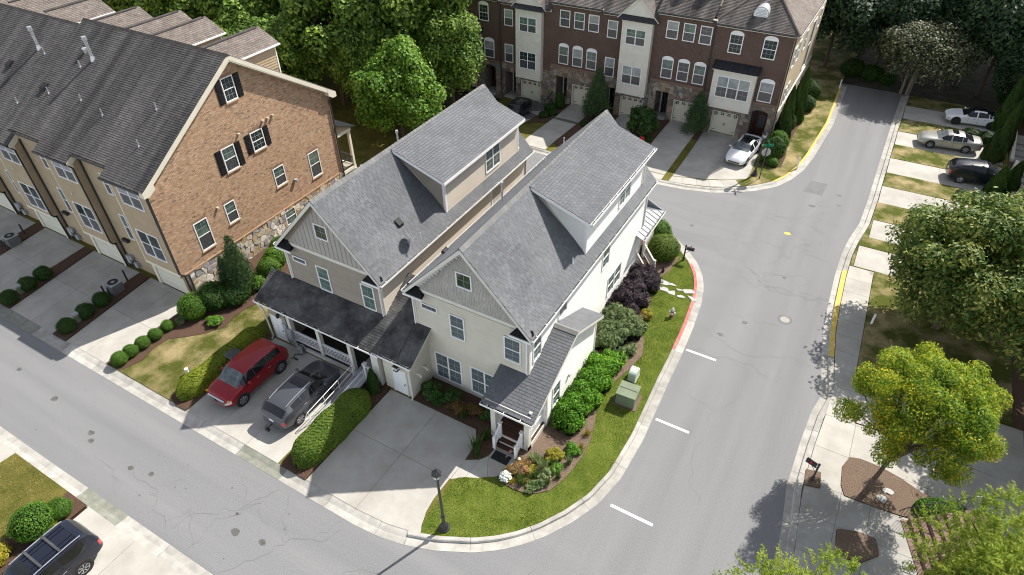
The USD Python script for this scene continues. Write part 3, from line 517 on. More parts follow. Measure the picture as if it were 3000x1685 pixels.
# markings, repairs and wear on the road
for k, (x0, y0, x1, y1) in enumerate(((-4.62, 16.92, -2.5, 16.94), (-4.55, 22.88, -2.72, 22.91), (-4.8, 28.73, -2.99, 28.77))):
    put('parking_line', B(x0, x1, (y0+y1)/2-.075, (y0+y1)/2+.075, 0, .004), M['white_line'], **S_)
put('road_patch', MB().prism(Polygon([(-2.05, 52.72), (-0.75, 52.75), (-0.86, 50.68), (-2.29, 50.69)]), .0, .004), M['asphalt_patch'], road)
def crack(p, ang, n, wid, r):
    q = [np.array(p, float)]; a = ang
    for i in range(n): a = ang + r.normal(0, .55); q.append(q[-1] + .38*np.array([math.cos(a), math.sin(a)]))
    q = np.array(q); w = wid*.72*(.4 + .8*r.random(len(q))); w[0] = w[-1] = wid*.2; t = np.gradient(q, axis=0); t /= np.linalg.norm(t, axis=1)[:, None]; nn = np.c_[-t[:, 1], t[:, 0]]
    V = np.vstack([np.c_[q + nn*w[:, None], np.full(len(q), .004)], np.c_[q - nn*w[:, None], np.full(len(q), .004)]]); i = np.arange(len(q)-1); m = len(q)
    return V, np.c_[i+m, i+m+1, i+1, i], q
cr = MB(); r = np.random.default_rng(3)
for (x, y, a, n, w, br) in ((-29, 6.2, .2, 9, .012, 1), (-26.5, 6.9, -.2, 14, .012, 2), (-22, 5.6, .9, 12, .014, 1), (-20.5, 5.2, 1.1, 14, .016, 2), (-18.4, 5.3, .9, 16, .016, 2), (-15, 6, .7, 14, .014, 2), (-11, 6.5, .6, 12, .013, 2), (-7, 9, 1.2, 10, .013, 2), (-5.4, 29.0, -.1, 16, .016, 2), (-4.6, 31, -.15, 20, .014, 2), (-3.5, 33, .3, 12, .012, 2), (-4.8, 35.5, .15, 22, .014, 3), (-4, 37.5, .2, 18, .014, 3), (-6, 38.8, .2, 18, .014, 3), (-8, 40.6, .3, 14, .013, 3), (-9, 42.5, .1, 16, .013, 3), (-5, 41, .6, 16, .014, 4), (-3, 39, 1.0, 18, .014, 4), (-1, 42, 1.1, 14, .013, 4), (0, 45, 1.2, 12, .013, 3), (-4, 45, .5, 16, .012, 4), (-2, 47.5, .8, 12, .012, 3), (-3, 36, .9, 10, .012, 2), (.4, 36, 1.6, 12, .012, 2), (-2, 24, 1.3, 10, .012, 1), (-1, 19, 1.4, 12, .013, 1), (-1.2, 56, 1.5, 14, .012, 2), (0.8, 60, 1.6, 14, .012, 2), (-12, 43, .1, 16, .012, 2), (-7, 44.5, .3, 14, .012, 3)):
    V, f, q = crack((x, y), a, n, w, r); cr.add(V, f)
    for b in range(br):
        s = q[r.integers(1, len(q)-1)]; V, f, _ = crack(s, a + r.choice([-1, 1])*r.uniform(.7, 1.6), int(r.integers(4, 9)), w*.7, r); cr.add(V, f)
put('road_crack', cr, M['tar'], road, kind='stuff')
def blot(x, y, R, r): t = np.linspace(0, 2*np.pi, 15)[:-1]; return Polygon(np.c_[x + R*(1+r.normal(0, .18, 14))*np.cos(t), y + R*.8*(1+r.normal(0, .18, 14))*np.sin(t)]).buffer(0)
ol = MB()
for x, y, R in ((-26.64, 6.82, .17), (-25.41, 7.1, .15), (-19.23, 7.0, .21), (-17.78, 7.26, .19), (-30.48, 7.17, .2), (-29.99, 6.85, .17), (-34.5, 7.6, .22), (-38.5, 7.9, .16), (-19.9, 7.7, .1), (-16.3, 6.1, .1), (-2.39, 32.84, .2), (-3.38, 31.03, .2), (.57, 49.81, .2), (.33, 51.38, .2), (-1.27, 48.75, .22), (-8.6, 41.6, .16), (-1.2, 38.6, .14)): ol.prism(blot(x, y, R, r), 0, .0045)
for k in range(20): ol.prism(blot(r.uniform(-34, -12), r.uniform(5.6, 9.2), r.uniform(.02, .055), r), 0, .0045)
put('oil_stain', ol, M['oil'], road, kind='stuff')
put('yellow_mark', MB().prism(blot(-2.08, 43.99, .22, r), 0, .0045), M['yellow_paint'], road)
for k, (x, y, lb) in enumerate(((-.24, 34.33, 'round iron manhole cover in the middle of the right street'), (4.66, 46.18, 'iron manhole cover set in the grass edge of the fifth driveway'))):
    z = 0 if k == 0 else .125
    t = thing('manhole_cover', lb, 'manhole cover', (x, y, z)); put('collar', MB().lathe([(.3, 0), (.46, 0), (.45, .005), (.3, .008)], n=20), M['asphalt_patch' if k == 0 else 'concrete_old'], t); put('lid', MB().lathe([(.001, .012), (.29, .012), (.3, 0)], n=20), M['concrete_old' if k == 0 else 'ac_grey'], t)

# ------------------------------------------------------------------ buildings: shared pieces
def window(parent, F, u0, u1, v0, v1, cols=1, up='glass_green', low='glass_green', mun=(2, 2), lowmun=None, frame='white', t=.075, w=.0, arch=0., sash=True, proud=.06, sill=None, muncol=None):
    mb = MB(); w1 = w + proud
    mb.box(u0-t, u0, v0-t, v1+t, w, w1, F).box(u1, u1+t, v0-t, v1+t, w, w1, F).box(u0, u1, v1, v1+t, w, w1, F).box(u0, u1, v0-t, v0, w, w1+.015, F)
    cw = (u1-u0)/cols; vm = (v0+v1)/2
    for k in range(1, cols): mb.box(u0+cw*k-.045, u0+cw*k+.045, v0, v1, w, w1, F)
    if sash:
        for k in range(cols): mb.box(u0+cw*k+(.045 if k else 0), u0+cw*(k+1)-(.045 if k < cols-1 else 0), vm-.028, vm+.028, w, w1-.015, F)
    if arch:
        a = np.linspace(0, np.pi, 13); P = Polygon(np.c_[(u0+u1)/2 + (u1-u0+2*t)/2*np.cos(a), v1 + t - .001 + arch*np.sin(a)]); mb.prism(P, w, w1-.01, F)
    win = put('window', mb, M[frame], parent)
    if sill: put('sill', B(u0-.12, u1+.12, v0-t-.085, v0-t, w, w1+.07, F=F), M[sill] if isinstance(sill, str) else sill, win)
    for k in range(cols):
        a, b = u0+cw*k+(.045 if k else 0), u0+cw*(k+1)-(.045 if k < cols-1 else 0)
        for (c, d, g, mu) in (((vm+.028, v1, up, mun), (v0, vm-.028, low, lowmun or mun)) if sash else ((v0, v1, up, mun),)):
            put('pane', B(a, b, c, d, w, w+.018, F=F), M[g], win)
            if mu and mu != (1, 1):
                q = MB()
                for i in range(1, mu[0]): x = a+(b-a)*i/mu[0]; q.box(x-.007, x+.007, c, d, w+.018, w+.026, F)
                for i in range(1, mu[1]): y = c+(d-c)*i/mu[1]; q.box(a, b, y-.007, y+.007, w+.018, w+.0245, F)
                put('muntin', q, M[muncol or 'muntin'], win)
    return win
def hole(u0, u1, v0, v1, t=.08): return sbox(u0-t, v0-t, u1+t, v1+t)
def siding(parent, F, poly, mat, h=.155, name='siding_board', th=.034):
    put('sheathing', MB().prism(poly.buffer(-.004), -.016, -.006, F), M['gap'], parent)
    P = courses(poly, h, None, vgap=.017); pieces(parent, name, slabs(F, P, -.01, th, .004), M[mat], limit=300)
def gutter(parent, p0, p1, mat='white', hang=True, r=.055, out=None, dark='shingle_worn'):
    """box gutter along p0..p1 with its hangers; out = outward direction"""
    p0, p1 = np.array(p0, float), np.array(p1, float); d = (p1-p0)/np.linalg.norm(p1-p0); o = np.array(out, float); L = np.linalg.norm(p1-p0)
    F = Fr(p0, d, (0, 0, 1), o); g = MB().box(0, L, -.12, .0, .105, .125, F).box(0, L, -.12, -.1, .0, .105, F).box(0, .015, -.12, 0, 0, .105, F).box(L-.015, L, -.12, 0, 0, .105, F)
    gp = put('gutter', g, M[mat], parent); put('gutter_litter', B(.02, L-.02, -.1, -.045, .005, .1, F=F), M[dark], gp)
    if hang:
        for s in np.arange(.4, L, .95): put('gutter_hanger', B(s, s+.04, -.01, .012, -.06, .13, F=F), M[mat], gp)
    return gp
def roof_face(parent, name, o, U, up, poly, mat, h=.185, w=.33, limit=0, th=.07, cap=None, jit=.12, seed=2, under='ridge_dark', vgap=0., butt=.034):
    """one roof plane: deck slab plus its shingles; poly in (u along the eave, v up the slope)"""
    F = Fr(o, U, up); deck = put(name, MB().prism(poly, -th, 0, F), M[under], parent)
    C = slabs(F, courses(poly, h, w, off=.43, gap=.016, jit=jit, seed=seed), -.002, butt, .002)
    pieces(deck, 'shingle', C, M[mat], limit=limit, stuff='shingles'); return deck
def downpipe(parent, pts, mat, r=.045): return put('downpipe', MB().tube(pts, r, 6), M[mat], parent)
def balustrade(parent, p0, p1, z0, z1, mat='white', step=.115, th=.035, name='railing'):
    p0, p1 = np.array(p0, float), np.array(p1, float); d = p1 - p0; L = math.hypot(d[0], d[1]); u = d/L; slope = (p1[2]-p0[2])/L if len(p0) > 2 else 0
    F = Fr((p0[0], p0[1], p0[2] if len(p0) > 2 else 0), (u[0], u[1], slope), (0, 0, 1), (-u[1], u[0], 0))
    rl = put(name, MB().box(0, L, z1-.05, z1, -.055, .055, F).box(0, L, z0, z0+.05, -.035, .035, F), M[mat], parent)
    for s in np.arange(step, L-.04, step): put('baluster', B(s-th/2, s+th/2, z0+.05, z1-.05, -th/2, th/2, F=F), M[mat], rl)
    return rl

# ------------------------------------------------------------------ the two grey-roofed houses
def house(key, x0, yF, label, wall_f, wall_r, gable, corner, pipes):
    x1, yB = x0+6.9, yF+15.9; xr = (x0+x1)/2; ze, zr, ov = 6.5, 10.5, .33; zt = 6.66
    H = thing('house', label, 'house'); tr = 'trim'
    ff, fr_, fl_ = front(yF), right(x1), left(x0); s = (zr-ze)/(x1+ov-xr)
    # solid core, gable end and side walls
    core = Polygon([(x0, -.1), (x1, -.1), (x1, ze+.25), (xr, zr-.12), (x0, ze+.25)])
    put('wall', MB().prism(core, -15.88, -.02, ff), M[wall_r], H)
    B_ = lambda *a: put(a[0], B(*a[2:], F=a[1]), M[tr], H)
    # openings
    dx = x0 + 17.4
    ws = [('n', -11.83+dx, -11.0+dx, 4.25, 5.72), ('n', -15.08+dx, -14.30+dx, 4.25, 5.74)] if key == 'b' else [('n', -20.62+dx+8.75, -19.86+dx+8.75, 4.1, 5.7), ('n', -23.85+dx+8.75, -23.07+dx+8.75, 4.1, 5.7)]
    slit = (-16.85+dx, -15.95+dx, 5.5, 5.74); low = [(-16.32+dx, -14.72+dx, .55, 2.38), (-13.98+dx, -12.35+dx, .55, 2.38)] if key == 'b' else []
    gw = (-14.45+dx, -13.68+dx, 7.95, 8.75)
    holes = [hole(*w[1:]) for w in ws] + [hole(*slit)] + [hole(*l) for l in low]
    vb = .42 if key == 'b' else 3.7
    siding(H, ff, sbox(x0+.1, vb, x1-.1, zt-.12).difference(unary_union(holes)), wall_f)
    B_('skirt_board', ff, x0, x1, 0, vb if key == 'b' else .5, -.01, .03)
    for u in (x0, x1-.12): B_('corner_board', ff, u, u+.12, .4, 6.3, -.01, .045)
    B_('frieze_board', ff, x0+.55, x1-.55, zt-.12, zt+.1, -.01, .06)
    B_('corner_board', fr_, yF-.0, yF+.12, .4, 6.4, -.01, .04)
    # gable field
    tri = Polygon([(x0+.45, zt+.1), (x1-.45, zt+.1), (xr, zr-.42)]).difference(hole(*gw))
    if gable == 'batten':
        put('gable_panel', MB().prism(tri, -.02, .015, ff), M['batten'], H)
        for u in np.arange(x0+.8, x1-.6, .31):
            q = tri.intersection(sbox(u-.024, 0, u+.024, 20))
            if not q.is_empty: put('batten', MB().prism(q, .015, .04, ff), M['batten'], H)
    else:
        pieces(H, 'shake', slabs(ff, courses(tri, .21, .17, off=.5, gap=.012, jit=.35, seed=5), -.01, .03, .012), M['shake'], limit=300)
    for (n, a, b, c, d) in ws: window(H, ff, a, b, c, d, up='glass_green' if key == 'a' else 'blind_dark', low='glass_green' if key == 'a' else 'blind_dark', mun=(2, 2), proud=.055)
    for l in low: window(H, ff, *l, cols=2, up='blind_dark', low='blind_dark', mun=(2, 2), proud=.055, t=.09)
    window(H, ff, *slit, sash=False, mun=(3, 1), up='glass_grey', proud=.055); window(H, ff, *gw, sash=False, mun=(2, 2), up='glass', proud=.055)
    # main roof: right slope, left slope, ridge
    sl = math.hypot(1, s); up_r = np.array([-1, 0, s])/sl; up_l = np.array([1, 0, s])/sl; LR = (x1+ov-xr)*sl; ya, yb = yF-.36, yB+.4
    d0, d1 = yF+6.05, yF+15.35
    # the dormer stands on the right slope: leave the shingles out beneath it
    xd = x1 - .12; vd = (x1+ov-xd)*sl
    poly = Polygon([(ya, 0), (yb, 0), (yb, LR), (d1, LR), (d1, vd), (d0+.55, vd), (d0, LR), (ya, LR)])
    roof_face(H, 'roof', (x1+ov, 0, ze), (0, 1, 0), up_r, poly, 'shingle', limit=300, seed=3)
    rp = stage.GetPrimAtPath(str(H.GetPath()) + '/roof')
    put('underlay', MB().prism(sbox(ya+.02, .02, yb-.02, LR-.02), -.069, -.004, Fr((x1+ov, 0, ze), (0, 1, 0), up_r)), M['trim'], rp)
    roof_face(H, 'roof', (x0-ov, 0, ze), (0, -1, 0), up_l, sbox(-yb, 0, -ya, LR), 'shingle', seed=4)
    for k, (yy) in enumerate(np.arange(ya, yb-.2, .3)):
        zz = zr + .01; put('ridge_cap', MB().add(np.array([[xr-.17, yy, zz-.17*s+.045], [xr, yy, zz+.065], [xr+.17, yy, zz-.17*s+.045], [xr-.17, yy+.31, zz-.17*s+.02], [xr, yy+.31, zz+.04], [xr+.17, yy+.31, zz-.17*s+.02]]), np.array([[0, 1, 4], [0, 4, 3], [1, 2, 5], [1, 5, 4]])), M['shingle_cap'], rp)
    # rakes, soffits, eave returns, gutters
    for sg, xe in ((1, x1+ov), (-1, x0-ov)):
        a, b = (xe, ze), (xr, zr); rk = Polygon([(a[0], a[1]-.02), (b[0], b[1]-.02), (b[0], b[1]-.27), (a[0], a[1]-.24)]); put('rake_board', MB().prism(rk, .33, .365, ff), M[tr], H)
        so = Polygon([(a[0], a[1]-.08), (b[0], b[1]-.08), (b[0], b[1]-.10), (a[0], a[1]-.10)]); put('soffit', MB().prism(so, 0, .33, ff), M[tr], H)
        q = xe - sg*1.22; yy = yF-.36; zb = ze - .12
        P = np.array([[xe, yy, zb], [q, yy, zb], [q + sg*.12, yF, zb], [xe, yF, zb], [q+sg*.35, yF, zb+.42], [xe-sg*.1, yF, zb+.42]])
        f = np.array([[0, 1, 4], [0, 4, 5], [1, 2, 4], [0, 3, 1], [1, 3, 2], [0, 5, 3]]); f = f if sg < 0 else f[:, ::-1]
        put('eave_return', MB().add(P, np.vstack([f, f[:, ::-1]])), M['shingle_black'], H)
        put('return_gutter', B(min(q, xe), max(q, xe), yy-.06, yy+.02, zb-.11, zb+.0), M['white'], H)
        put('fascia', B(min(xe, xe-sg*.04), max(xe, xe-sg*.04), ya, yb, ze-.22, ze-.02), M[tr], H)
        put('eave_soffit', B(min(xe-sg*.04, xe-sg*ov), max(xe-sg*.04, xe-sg*ov), yF-.3, yb-.05, ze-.22, ze-.2), M[tr], H)
        gutter(H, (xe, ya, ze), (xe, yb, ze), out=(sg, 0, 0))
    downpipe(H, [(x1-.3, yF-.07, ze-.1), (x1-.09, yF-.07, ze-.45), (x1-.09, yF-.07, 3.75 if key == 'b' else 3.55)], 'white')
    downpipe(H, [(x0+.1, yF-.1, ze-.3), (x0-.02, yF-.07, ze-.6), (x0-.02, yF-.07, 3.9), (x0-.08, yF-.2, 3.75)], 'white')
    downpipe(H, [(x1+.07, yB-.1, ze-.1), (x1+.07, yB-.1, 3.3)], 'white')
    # right wall
    hr = []
    if key == 'b': hr = [hole(19.85, 20.6, 4.2, 5.7), hole(22.6, 23.5, 4.9, 5.75), hole(28.3, 29.2, 4.2, 5.6), hole(29.6, 31.6, 1.2, 2.6)]
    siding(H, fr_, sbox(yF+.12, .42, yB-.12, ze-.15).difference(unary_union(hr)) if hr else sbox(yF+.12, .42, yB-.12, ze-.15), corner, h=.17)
    if key == 'b':
        window(H, fr_, 19.85, 20.6, 4.2, 5.7, up='glass_green', low='glass_green'); window(H, fr_, 22.6, 23.5, 4.9, 5.75, sash=False, up='glass'); window(H, fr_, 28.3, 29.2, 4.2, 5.6, up='glass_green', low='glass_green'); window(H, fr_, 29.6, 31.6, 1.2, 2.6, cols=2, up='glass_green', low='glass_green')
    else: window(H, fr_, 30.4, 31.6, 4.7, 5.9, sash=False, mun=(1, 1), up='glass')
    B_('corner_board', fr_, yB-.12, yB, .4, 6.4, -.01, .04); B_('skirt_board', fr_, yF, yB, 0, .42, -.01, .025)
    # roof dormer
    D = put('dormer', MB().prism(Polygon([(xd-3.6, 6.4), (xd-.02, 6.4), (xd-.02, 9.2), (xd-3.3, 10.3)]), -(d1-.35), -(d0+.42), Fr((0, 0, 0), (1, 0, 0), (0, 0, 1), (0, -1, 0))), M[wall_r], H)
    fd, fdf = right(xd), front(d0+.42); ww = (d0+4.9, d0+6.5, 7.35, 8.85)
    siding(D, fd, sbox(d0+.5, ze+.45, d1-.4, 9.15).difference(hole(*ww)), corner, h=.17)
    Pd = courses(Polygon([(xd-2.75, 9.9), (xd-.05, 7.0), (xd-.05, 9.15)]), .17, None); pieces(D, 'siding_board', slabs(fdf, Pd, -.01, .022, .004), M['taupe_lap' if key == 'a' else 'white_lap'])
    window(D, fd, *ww, cols=2, up='glass_green', low='glass_green')
    put('corner_board', MB().box(d0+.42, d0+.54, 6.95, 9.15, -.01, .045, fd).box(xd-.12, xd+.04, 6.95, 9.15, -.01, .04, fdf).box(d1-.47, d1-.35, 6.95, 9.15, -.01, .045, fd), M['white'], D)
    ds = .335; sd_ = math.hypot(1, ds); upd = np.array([-1, 0, ds])/sd_; xe = xd+.34; LD = (xe-xr)*sd_ ; zde = zr - .02 - (xe-xr)*ds
    roof_face(D, 'roof', (xe, 0, zde), (0, 1, 0), upd, sbox(d0, 0, d1, LD), 'shingle', limit=0, seed=6, th=.06)
    put('fascia', MB().box(xe-.02, xe+.02, d0, d1, zde-.2, zde-.012).prism(Polygon([(xe, zde-.012), (xr+.2, zr-.1), (xr+.2, zr-.28), (xe, zde-.2)]), -d0-.02, -d0+.015, Fr((0, 0, 0), (1, 0, 0), (0, 0, 1), (0, -1, 0))), M['white'], D)
    if key == 'b': gutter(D, (xe+.02, d0, zde), (xe+.02, d1, zde), out=(1, 0, 0)); downpipe(D, [(xd+.08, d1-.6, zde-.1), (xd+.08, d1-.6, 7.05)], 'trim')
    # vents and pipes in the roof
    def on(x): return ze + (x1+ov-x)*s if x > xr else ze + (x-x0+ov)*s
    for (kind, px, py, h) in pipes:
        z = on(px)
        if kind == 'pipe': put('vent_pipe', MB().lathe([(.09, -.1), (.055, .05), (.05, h*.85), (.085, h*.85), (.085, h), (.001, h+.01)], (px, py, z), 10), M['steel'], H)
        elif kind == 'thin': put('plumbing_vent', MB().lathe([(.07, -.1), (.03, .06), (.03, h), (.001, h)], (px, py, z), 8), M['white'], H)
        elif kind == 'dormer_box': put('roof_vent', B(px-.17, px+.17, py-.17, py+.17, 9.3, 9.62), M['ac_grey'], H)
        else: put('roof_vent', MB().prism(Polygon([(px-.2, z+.03), (px+.2, z-.22), (px+.22, z-.0), (px-.1, z+.25)]), -py-.19, -py+.19, Fr((0, 0, 0), (1, 0, 0), (0, 0, 1), (0, -1, 0))), M['metal_dark'], H)
    return H, x0, x1, xr, yF, yB
M['blind_dark'] = usdkit.material(stage, '/World/Looks/blind_dark', {'g': ('geometry', {}), 'w': ('wave_texture', {'bands_direction': 'z', 'scale': 2.6}), 'r': ('rgb_ramp', {'ramp': [(.2, (.045, .058, .06)), (.9, (.13, .155, .16))]}), 'p': ('principled_bsdf', {'roughness': .12, 'specular_ior_level': .8})},
    [('g.position', 'w.vector'), ('w.fac', 'r.fac'), ('r.color', 'p.base_color')], surface='p.BSDF')
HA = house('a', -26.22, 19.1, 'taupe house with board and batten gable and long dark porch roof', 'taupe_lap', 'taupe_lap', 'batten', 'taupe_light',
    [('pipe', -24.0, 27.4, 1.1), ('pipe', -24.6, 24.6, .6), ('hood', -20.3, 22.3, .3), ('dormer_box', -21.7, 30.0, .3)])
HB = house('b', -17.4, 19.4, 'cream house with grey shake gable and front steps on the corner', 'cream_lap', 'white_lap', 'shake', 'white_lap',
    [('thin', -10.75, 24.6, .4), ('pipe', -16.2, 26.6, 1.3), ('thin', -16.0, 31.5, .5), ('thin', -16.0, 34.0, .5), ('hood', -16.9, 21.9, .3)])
PA, PB = HA[0], HB[0]
FZ = Fr((0, 0, 0), (1, 0, 0), (0, 0, 1), (0, -1, 0))
# porch of the taupe house: one long roof plane, closet, posts, railings, deck
sA = .62; slA = math.hypot(1, sA); upA = np.array([0, 1, sA])/slA; y0A, z0A = 17.27, 2.87
roof_face(PA, 'porch_roof', (0, y0A, z0A), (1, 0, 0), upA, Polygon([(-27.95, 0), (-18.55, 0), (-18.55, .4), (-17.45, .4), (-17.45, 4.1*slA), (-19.3, 4.1*slA), (-19.3, 1.83*slA), (-26.22, 1.83*slA), (-27.95, 1.83*slA)]), 'shingle_worn', h=.16, seed=8, butt=.014)
gutter(PA, (-27.95, y0A, z0A), (-18.55, y0A, z0A), out=(0, -1, 0))
downpipe(PA, [(-27.75, 17.2, 2.75), (-27.3, 17.2, 2.4), (-27.2, 17.22, .25), (-27.2, 17.05, .15)], 'trim', .055)
put('porch_wall', MB().box(-27.1, -25.75, 17.36, 19.1, .05, 2.85).box(-25.75, -17.4, 18.95, 19.1, .05, 3.2), M['taupe_lap'], PA)
siding(PA, front(17.36), sbox(-27.0, .3, -25.75, 2.75).difference(sbox(-27.02, 0, -26.05, 2.1)), 'taupe_lap')
dr_ = put('door', MB().box(-26.98, -26.1, .12, 2.05, 0, .03, front(17.36)), M['white'], PA); put('handle', MB().ell((-26.2, 17.28, 1.05), (.035, .05, .035), 1), M['black_metal'], dr_)
for a, b in ((.22, .75), (.85, 1.4), (1.5, 1.95)):
    for c in (-26.9, -26.5): put('door_panel', B(c, c+.32, a, b, .03, .042, F=front(17.36)), M['white'], dr_)
put('door_frame', MB().box(-27.06, -26.98, .1, 2.13, 0, .045, front(17.36)).box(-26.1, -26.02, .1, 2.13, 0, .045, front(17.36)).box(-26.98, -26.1, 2.05, 2.13, 0, .045, front(17.36)), M['trim'], PA)
lp = put('wall_lamp', MB().lathe([(.02, .2), (.11, .1), (.09, -.1), (.001, -.14)], (-26.15, 17.2, 2.35), 8).box(-26.19, -26.11, 17.2, 17.36, 2.4, 2.5), M['black_metal'], PA)
put('meter_box', MB().box(-25.75, -25.35, 17.18, 17.36, .75, 1.55).box(-25.98, -25.72, 17.22, 17.36, 1.45, 1.85).tube([(-25.65, 17.25, .78), (-25.65, 17.25, .1)], .035).tube([(-25.45, 17.25, .78), (-25.45, 17.25, .1)], .035), M['grey_box'], PA)
put('porch_deck', B(-25.75, -18.9, 17.42, 18.95, .35, .45), M['deck_dark'], PA); put('deck_skirt', B(-25.75, -20.7, 17.3, 17.42, .1, .34), M['trim'], PA)
for x in (-25.5, -23.2, -20.85): put('post', B(x-.12, x+.12, 17.33, 17.57, .45, 2.8), M['trim'], PA)
put('porch_beam', B(-25.75, -18.7, 17.33, 17.5, 2.6, 2.84), M['trim'], PA)
balustrade(PA, (-25.38, 17.42), (-23.32, 17.42), .62, 1.4, 'white'); balustrade(PA, (-23.08, 17.42), (-20.97, 17.42), .62, 1.4, 'white')
put('porch_landing', B(-20.7, -18.9, 17.0, 18.9, .28, .455), M['ramp'], PA)
put('column', B(-19.35, -18.85, 17.4, 17.75, .1, 2.75), M['trim'], PA)
balustrade(PA, (-19.75, 17.3), (-19.4, 17.3), .55, 1.35, 'white'); put('newel', MB().box(-19.9, -19.75, 17.22, 17.38, .3, 1.5).box(-19.94, -19.71, 17.18, 17.42, 1.5, 1.56), M['white'], PA)
# closet wing of the cream house
roof_face(PB, 'shed_roof', (0, 17.35, 2.88), (1, 0, 0), np.array([0, 1, .62])/slA, sbox(-19.0, 0, -16.45, 2.03*slA), 'shingle_worn', h=.16, seed=9, butt=.014)
gutter(PB, (-19.0, 17.35, 2.88), (-16.45, 17.35, 2.88), out=(0, -1, 0))
put('shed_wall', MB().prism(Polygon([(17.56, .2), (19.4, .2), (19.4, 3.95), (17.56, 2.85)]), 16.76, 18.64, Fr((0, 0, 0), (0, 1, 0), (0, 0, 1), (-1, 0, 0))), M['cream_lap'], PB)
put('plinth', MB().box(-18.66, -16.74, 17.54, 19.4, 0, .2), BR[2], PB)
siding(PB, front(17.56), sbox(-18.6, .22, -16.9, 2.8).difference(sbox(-18.1, 0, -16.98, 2.12)), 'cream_lap')
siding(PB, right(-16.76), Polygon([(17.66, .22), (19.35, .22), (19.35, 3.75), (17.66, 2.75)]), 'cream_lap')
put('corner_board', MB().box(-16.9, -16.73, .2, 2.8, -.01, .04, front(17.56)).box(17.55, 17.67, .2, 2.8, -.01, .035, right(-16.76)), M['trim'], PB)
put('rake_board', MB().prism(Polygon([(17.3, 2.84), (19.4, 4.1), (19.4, 3.92), (17.3, 2.66)]), -16.5, -16.44, Fr((0, 0, 0), (0, 1, 0), (0, 0, 1), (1, 0, 0))), M['trim'], PB)
db = put('door', B(-18.0, -17.1, .14, 2.02, 0, .03, F=front(17.56)), M['white'], PB); put('handle', MB().ell((-17.2, 17.48, 1.02), (.035, .05, .035), 1), M['black_metal'], db)
for a, b in ((.25, .75), (.86, 1.35), (1.46, 1.9)):
    for c in (-17.92, -17.5): put('door_panel', B(c, c+.32, a, b, .03, .042, F=front(17.56)), M['white'], db)
put('door_frame', MB().box(-18.08, -18.0, .1, 2.1, 0, .045, front(17.56)).box(-17.1, -17.02, .1, 2.1, 0, .045, front(17.56)).box(-18.0, -17.1, 2.02, 2.1, 0, .045, front(17.56)), M['trim'], PB)
ln = put('wall_lantern', MB().box(-17.62, -17.36, 17.22, 17.48, 2.2, 2.24).prism(Polygon([(-17.66, 2.52), (-17.32, 2.52), (-17.42, 2.64), (-17.56, 2.64)]), -17.48, -17.2, FZ).box(-17.53, -17.45, 17.48, 17.57, 2.3, 2.5), M['black_metal'], PB); put('lantern_glass', B(-17.59, -17.39, 17.25, 17.45, 2.24, 2.52), M['lamp_clear'], ln)
downpipe(PB, [(-16.72, 17.3, 2.75), (-16.76, 17.48, 2.45), (-16.76, 17.48, .3), (-16.72, 17.35, .14)], 'trim', .055)
put('dryer_vent', MB().tube([(-16.75, 18.0, 1.75), (-16.45, 18.0, 1.75), (-16.4, 18.0, 1.6)], .06).tube([(-16.75, 18.6, 1.75), (-16.45, 18.6, 1.75), (-16.4, 18.6, 1.6)], .06), M['trim'], PB)
# front porch, steps and the low side bay of the cream house
sP = .47; lP = math.hypot(1, sP); yR, zR = 22.15, 4.93; yE = 17.4; zE = zR - (yR-yE)*sP
rf = roof_face(PB, 'bay_roof', (0, yE, zE), (1, 0, 0), np.array([0, 1, sP])/lP, Polygon([(-12.15, 0), (-9.15, 0), (-9.15, (yR-yE)*lP), (-10.5, (yR-yE)*lP), (-10.5, 2.0*lP), (-12.15, 2.0*lP)]), 'shingle', h=.17, seed=10, butt=.014)
roof_face(PB, 'bay_roof', (0, yR+3.6, zR-3.6*sP), (-1, 0, 0), np.array([0, -1, sP])/lP, sbox(9.15, 0, 10.5, 3.6*lP), 'shingle', h=.14, seed=11)
put('ridge_cap', MB().prism(Polygon([(yR-.2, zR-.05), (yR, zR+.06), (yR+.2, zR-.05)]), -10.5, -9.13, Fr((0, 0, 0), (0, 1, 0), (0, 0, 1), (1, 0, 0))), M['shingle_cap'], PB)
gutter(PB, (-12.15, yE, zE), (-9.15, yE, zE), out=(0, -1, 0))
XB = -9.45; bay = Polygon([(19.4, 0), (25.5, 0), (25.5, zR-3.35*sP-.1), (yR, zR-.12), (19.4, zR-(yR-19.4)*sP-.12)])
put('bay_wall', MB().prism(bay, -10.5, XB-.01, Fr((0, 0, 0), (0, 1, 0), (0, 0, 1), (1, 0, 0))), M['white_lap'], PB)
bw = (20.1, 20.85, 1.0, 2.5); siding(PB, right(XB), bay.intersection(sbox(19.5, .3, 25.45, 9)).difference(hole(*bw)), 'white_lap', h=.17); window(PB, right(XB), *bw, up='glass_green', low='glass_green')
put('rake_board', MB().prism(Polygon([(yE, zE-.02), (yR, zR-.02), (yR+3.6, zR-3.6*sP-.02), (yR+3.6, zR-3.6*sP-.2), (yR, zR-.2), (yE, zE-.2)]), -9.19, -9.14, Fr((0, 0, 0), (0, 1, 0), (0, 0, 1), (1, 0, 0))), M['trim'], PB)
put('side_vent', MB().box(XB, XB+.14, 21.9, 22.1, 1.7, 1.9), M['trim'], PB)
put('bay_skirt', B(19.4, 25.5, 0, .3, 0, .025, F=right(XB)), M['trim'], PB)
for u in (19.4, 25.38): put('corner_board', B(u, u+.12, .3, 2.9, -.01, .045, F=right(XB)), M['trim'], PB)
for x in (-11.55, -9.6): put('post', B(x-.14, x+.14, 17.55, 17.83, .1, zE+.0), M['trim'], PB)
put('porch_beam', MB().box(-12.0, -9.4, 17.6, 17.78, zE-.05, zE+.12).box(-9.6, -9.44, 17.78, 19.4, 2.75, 2.95), M['trim'], PB)
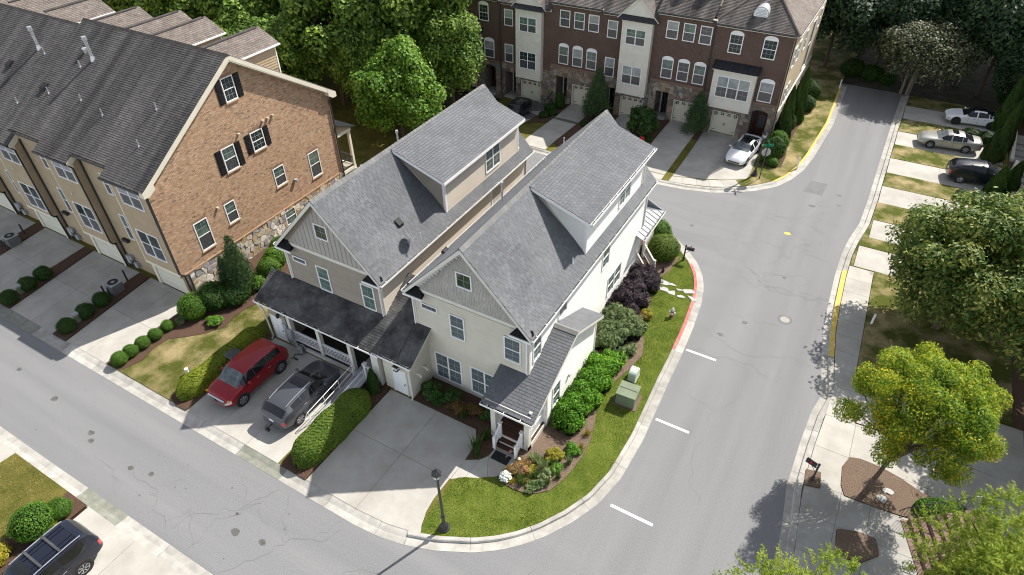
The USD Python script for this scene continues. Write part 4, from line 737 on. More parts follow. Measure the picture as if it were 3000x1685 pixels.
put('bracket', B(-12.05, -11.85, 17.5, 17.7, zE-.3, zE-.05), M['trim'], PB)
for k in range(13):
    y = 17.62 + k*.14
    if y < 19.3: put('deck_plank', B(-11.62, -9.5, y, y+.132, .52, .56), M['deck'], PB)
put('porch_skirt', MB().box(-9.5, -9.46, 17.55, 19.4, .1, .5).box(-11.64, -9.46, 17.56, 17.6, .1, .5).box(-11.64, -11.6, 17.6, 19.4, .1, .5), M['trim'], PB)
for k, (ya_, zt_) in enumerate(((17.3, .39), (17.0, .24))):
    put('tread', B(-11.05, -9.9, ya_-.02, ya_+.28, zt_-.035, zt_), M['deck'], PB); put('riser', B(-11.05, -9.9, ya_, ya_+.02, .1, zt_-.035), M['trim'], PB)
put('riser', B(-11.05, -9.9, 17.57, 17.62, .39, .515), M['trim'], PB)
for x in (-11.12, -9.86):
    balustrade(PB, (x, 17.5, .53), (x, 16.98, .16), .12, .86, 'white', name='stair_rail'); put('newel', MB().box(x-.07, x+.07, 16.86, 17.0, .1, 1.06).box(x-.07, x+.07, 17.46, 17.6, .3, 1.5).box(x-.1, x+.1, 17.43, 17.63, 1.5, 1.55), M['white'], PB)
balustrade(PB, (-9.6, 17.85), (-9.6, 19.35), .68, 1.42, 'white'); balustrade(PB, (-11.55, 17.85), (-11.55, 19.35), .68, 1.42, 'white'); balustrade(PB, (-9.8, 17.66), (-9.72, 17.66), .68, 1.42, 'white')
# back porch of the cream house, standing-seam roof and steps to the lawn
zq, zw = 2.95, 3.55; RP = Fr((-9.95, 34.0, zq), (0, 1, 0), np.array([-1, 0, .5])/1.118)
pr_ = put('back_porch_roof', MB().prism(Polygon([(0, 0), (4.0, 0), (2.6, 1.3), (.5, 1.3)]), -.05, 0, RP).prism(Polygon([(-11.2, zw), (-9.95, zq), (-13.2, zq), (-12.6, zw)]), -38.0, -37.96, FZ), M['seam_metal'], PB)
put('porch_hip', MB().add(np.array([[-9.95, 38.0, zq], [-11.15, 36.7, zw+.04], [-16, 36.7, zw+.04], [-17, 38.0, zq], [-9.95, 34.0, zq], [-11.15, 34.5, zw+.04], [-10.5, 34.0, zq+.25]]), np.array([[0, 3, 2], [0, 2, 1], [4, 5, 6]])), M['seam_metal'], PB)
for k in range(1, 9): put('seam', B(k*.45-.015, k*.45+.015, 0, min(1.3, max(.15, (4-k*.45)/1.4*1.3), max(.2, k*.45/.5*1.3)), 0, .03, F=RP), M['seam_metal_black'], pr_)
gutter(PB, (-9.95, 34.0, zq), (-9.95, 38.0, zq), out=(1, 0, 0))
put('porch_deck', B(-13, -10.2, 35.4, 37.8, .75, .85), M['deck'], PB)
for y in (36.9, 35.35): put('post', B(-10.3, -10.16, y-.07, y+.07, .1, 2.9 if y > 36 else 1.9), M['trim'], PB)
balustrade(PB, (-10.23, 35.4), (-10.23, 37.0), 1.0, 1.75, 'trim')
balustrade(PB, (-10.2, 35.3, .85), (-9.2, 34.75, .1), .12, .95, 'trim', name='stair_rail'); balustrade(PB, (-10.6, 34.55, .85), (-9.75, 34.2, .1), .12, .85, 'trim', name='stair_rail')
for k in range(4): put('tread', B(-10.3+k*.28, -10.0+k*.28, 34.6, 35.2, .66-k*.17, .7-k*.17), M['deck'], PB)
put('newel', B(-9.22, -9.08, 34.68, 34.82, .1, 1.1), M['trim'], PB)
# the satellite dish, ramp, mats
t = thing('satellite_dish', 'white satellite dish at the roof edge of the taupe house', 'satellite dish', (-19.35, 21.9, 6.95))
put('reflector', MB().lathe([(.001, .0), (.2, .02), (.34, .075), (.35, .095), (.2, .05), (.001, .03)], (0, 0, 0), 20), M['white'], t)
dshp = t.GetPrimAtPath if False else None
UsdGeom.Xformable(stage.GetPrimAtPath(str(t.GetPath()) + '/reflector')).AddTransformOp().Set(Gf.Matrix4d().SetRotate(Gf.Rotation(Gf.Vec3d(0, 0, 1), Gf.Vec3d(.42, .8, .42))) * Gf.Matrix4d().SetTranslate(Gf.Vec3d(.0, 0, .55)))
put('mast', MB().tube([(0, 0, -.1), (0, 0, .4), (.05, .02, .55)], .03).tube([(-.3, .2, .1), (0, 0, .3)], .02).tube([(-.3, -.2, .1), (0, 0, .3)], .02), M['grey_box'], t); put('feed_arm', MB().tube([(.05, .05, .35), (.55, .3, .75)], .02).ell((.56, .31, .8), (.06, .06, .08), 1), M['grey_box'], t)
t = thing('wheelchair_ramp', 'long grey metal wheelchair ramp with tube handrails beside the silver car', 'ramp')
put('deck', MB().prism(Polygon([(13.3, .11), (17.0, .44), (17.0, .38), (13.3, .08)]), -20.5, -19.68, Fr((0, 0, 0), (0, 1, 0), (0, 0, 1), (1, 0, 0))), M['ramp'], t)
for x in (-20.5, -19.68):
    put('side_curb', MB().prism(Polygon([(13.3, .1), (17.0, .43), (17.0, .55), (13.3, .22)]), x-.02, x+.02, Fr((0, 0, 0), (0, 1, 0), (0, 0, 1), (1, 0, 0))), M['ramp'], t)
    for h in (.5, .95): put('handrail', MB().tube([(x, 13.35, .1+h), (x, 17.0, .42+h)], .022, 6), M['white'], t)
    put('handrail', MB().tube([(x, 13.35, .1+.95), (x, 13.1, .8), (x, 13.35, .6)], .022, 6), M['white'], t)
    for y in (13.4, 14.6, 15.8, 16.95): z = .1 + (y-13.3)*.09; put('rail_post', MB().tube([(x, y, z), (x, y, z+.95)], .022, 6), M['white'], t)
t = put('doormat', B(-11.0, -10.05, 16.3, 16.85, .1, .125), M['rubber'], None, label='black rubber doormat at the foot of the front steps', cat='doormat')
for k, (x, y, lb) in enumerate(((-11.35, 0, ''),)): pass

# ------------------------------------------------------------------ the brick-ended townhouse row on the left
T = thing('townhouse_row', 'townhouse row with a tan brick end gable, black shutters and brown shingle roof', 'townhouses')
BAYS = [(-38.1, -34.62, 0, (-37.4, -35.45)), (-44.87, -41.6, 0, (-44.0, -42.05)), (-51.7, -48.4, -.5, (-50.75, -48.75)), (-58.5, -55.2, -.5, (-57.5, -55.6)), (-65.4, -62.0, -.5, (-64.4, -62.5))]
sT = .66; lT = math.hypot(1, sT); eT, zT, yT = 16.75, 8.55, 24.85
FX = Fr((0, 0, 0), (0, 1, 0), (0, 0, 1), (1, 0, 0))
BAYS.append((-72.2, -68.9, -.5, (-71.3, -69.4)))
for k, (xl, xr, dz, wx) in enumerate(BAYS):
    tp = lambda y: zT + dz + (y-eT)*sT - .1
    put('wall', MB().prism(Polygon([(17.4, 0), (17.4, 2.15), (17.1, 2.15), (17.1, tp(17.1)), (yT, tp(yT)), (32.6, tp(17.1)), (32.6, 0)]), xl, xr, FX), M['tan_trim'] if False else M['tan_lap'], T)
    xn = BAYS[k+1][1] if k+1 < len(BAYS) else xl-3
    put('wall', MB().prism(Polygon([(17.62, 0), (17.62, tp(17.62)), (yT, tp(yT)), (32.6, tp(17.1)), (32.6, 0)]), xn, xl, FX), M['tan_lap'], T)
    f1, f2 = front(17.1), front(17.62); za = 8.42 + dz
    w1 = (*wx, 6.85+dz, 8.3+dz); w2 = (wx[0]-.05, wx[1]-.05, 2.95+dz*.8, 4.8+dz*.8); n1 = (xl-1.75, xl-1.3, 6.5+dz, 7.9+dz); n2 = (xl-1.75, xl-1.3, 3.0+dz, 4.85+dz)
    if k < 4:
        siding(T, f1, sbox(xl+.1, 2.2, xr-.1, za).difference(unary_union([hole(*w1), hole(*w2)])), 'tan_lap', h=.19); siding(T, f2, sbox(xn+.05, 2.2, xl-.05, za+.3).difference(unary_union([hole(*n1), hole(*n2)])), 'tan_lap', h=.19)
        window(T, f1, *w1, cols=2, up='glass_lilac', low='glass_grey', mun=(1, 1)); window(T, f1, *w2, cols=2, up='glass', low='glass_grey', mun=(2, 2), lowmun=(1, 1), muncol='dark_box')
        window(T, f2, *n1, up='glass_grey', low='glass_grey', mun=(1, 1)); window(T, f2, *n2, up='glass_green', low='glass_grey', mun=(1, 1))
        if k: siding(T, right(xr), sbox(17.12, 2.2, 17.6, za+.2), 'tan_lap', h=.19)
        put('corner_board', MB().box(xl, xl+.1, 2.2, za, -.01, .03, f1).box(xr-.1, xr+.02, 2.2, za, -.01, .03, f1), M['tan_trim'], T)
    put('band_board', MB().box(xl, xr, 2.0, 2.2, 0, .05, f1), M['tan_trim'], T)
    put('garage_wall', MB().box(xl-.02, xl+.28, 0, 2.02, -.28, -.2, f1).box(xr-.25, xr, 0, 2.02, -.28, -.2, f1).box(xl, xr, 1.86, 2.02, -.3, -.22, f1), M['tan_trim'], T)
    gd = put('garage_door', B(xl+.28, xr-.25, .1, 1.88, -.31, -.27, F=f1), M['garage'], T)
    for j in range(4): put('door_panel', B(xl+.32, xr-.29, .13+j*.44, .13+j*.44+.4, -.27, -.258, F=f1), M['garage'], gd)
    put('fascia', MB().box(xl-.1, xr+.05, eT+.02, eT+.06, zT+dz-.24, zT+dz-.03).box(xl-.1, xr+.05, eT+.06, 17.1, zT+dz-.24, zT+dz-.2), M['tan_trim'], T)
    put('eave_box', MB().prism(Polygon([(eT+.02, zT+dz-.24), (eT+.02, zT+dz-.04), (17.65, zT+dz+.56), (17.65, zT+dz+.1), (17.1, zT+dz-.24)]), xr-.02, xr+.06, FX), M['tan_trim'], T)
    gutter(T, (xl-.1, eT, zT+dz), (xr+.05, eT, zT+dz), 'black_metal', out=(0, -1, 0)); gutter(T, (xn, 17.33, zT+dz+.38), (xl-.1, 17.33, zT+dz+.38), 'black_metal', out=(0, -1, 0))
    y_ = 17.02
    downpipe(T, [(xr-.1, eT-.05, zT+dz-.1), (xr+.02, y_, zT+dz-.5), (xr+.02, y_, 2.3), (xr-.02, 17.3, 2.0), (xr+.02, 17.34, .1)], 'black_metal', .06)
    if k: downpipe(T, [(xr+.12, 17.54, zT+dz+.1), (xr+.12, 17.54, .1)], 'black_metal', .06)
    if 0 < k < 4:
        ut = MB()
        for j, (a, b, c, d) in enumerate(((.3, .62, .5, 1.15), (.72, .95, .9, 1.25), (1.0, 1.3, .35, .75))): ut.box(xr+a, xr+b, 17.38, 17.6, c, d)
        put('meter_box', ut, M['grey_box'], T)
        pp = MB()
        for j in range(5): pp.tube([(xr+.3+j*.2, 17.5, .1), (xr+.3+j*.2, 17.5, .5+.15*j)], .025, 5)
        put('conduit', pp, M['dark_box'], T)
        if k < 3: put('wall_vent', B(xl+1.3, xl+1.45, 5.6, 5.7, 0, .1, F=f1), M['tan_trim'], T); put('wall_lamp', MB().box(xr+.9, xr+1.5, 2.55, 2.75, 0, .25, f2), M['black_metal'], T)
# roof planes: units one and two, then the lower pair
def notch(xa, xb, dz):
    P = sbox(xa, 0, xb, (yT-eT)*lT)
    for k, (xl, xr, d_, _) in enumerate(BAYS):
        xn = BAYS[k+1][1] if k+1 < len(BAYS) else xl-3
        P = P.difference(sbox(xn+.05, -1, xl-.1, .58*lT))
    return P
for xa, xb, dz in ((-48.35, -34.24, 0), (-73, -48.35, -.5)):
    tr_ = roof_face(T, 'roof', (0, eT, zT+dz), (1, 0, 0), np.array([0, 1, sT])/lT, notch(xa, xb, dz), 'roof_charcoal', h=.15, w=.33, limit=300 if dz == 0 else 0, seed=21, butt=.022, under='ridge_dark')
    roof_face(T, 'roof', (0, 2*yT-eT, zT+dz), (-1, 0, 0), np.array([0, -1, sT])/lT, sbox(-xb, 0, -xa, (yT-eT)*lT), 'roof_tan', h=.3, w=.5, seed=22, under='ridge_dark')
    zz = zT + dz + (yT-eT)*sT
    for a in np.arange(xa, xb-.1, .33): put('ridge_cap', MB().prism(Polygon([(yT-.17, zz-.09), (yT, zz+.05), (yT+.17, zz-.09)]), a, a+.31, FX), M['ridge_dark'], tr_)
put('rake_board', MB().prism(Polygon([(eT, zT-.03), (yT, zT-.03+(yT-eT)*sT), (2*yT-eT, zT-.03), (2*yT-eT, zT-.3), (yT, zT-.33+(yT-eT)*sT), (eT, zT-.3)]), -34.27, -34.2, FX).prism(Polygon([(eT, zT-.3), (yT, zT-.36+(yT-eT)*sT), (2*yT-eT, zT-.3), (2*yT-eT, zT-.34), (yT, zT-.4+(yT-eT)*sT), (eT, zT-.34)]), -34.62, -34.2, FX), M['tan_trim'], T)
put('eave_box', MB().prism(Polygon([(eT-.02, zT-.02), (eT-.02, zT-.36), (17.1, zT-.36), (17.55, zT-.1), (17.55, zT+.45)]), -34.6, -34.19, FX).prism(Polygon([(32.95, zT-.02), (32.95, zT-.36), (32.6, zT-.36), (32.2, zT-.1), (32.2, zT+.45)]), -34.6, -34.19, FX), M['tan_trim'], T)
XW = -34.6; fw_ = right(XW)
WT = [(24.16, 24.95, 11.1, 12.5, 'glass', 'glass', 1), (22.68, 23.58, 6.9, 8.42, 'glass_green', 'glass_grey', 1), (25.1, 26.02, 7.25, 8.48, 'glass', 'glass', 1), (26.06, 26.94, 4.0, 5.3, 'glass_green', 'glass_grey', 0), (29.4, 30.33, 3.0, 4.92, 'glass_green', 'glass_grey', 0), (19.13, 20.05, 2.85, 4.83, 'glass_green', 'glass_grey', 0), (21.6, 22.34, 3.53, 4.9, 'glass_green', 'glass_grey', 0), (26.05, 26.95, .7, 1.75, 'glass_green', 'glass_green', 0)]
hs = unary_union([hole(a, b, c-.08, d+.18, .09) for a, b, c, d, *_ in WT])
gab = Polygon([(17.12, 2.08), (32.55, 2.08), (32.55, 8.35), (yT, 13.43), (17.12, 8.35)])
put('gable_wall', MB().prism(Polygon([(17.12, 0), (32.55, 0), (32.55, 8.5), (yT, 13.55), (17.12, 8.5)]), -.2, -.012, fw_), M['mortar'], T)
C = slabs(fw_, courses(gab.difference(hs), .0755, .215, off=.5, gap=.012, vgap=.011, seed=31), -.014, .007, .006)
rb = np.random.default_rng(5); pick = rb.choice(4, len(C), p=[.42, .33, .20, .05])
near = np.argsort(((C.mean(1)-CAM)**2).sum(1)); put_n = set(near[:300].tolist())
for i in near[:300]: put('brick', (C[i], BOXF), BR[pick[i]], T, per=8)
for q in range(4):
    sel = C[[i for i in range(len(C)) if pick[i] == q and i not in put_n]]
    put('bricks', (sel.reshape(-1, 3), (BOXF[None] + 8*np.arange(len(sel))[:, None, None]).reshape(-1, 3)), BR[q], T, kind='stuff', per=8)
lg = MB()
for a in np.arange(17.0, 32.5, .082): lg.box(a, a+.07, 2.0, 2.09, -.01, .07, fw_)
put('brick_ledge', lg, BR[0], T, kind='stuff', per=8)
for a, b, c, d, u, l, sh in WT:
    w_ = window(T, fw_, a, b, c, d, up=u, low=l, mun=(3 if sh else 2, 2), lowmun=None if u == 'glass' else (1, 1), w=-.012, proud=.05, t=.06, sill=None)
    if c > 2:
        q = MB(); s_ = MB()
        for x in np.arange(a-.12, b+.1, .078): q.box(x, x+.066, d+.07, d+.27, -.01, .012, fw_); s_.box(x, x+.066, c-.15, c-.065, -.01, .085, fw_)
        put('soldier_course', q, BR[2], w_, kind='stuff'); put('sill', s_, BR[1], w_, kind='stuff')
    if sh:
        for x in (a-.56, b+.1):
            s2 = put('shutter', MB().box(x, x+.44, c-.06, d+.06, 0, .04, fw_), M['door_black'], T)
            for z0_, z1_ in ((c+.0, (c+d)/2-.06), ((c+d)/2+.06, d)):
                put('shutter_panel', B(x+.07, x+.37, z0_, z1_, .04, .055, F=fw_), M['door_black'], s2)
for y, z in ((26.29, 8.95), (26.73, 8.95), (27.18, 8.98), (24.21, 8.9), (21.07, 5.05)): put('wall_vent', MB().box(y-.07, y+.07, z-.06, z+.06, 0, .17, fw_), M['stucco_tan'], T)
put('wall_lamp', MB().lathe([(.1, -.12), (.13, .12), (.001, .16)], (XW+.14, 27.65, 3.7), 8), M['grey_box'], T)
stones(T, 'stone', fw_, sbox(17.55, .0, 32.5, 2.0).difference(hole(26.05, 26.95, .7, 1.75, .07)), .36, ST, 300, 12)
downpipe(T, [(-34.5, 17.04, 8.3), (-34.55, 17.03, 2.3), (-34.5, 17.3, 2.05), (-34.5, 17.55, 1.95), (-34.52, 17.56, .1)], 'black_metal', .06); downpipe(T, [(-34.35, 32.85, 8.4), (-34.5, 32.45, 8.0), (-34.5, 32.45, .3)], 'black_metal', .07)
put('end_pier', B(-34.9, -34.62, 17.4, 17.6, 0, 2.1), M['tan_trim'], T)
for xa, ty in ((-39.5, 31.9), (-44.7, 31.6), (-47.6, 31.7), (-51.3, 30.8), (-56.6, 30.8), (-61.5, 31.2), (-66.5, 31.0)):
    zg = 12.7; hw = 1.75
    put('rear_gable_wall', MB().prism(Polygon([(xa-hw+.15, 8), (xa+hw-.15, 8), (xa+hw-.15, zg-.9), (xa, zg-.1), (xa-hw+.15, zg-.9)]), -ty+.35, -25, FZ), M['tan_lap'], T)
    siding(T, right(xa+hw-.15), sbox(26, 10.2, ty-.4, zg-.95), 'tan_lap', h=.19)
    for sg in (1, -1): roof_face(T, 'rear_gable_roof', (xa+sg*hw, 25.2 if sg > 0 else ty, zg-.5*hw), (0, sg, 0), np.array([-sg, 0, .5])/1.118, sbox(0, 0, ty-25.2, hw*1.118), 'roof_tan', h=.17, w=.33, seed=23, under='tan_trim')
    put('ridge_cap', B(xa-.14, xa+.14, 26.5, ty-.3, zg-.03, zg+.05), M['ridge_dark'], T); put('gutter', B(xa+hw-.0, xa+hw+.1, 25.4, ty, zg-.5*hw-.1, zg-.5*hw), M['white'], T); put('corner_board', B(xa+hw-.2, xa+hw-.11, ty-.42, ty-.33, 9, zg-.95), M['white'], T)
def on_T(x, y): return zT + (-.5 if x < -48.35 else 0) + (y-eT)*sT
for x, y, k in ((-44.9, 22.6, 'flue'), (-51.5, 22.7, 'flue'), (-47.6, 20.2, 'hood'), (-53.3, 21.2, 'hood'), (-46.0, 22.9, 'box'), (-54.6, 20.0, 'box'), (-37.0, 21.0, 'v'), (-36.6, 18.9, 'v'), (-41.0, 19.8, 'v'), (-43.6, 20.2, 'v'), (-45.6, 22.0, 'v'), (-46.9, 20.0, 'v'), (-50.6, 22.5, 'v'), (-50.0, 19.2, 'v'), (-56.5, 21.2, 'v'), (-53.4, 18.6, 'v')):
    z = on_T(x, y)
    if k == 'flue': put('flue', MB().lathe([(.22, -.25), (.14, .1), (.1, .25), (.1, .85)], (x, y, z), 10).lathe([(.1, .85), (.1, 1.25), (.15, 1.25), (.15, 1.5), (.001, 1.52)], (x, y, z), 10), M['steel'], T)
    elif k == 'v': put('plumbing_vent', MB().lathe([(.11, -.1), (.04, .08), (.04, .42), (.001, .42)], (x, y, z), 8), M['steel'], T)
    elif k == 'box': put('roof_vent', MB().lathe([(.12, -.1), (.12, .2), (.17, .2), (.15, .3), (.001, .33)], (x, y, z), 8), M['steel'], T)
    else: put('roof_vent', MB().prism(Polygon([(y-.3, z-.15), (y-.2, z+.12), (y+.25, z+.3), (y+.25, z)]), x-.22, x+.22, FX), M['metal_dark'], T)
put('rear_deck', MB().box(-38.5, -34.72, 32.6, 34.2, 1.5, 1.75).box(-34.9, -34.7, 34.0, 34.2, 0, 1.5), M['tan_trim'], T); balustrade(T, (-34.8, 32.75), (-34.8, 34.1), 1.85, 2.6, 'black_metal', th=.02); balustrade(T, (-34.85, 34.12), (-38, 34.12), 1.85, 2.6, 'black_metal', th=.02)
put('post', B(-34.92, -34.72, 33.95, 34.15, 1.75, 4.9), M['tan_trim'], T); put('porch_beam', MB().box(-38.5, -34.65, 33.9, 34.2, 4.8, 5.05).box(-34.9, -34.65, 32.6, 33.9, 4.8, 5.05), M['tan_trim'], T)
put('porch_gable', MB().prism(Polygon([(32.6, 5.05), (34.4, 5.05), (32.6, 5.75)]), -34.85, -34.7, FX), M['tan_lap'], T)
put('rear_porch_roof', MB().prism(Polygon([(32.6, 5.78), (34.55, 5.02), (34.55, 5.1), (32.6, 5.88)]), -38.6, -34.45, FX), M['seam_metal_black'], T)

# ------------------------------------------------------------------ the dark brick townhouse row behind
R_ = thing('townhouse_row', 'dark red brick townhouse row with white bay fronts and fieldstone garages', 'townhouses')
YR = 57.0; RF = front(YR); sR = .6; lR = math.hypot(1, sR)
R_wall = []
def bay(F, u0, u1, v0, v1, d, wins, cap=False):
    b = put('bay_window', B(u0, u1, v0, v1, 0, d, F=F), M['trim'], R_); Fb = Fr(F.o + F.W*d, F.U, F.V, F.W)
    fr = MB()
    for a, c in ((v0, v0+.14), (v1-.14, v1)): fr.box(u0-.03, u1+.03, a, c, 0, .03, Fb)
    for a in (u0, u1-.1): fr.box(a, a+.1, v0+.14, v1-.14, 0, .028, Fb)
    m = (v0+v1)/2
    if v1-v0 > 4:
        for z in (m-.55, m+.5): fr.box(u0+.1, u1-.1, z-.04, z+.04, 0, .025, Fb)
        fr.box((u0+u1)/2-.04, (u0+u1)/2+.04, m-.51, m+.46, 0, .0245, Fb)
        for x in (u0+.3, u1-.4): fr.box(x, x+.1, v0-.14, v0, -.25, 0, Fb)
    put('bay_trim', fr, M['trim'], b)
    for w in wins: window(b and R_, Fb, *w[:4], cols=w[4], up=w[5], low='glass_grey', mun=w[6], lowmun=w[7], w=0, proud=.05)
    if cap:
        q = MB().prism(Polygon([(-d-.28, v1), (0.02, v1+.55), (.02, v1)]), u0-.2, u1+.2, Fr(F.o, -F.W, F.V, F.U)); cp = put('bay_roof', q, M['seam_metal_black'], R_)
        for s in np.arange(u0-.1, u1+.2, .42): put('seam', MB().prism(Polygon([(-d-.28, v1+.005), (0, v1+.56), (0, v1+.59), (-d-.28, v1+.04)]), s, s+.035, Fr(F.o, -F.W, F.V, F.U)), M['metal_dark'], cp)
        put('bay_cornice', B(u0-.12, u1+.12, v1-.1, v1+.0, 0, d+.2, F=F), M['trim'], R_)
UNITS = [(-13.1, -6.72, 0.05, 'end', 3.7), (-18.25, -13.1, .25, 'three', 3.75), (-23.4, -18.25, -.4, 'bay', 3.85), (-28.7, -23.4, -.35, 'three', 3.8), (-34.45, -28.7, -1.0, 'bay', 3.7), (-41.0, -34.45, -1.0, 'end', 3.6)]
for k, (xl, xr, z0, ty, hb) in enumerate(UNITS):
    ze_ = z0 + (9.75 if ty != 'bay' else 9.65); op = []; W = xr - xl; sb = z0 + hb
    off = xl + 13.1 if ty == 'end' else (xl + 18.25 if ty == 'three' else xl + 23.4)
    if ty == 'end': gx, ex_ = (-12.05+off, -9.7+off), (-8.65+off, -7.25+off)
    elif ty == 'three': gx, ex_ = (-15.75+off, -13.4+off), (-17.55+off, -16.35+off)
    else: gx, ex_ = (-21.0+off, -18.7+off), (-22.95+off, -21.65+off)
    gz, ez = z0+2.25, z0+2.75
    g_ = sbox(gx[0], z0-.3, gx[1], gz); e_ = sbox(ex_[0], z0-.3, ex_[1], ez)
    if ty == 'end': a = np.linspace(0, np.pi, 11); e_ = e_.union(Polygon(np.c_[(ex_[0]+ex_[1])/2 + (ex_[1]-ex_[0])/2*np.cos(a), ez-.01+.35*np.sin(a)]))
    opn = g_.union(e_); fac = sbox(xl, z0-.5, xr, ze_)
    put('wall', MB().prism(fac.difference(opn).intersection(sbox(xl, sb, xr, ze_)), -1.4, 0, RF), M['brick_red'], R_)
    put('stone_wall', MB().prism(fac.difference(opn).intersection(sbox(xl, z0-.5, xr, sb)), -1.4, 0, RF), M['mortar_dark'], R_)
    put('inner_wall', B(xl, xr, z0-.5, ze_, -15, -1.4, F=RF), M['stone_wall'] if 'stone_wall' in M else M['mortar_dark'], R_)
    stones(R_, 'stone', RF, sbox(xl+.02, z0-.05, xr-.02, sb-.14).difference(opn.buffer(.02)), .42, SD, 50, 40+k, depth=(.015, .06))
    so = MB()
    for x in np.arange(xl, xr-.05, .085): so.box(x, x+.073, sb-.13, sb+.07, 0, .035, RF)
    put('soldier_course', so, M['brick_step'], R_, kind='stuff')
    # garage door with its small lights, hinges and handles
    gd = put('garage_door', B(gx[0], gx[1], z0+.1, gz, -.36, -.3, F=RF), M['garage'], R_); put('door_frame', MB().box(gx[0]-.0, gx[0]+.07, z0, gz, -.3, .03, RF).box(gx[1]-.07, gx[1], z0, gz, -.3, .03, RF).box(gx[0]+.07, gx[1]-.07, gz-.07, gz, -.3, .03, RF), M['trim'], R_)
    for j in range(4):
        c = gx[0] + (gx[1]-gx[0])*(j+.5)/4
        for dx_ in (-.085, .085):
            for dz_ in (-.07, .07): put('door_light', B(c+dx_-.065, c+dx_+.065, gz-.32+dz_-.05, gz-.32+dz_+.05, -.3, -.285, F=RF), M['glass'], gd)
    for j in range(3): put('door_panel', B(gx[0]+.1, gx[1]-.1, z0+.15+j*.55, z0+.65+j*.55, -.3, -.29, F=RF), M['garage'], gd)
    hg = MB()
    for zz in (z0+.35, z0+1.75): hg.box(gx[0]+.08, gx[0]+.4, zz-.02, zz+.02, -.29, -.275, RF).box(gx[1]-.4, gx[1]-.08, zz-.02, zz+.02, -.29, -.275, RF)
    hg.box((gx[0]+gx[1])/2-.07, (gx[0]+gx[1])/2-.03, z0+.85, z0+1.1, -.29, -.26, RF).box((gx[0]+gx[1])/2+.03, (gx[0]+gx[1])/2+.07, z0+.85, z0+1.1, -.29, -.26, RF); put('hinge', hg, M['black_metal'], gd, kind='stuff')
    # recessed entrance
    ec = (ex_[0]+ex_[1])/2; hd = .45 if ty != 'end' else .62
    dd = put('door', B(ec-hd+.1, ec+hd+.1, z0+.15, z0+2.35, -1.39, -1.34, F=RF), M['door_wood' if ty == 'end' else 'door_black'], R_); put('door_frame', MB().box(ec-hd, ec-hd+.1, z0+.1, z0+2.45, -1.39, -1.3, RF).box(ec+hd+.1, ec+hd+.2, z0+.1, z0+2.45, -1.39, -1.3, RF), M['trim' if ty != 'end' else 'door_wood'], R_)
    if ty == 'end': put('pane', B(ec-.2, ec+.4, z0+.9, z0+2.1, -1.34, -1.325, F=RF), M['glass_grey'], dd)
    if k in (2, 3): put('wreath', MB().tube([(ec+.1+.2*math.cos(t), YR+1.31, z0+1.7+.2*math.sin(t)) for t in np.linspace(0, 2*np.pi, 15)], .05, 6), M['grass_dry'], dd)
    put('stoop', B(ex_[0], ex_[1], -1.39, .25, z0-.1, z0+.13, F=Fr((0, YR, 0), (1, 0, 0), (0, -1, 0), (0, 0, 1))), M['concrete'], R_)
    put('frieze_board', B(xl, xr, ze_-.2, ze_-.02, 0, .08, F=RF), M['trim'], R_); put('fascia', B(xl-.05, xr+.05, ze_-.06, ze_+.12, .08, .34, F=RF), M['trim'], R_)
    gutter(R_, (xl-.05, YR-.36, ze_+.1), (xr+.05, YR-.36, ze_+.1), 'black_metal', out=(0, -1, 0), hang=False)
    # windows
    gm = lambda j: ('glass_green', 'glass_pale', 'glass_green', 'glass_grey')[j % 4]
    if ty == 'three':
        for j, x in enumerate((-17.3, -15.8, -14.33)):
            window(R_, RF, x+off, x+off+.92, z0+7.72, z0+9.1, up=gm(j+k), low='glass_grey', mun=(2, 2), lowmun=(1, 1), muncol='grey_box', w=0, proud=.05); window(R_, RF, x+off, x+off+.92, z0+4.15, z0+5.75, up=gm(j+k+1), low='glass_grey', mun=(2, 2), lowmun=(1, 1), muncol='grey_box', arch=.28, w=0, proud=.05)
    elif ty == 'bay':
        for a, b in ((7.52, 8.95), (3.86, 5.55)): window(R_, RF, -22.85+off, -22.0+off, z0+a, z0+b, up='glass_pale', low='glass_grey', mun=(2, 2), lowmun=(1, 1), muncol='grey_box', w=0, proud=.05)
        wl = [(-20.85+off, -19.1+off, z0+7.4, z0+8.7, 2, 'glass_green', (2, 2), (1, 1)), (-20.85+off, -19.1+off, z0+3.75, z0+5.35, 2, 'glass_pale' if k == 2 else 'glass', (2, 2), (1, 1))]
        bay(RF, -21.35+off, -18.5+off, z0+2.65, z0+9.4, .5, wl)
        gx_, zb_ = -19.95+off, ze_ - .05
        put('gable_front', MB().prism(Polygon([(gx_-1.75, zb_+.1), (gx_+1.75, zb_+.1), (gx_, zb_+1.85)]), .0, .3, RF), M['trim'], R_)
        for sg in (1, -1): roof_face(R_, 'gable_roof', (gx_+sg*1.95, YR-.5 if sg > 0 else YR+4, zb_-.05), (0, sg, 0), np.array([-sg, 0, 1])/1.414, sbox(0, 0, 4.5, 1.95*1.414), 'roof_brown', h=.15, w=.33, seed=33, under='trim')
        put('bay_roof', MB().prism(Polygon([(-.85, zb_-.1), (.0, zb_+.42), (0, zb_-.1)]), gx_-1.7, gx_+1.7, Fr(RF.o, -RF.W, RF.V, RF.U)), M['seam_metal_black'], R_)
    else:
        for x in (-11.75, -8.95): window(R_, RF, x+off, x+off+.98, z0+7.6, z0+9.05, up='glass', low='glass', mun=(3, 2), arch=.3, w=0, proud=.05)
        window(R_, RF, -8.45+off, -7.4+off, z0+3.95, z0+5.55, up='glass_pale', low='glass_grey', mun=(1, 1), arch=.3, w=0, proud=.05)
        bay(RF, -12.5+off, -8.85+off, z0+2.75, z0+6.25, .55, [(-12.0+off, -9.25+off, z0+3.85, z0+5.6, 3, 'glass_pale', (2, 2), (2, 2))], cap=True)
    # roof
    Fo = (0, YR-.36, ze_+.1); zz = ze_ + .1
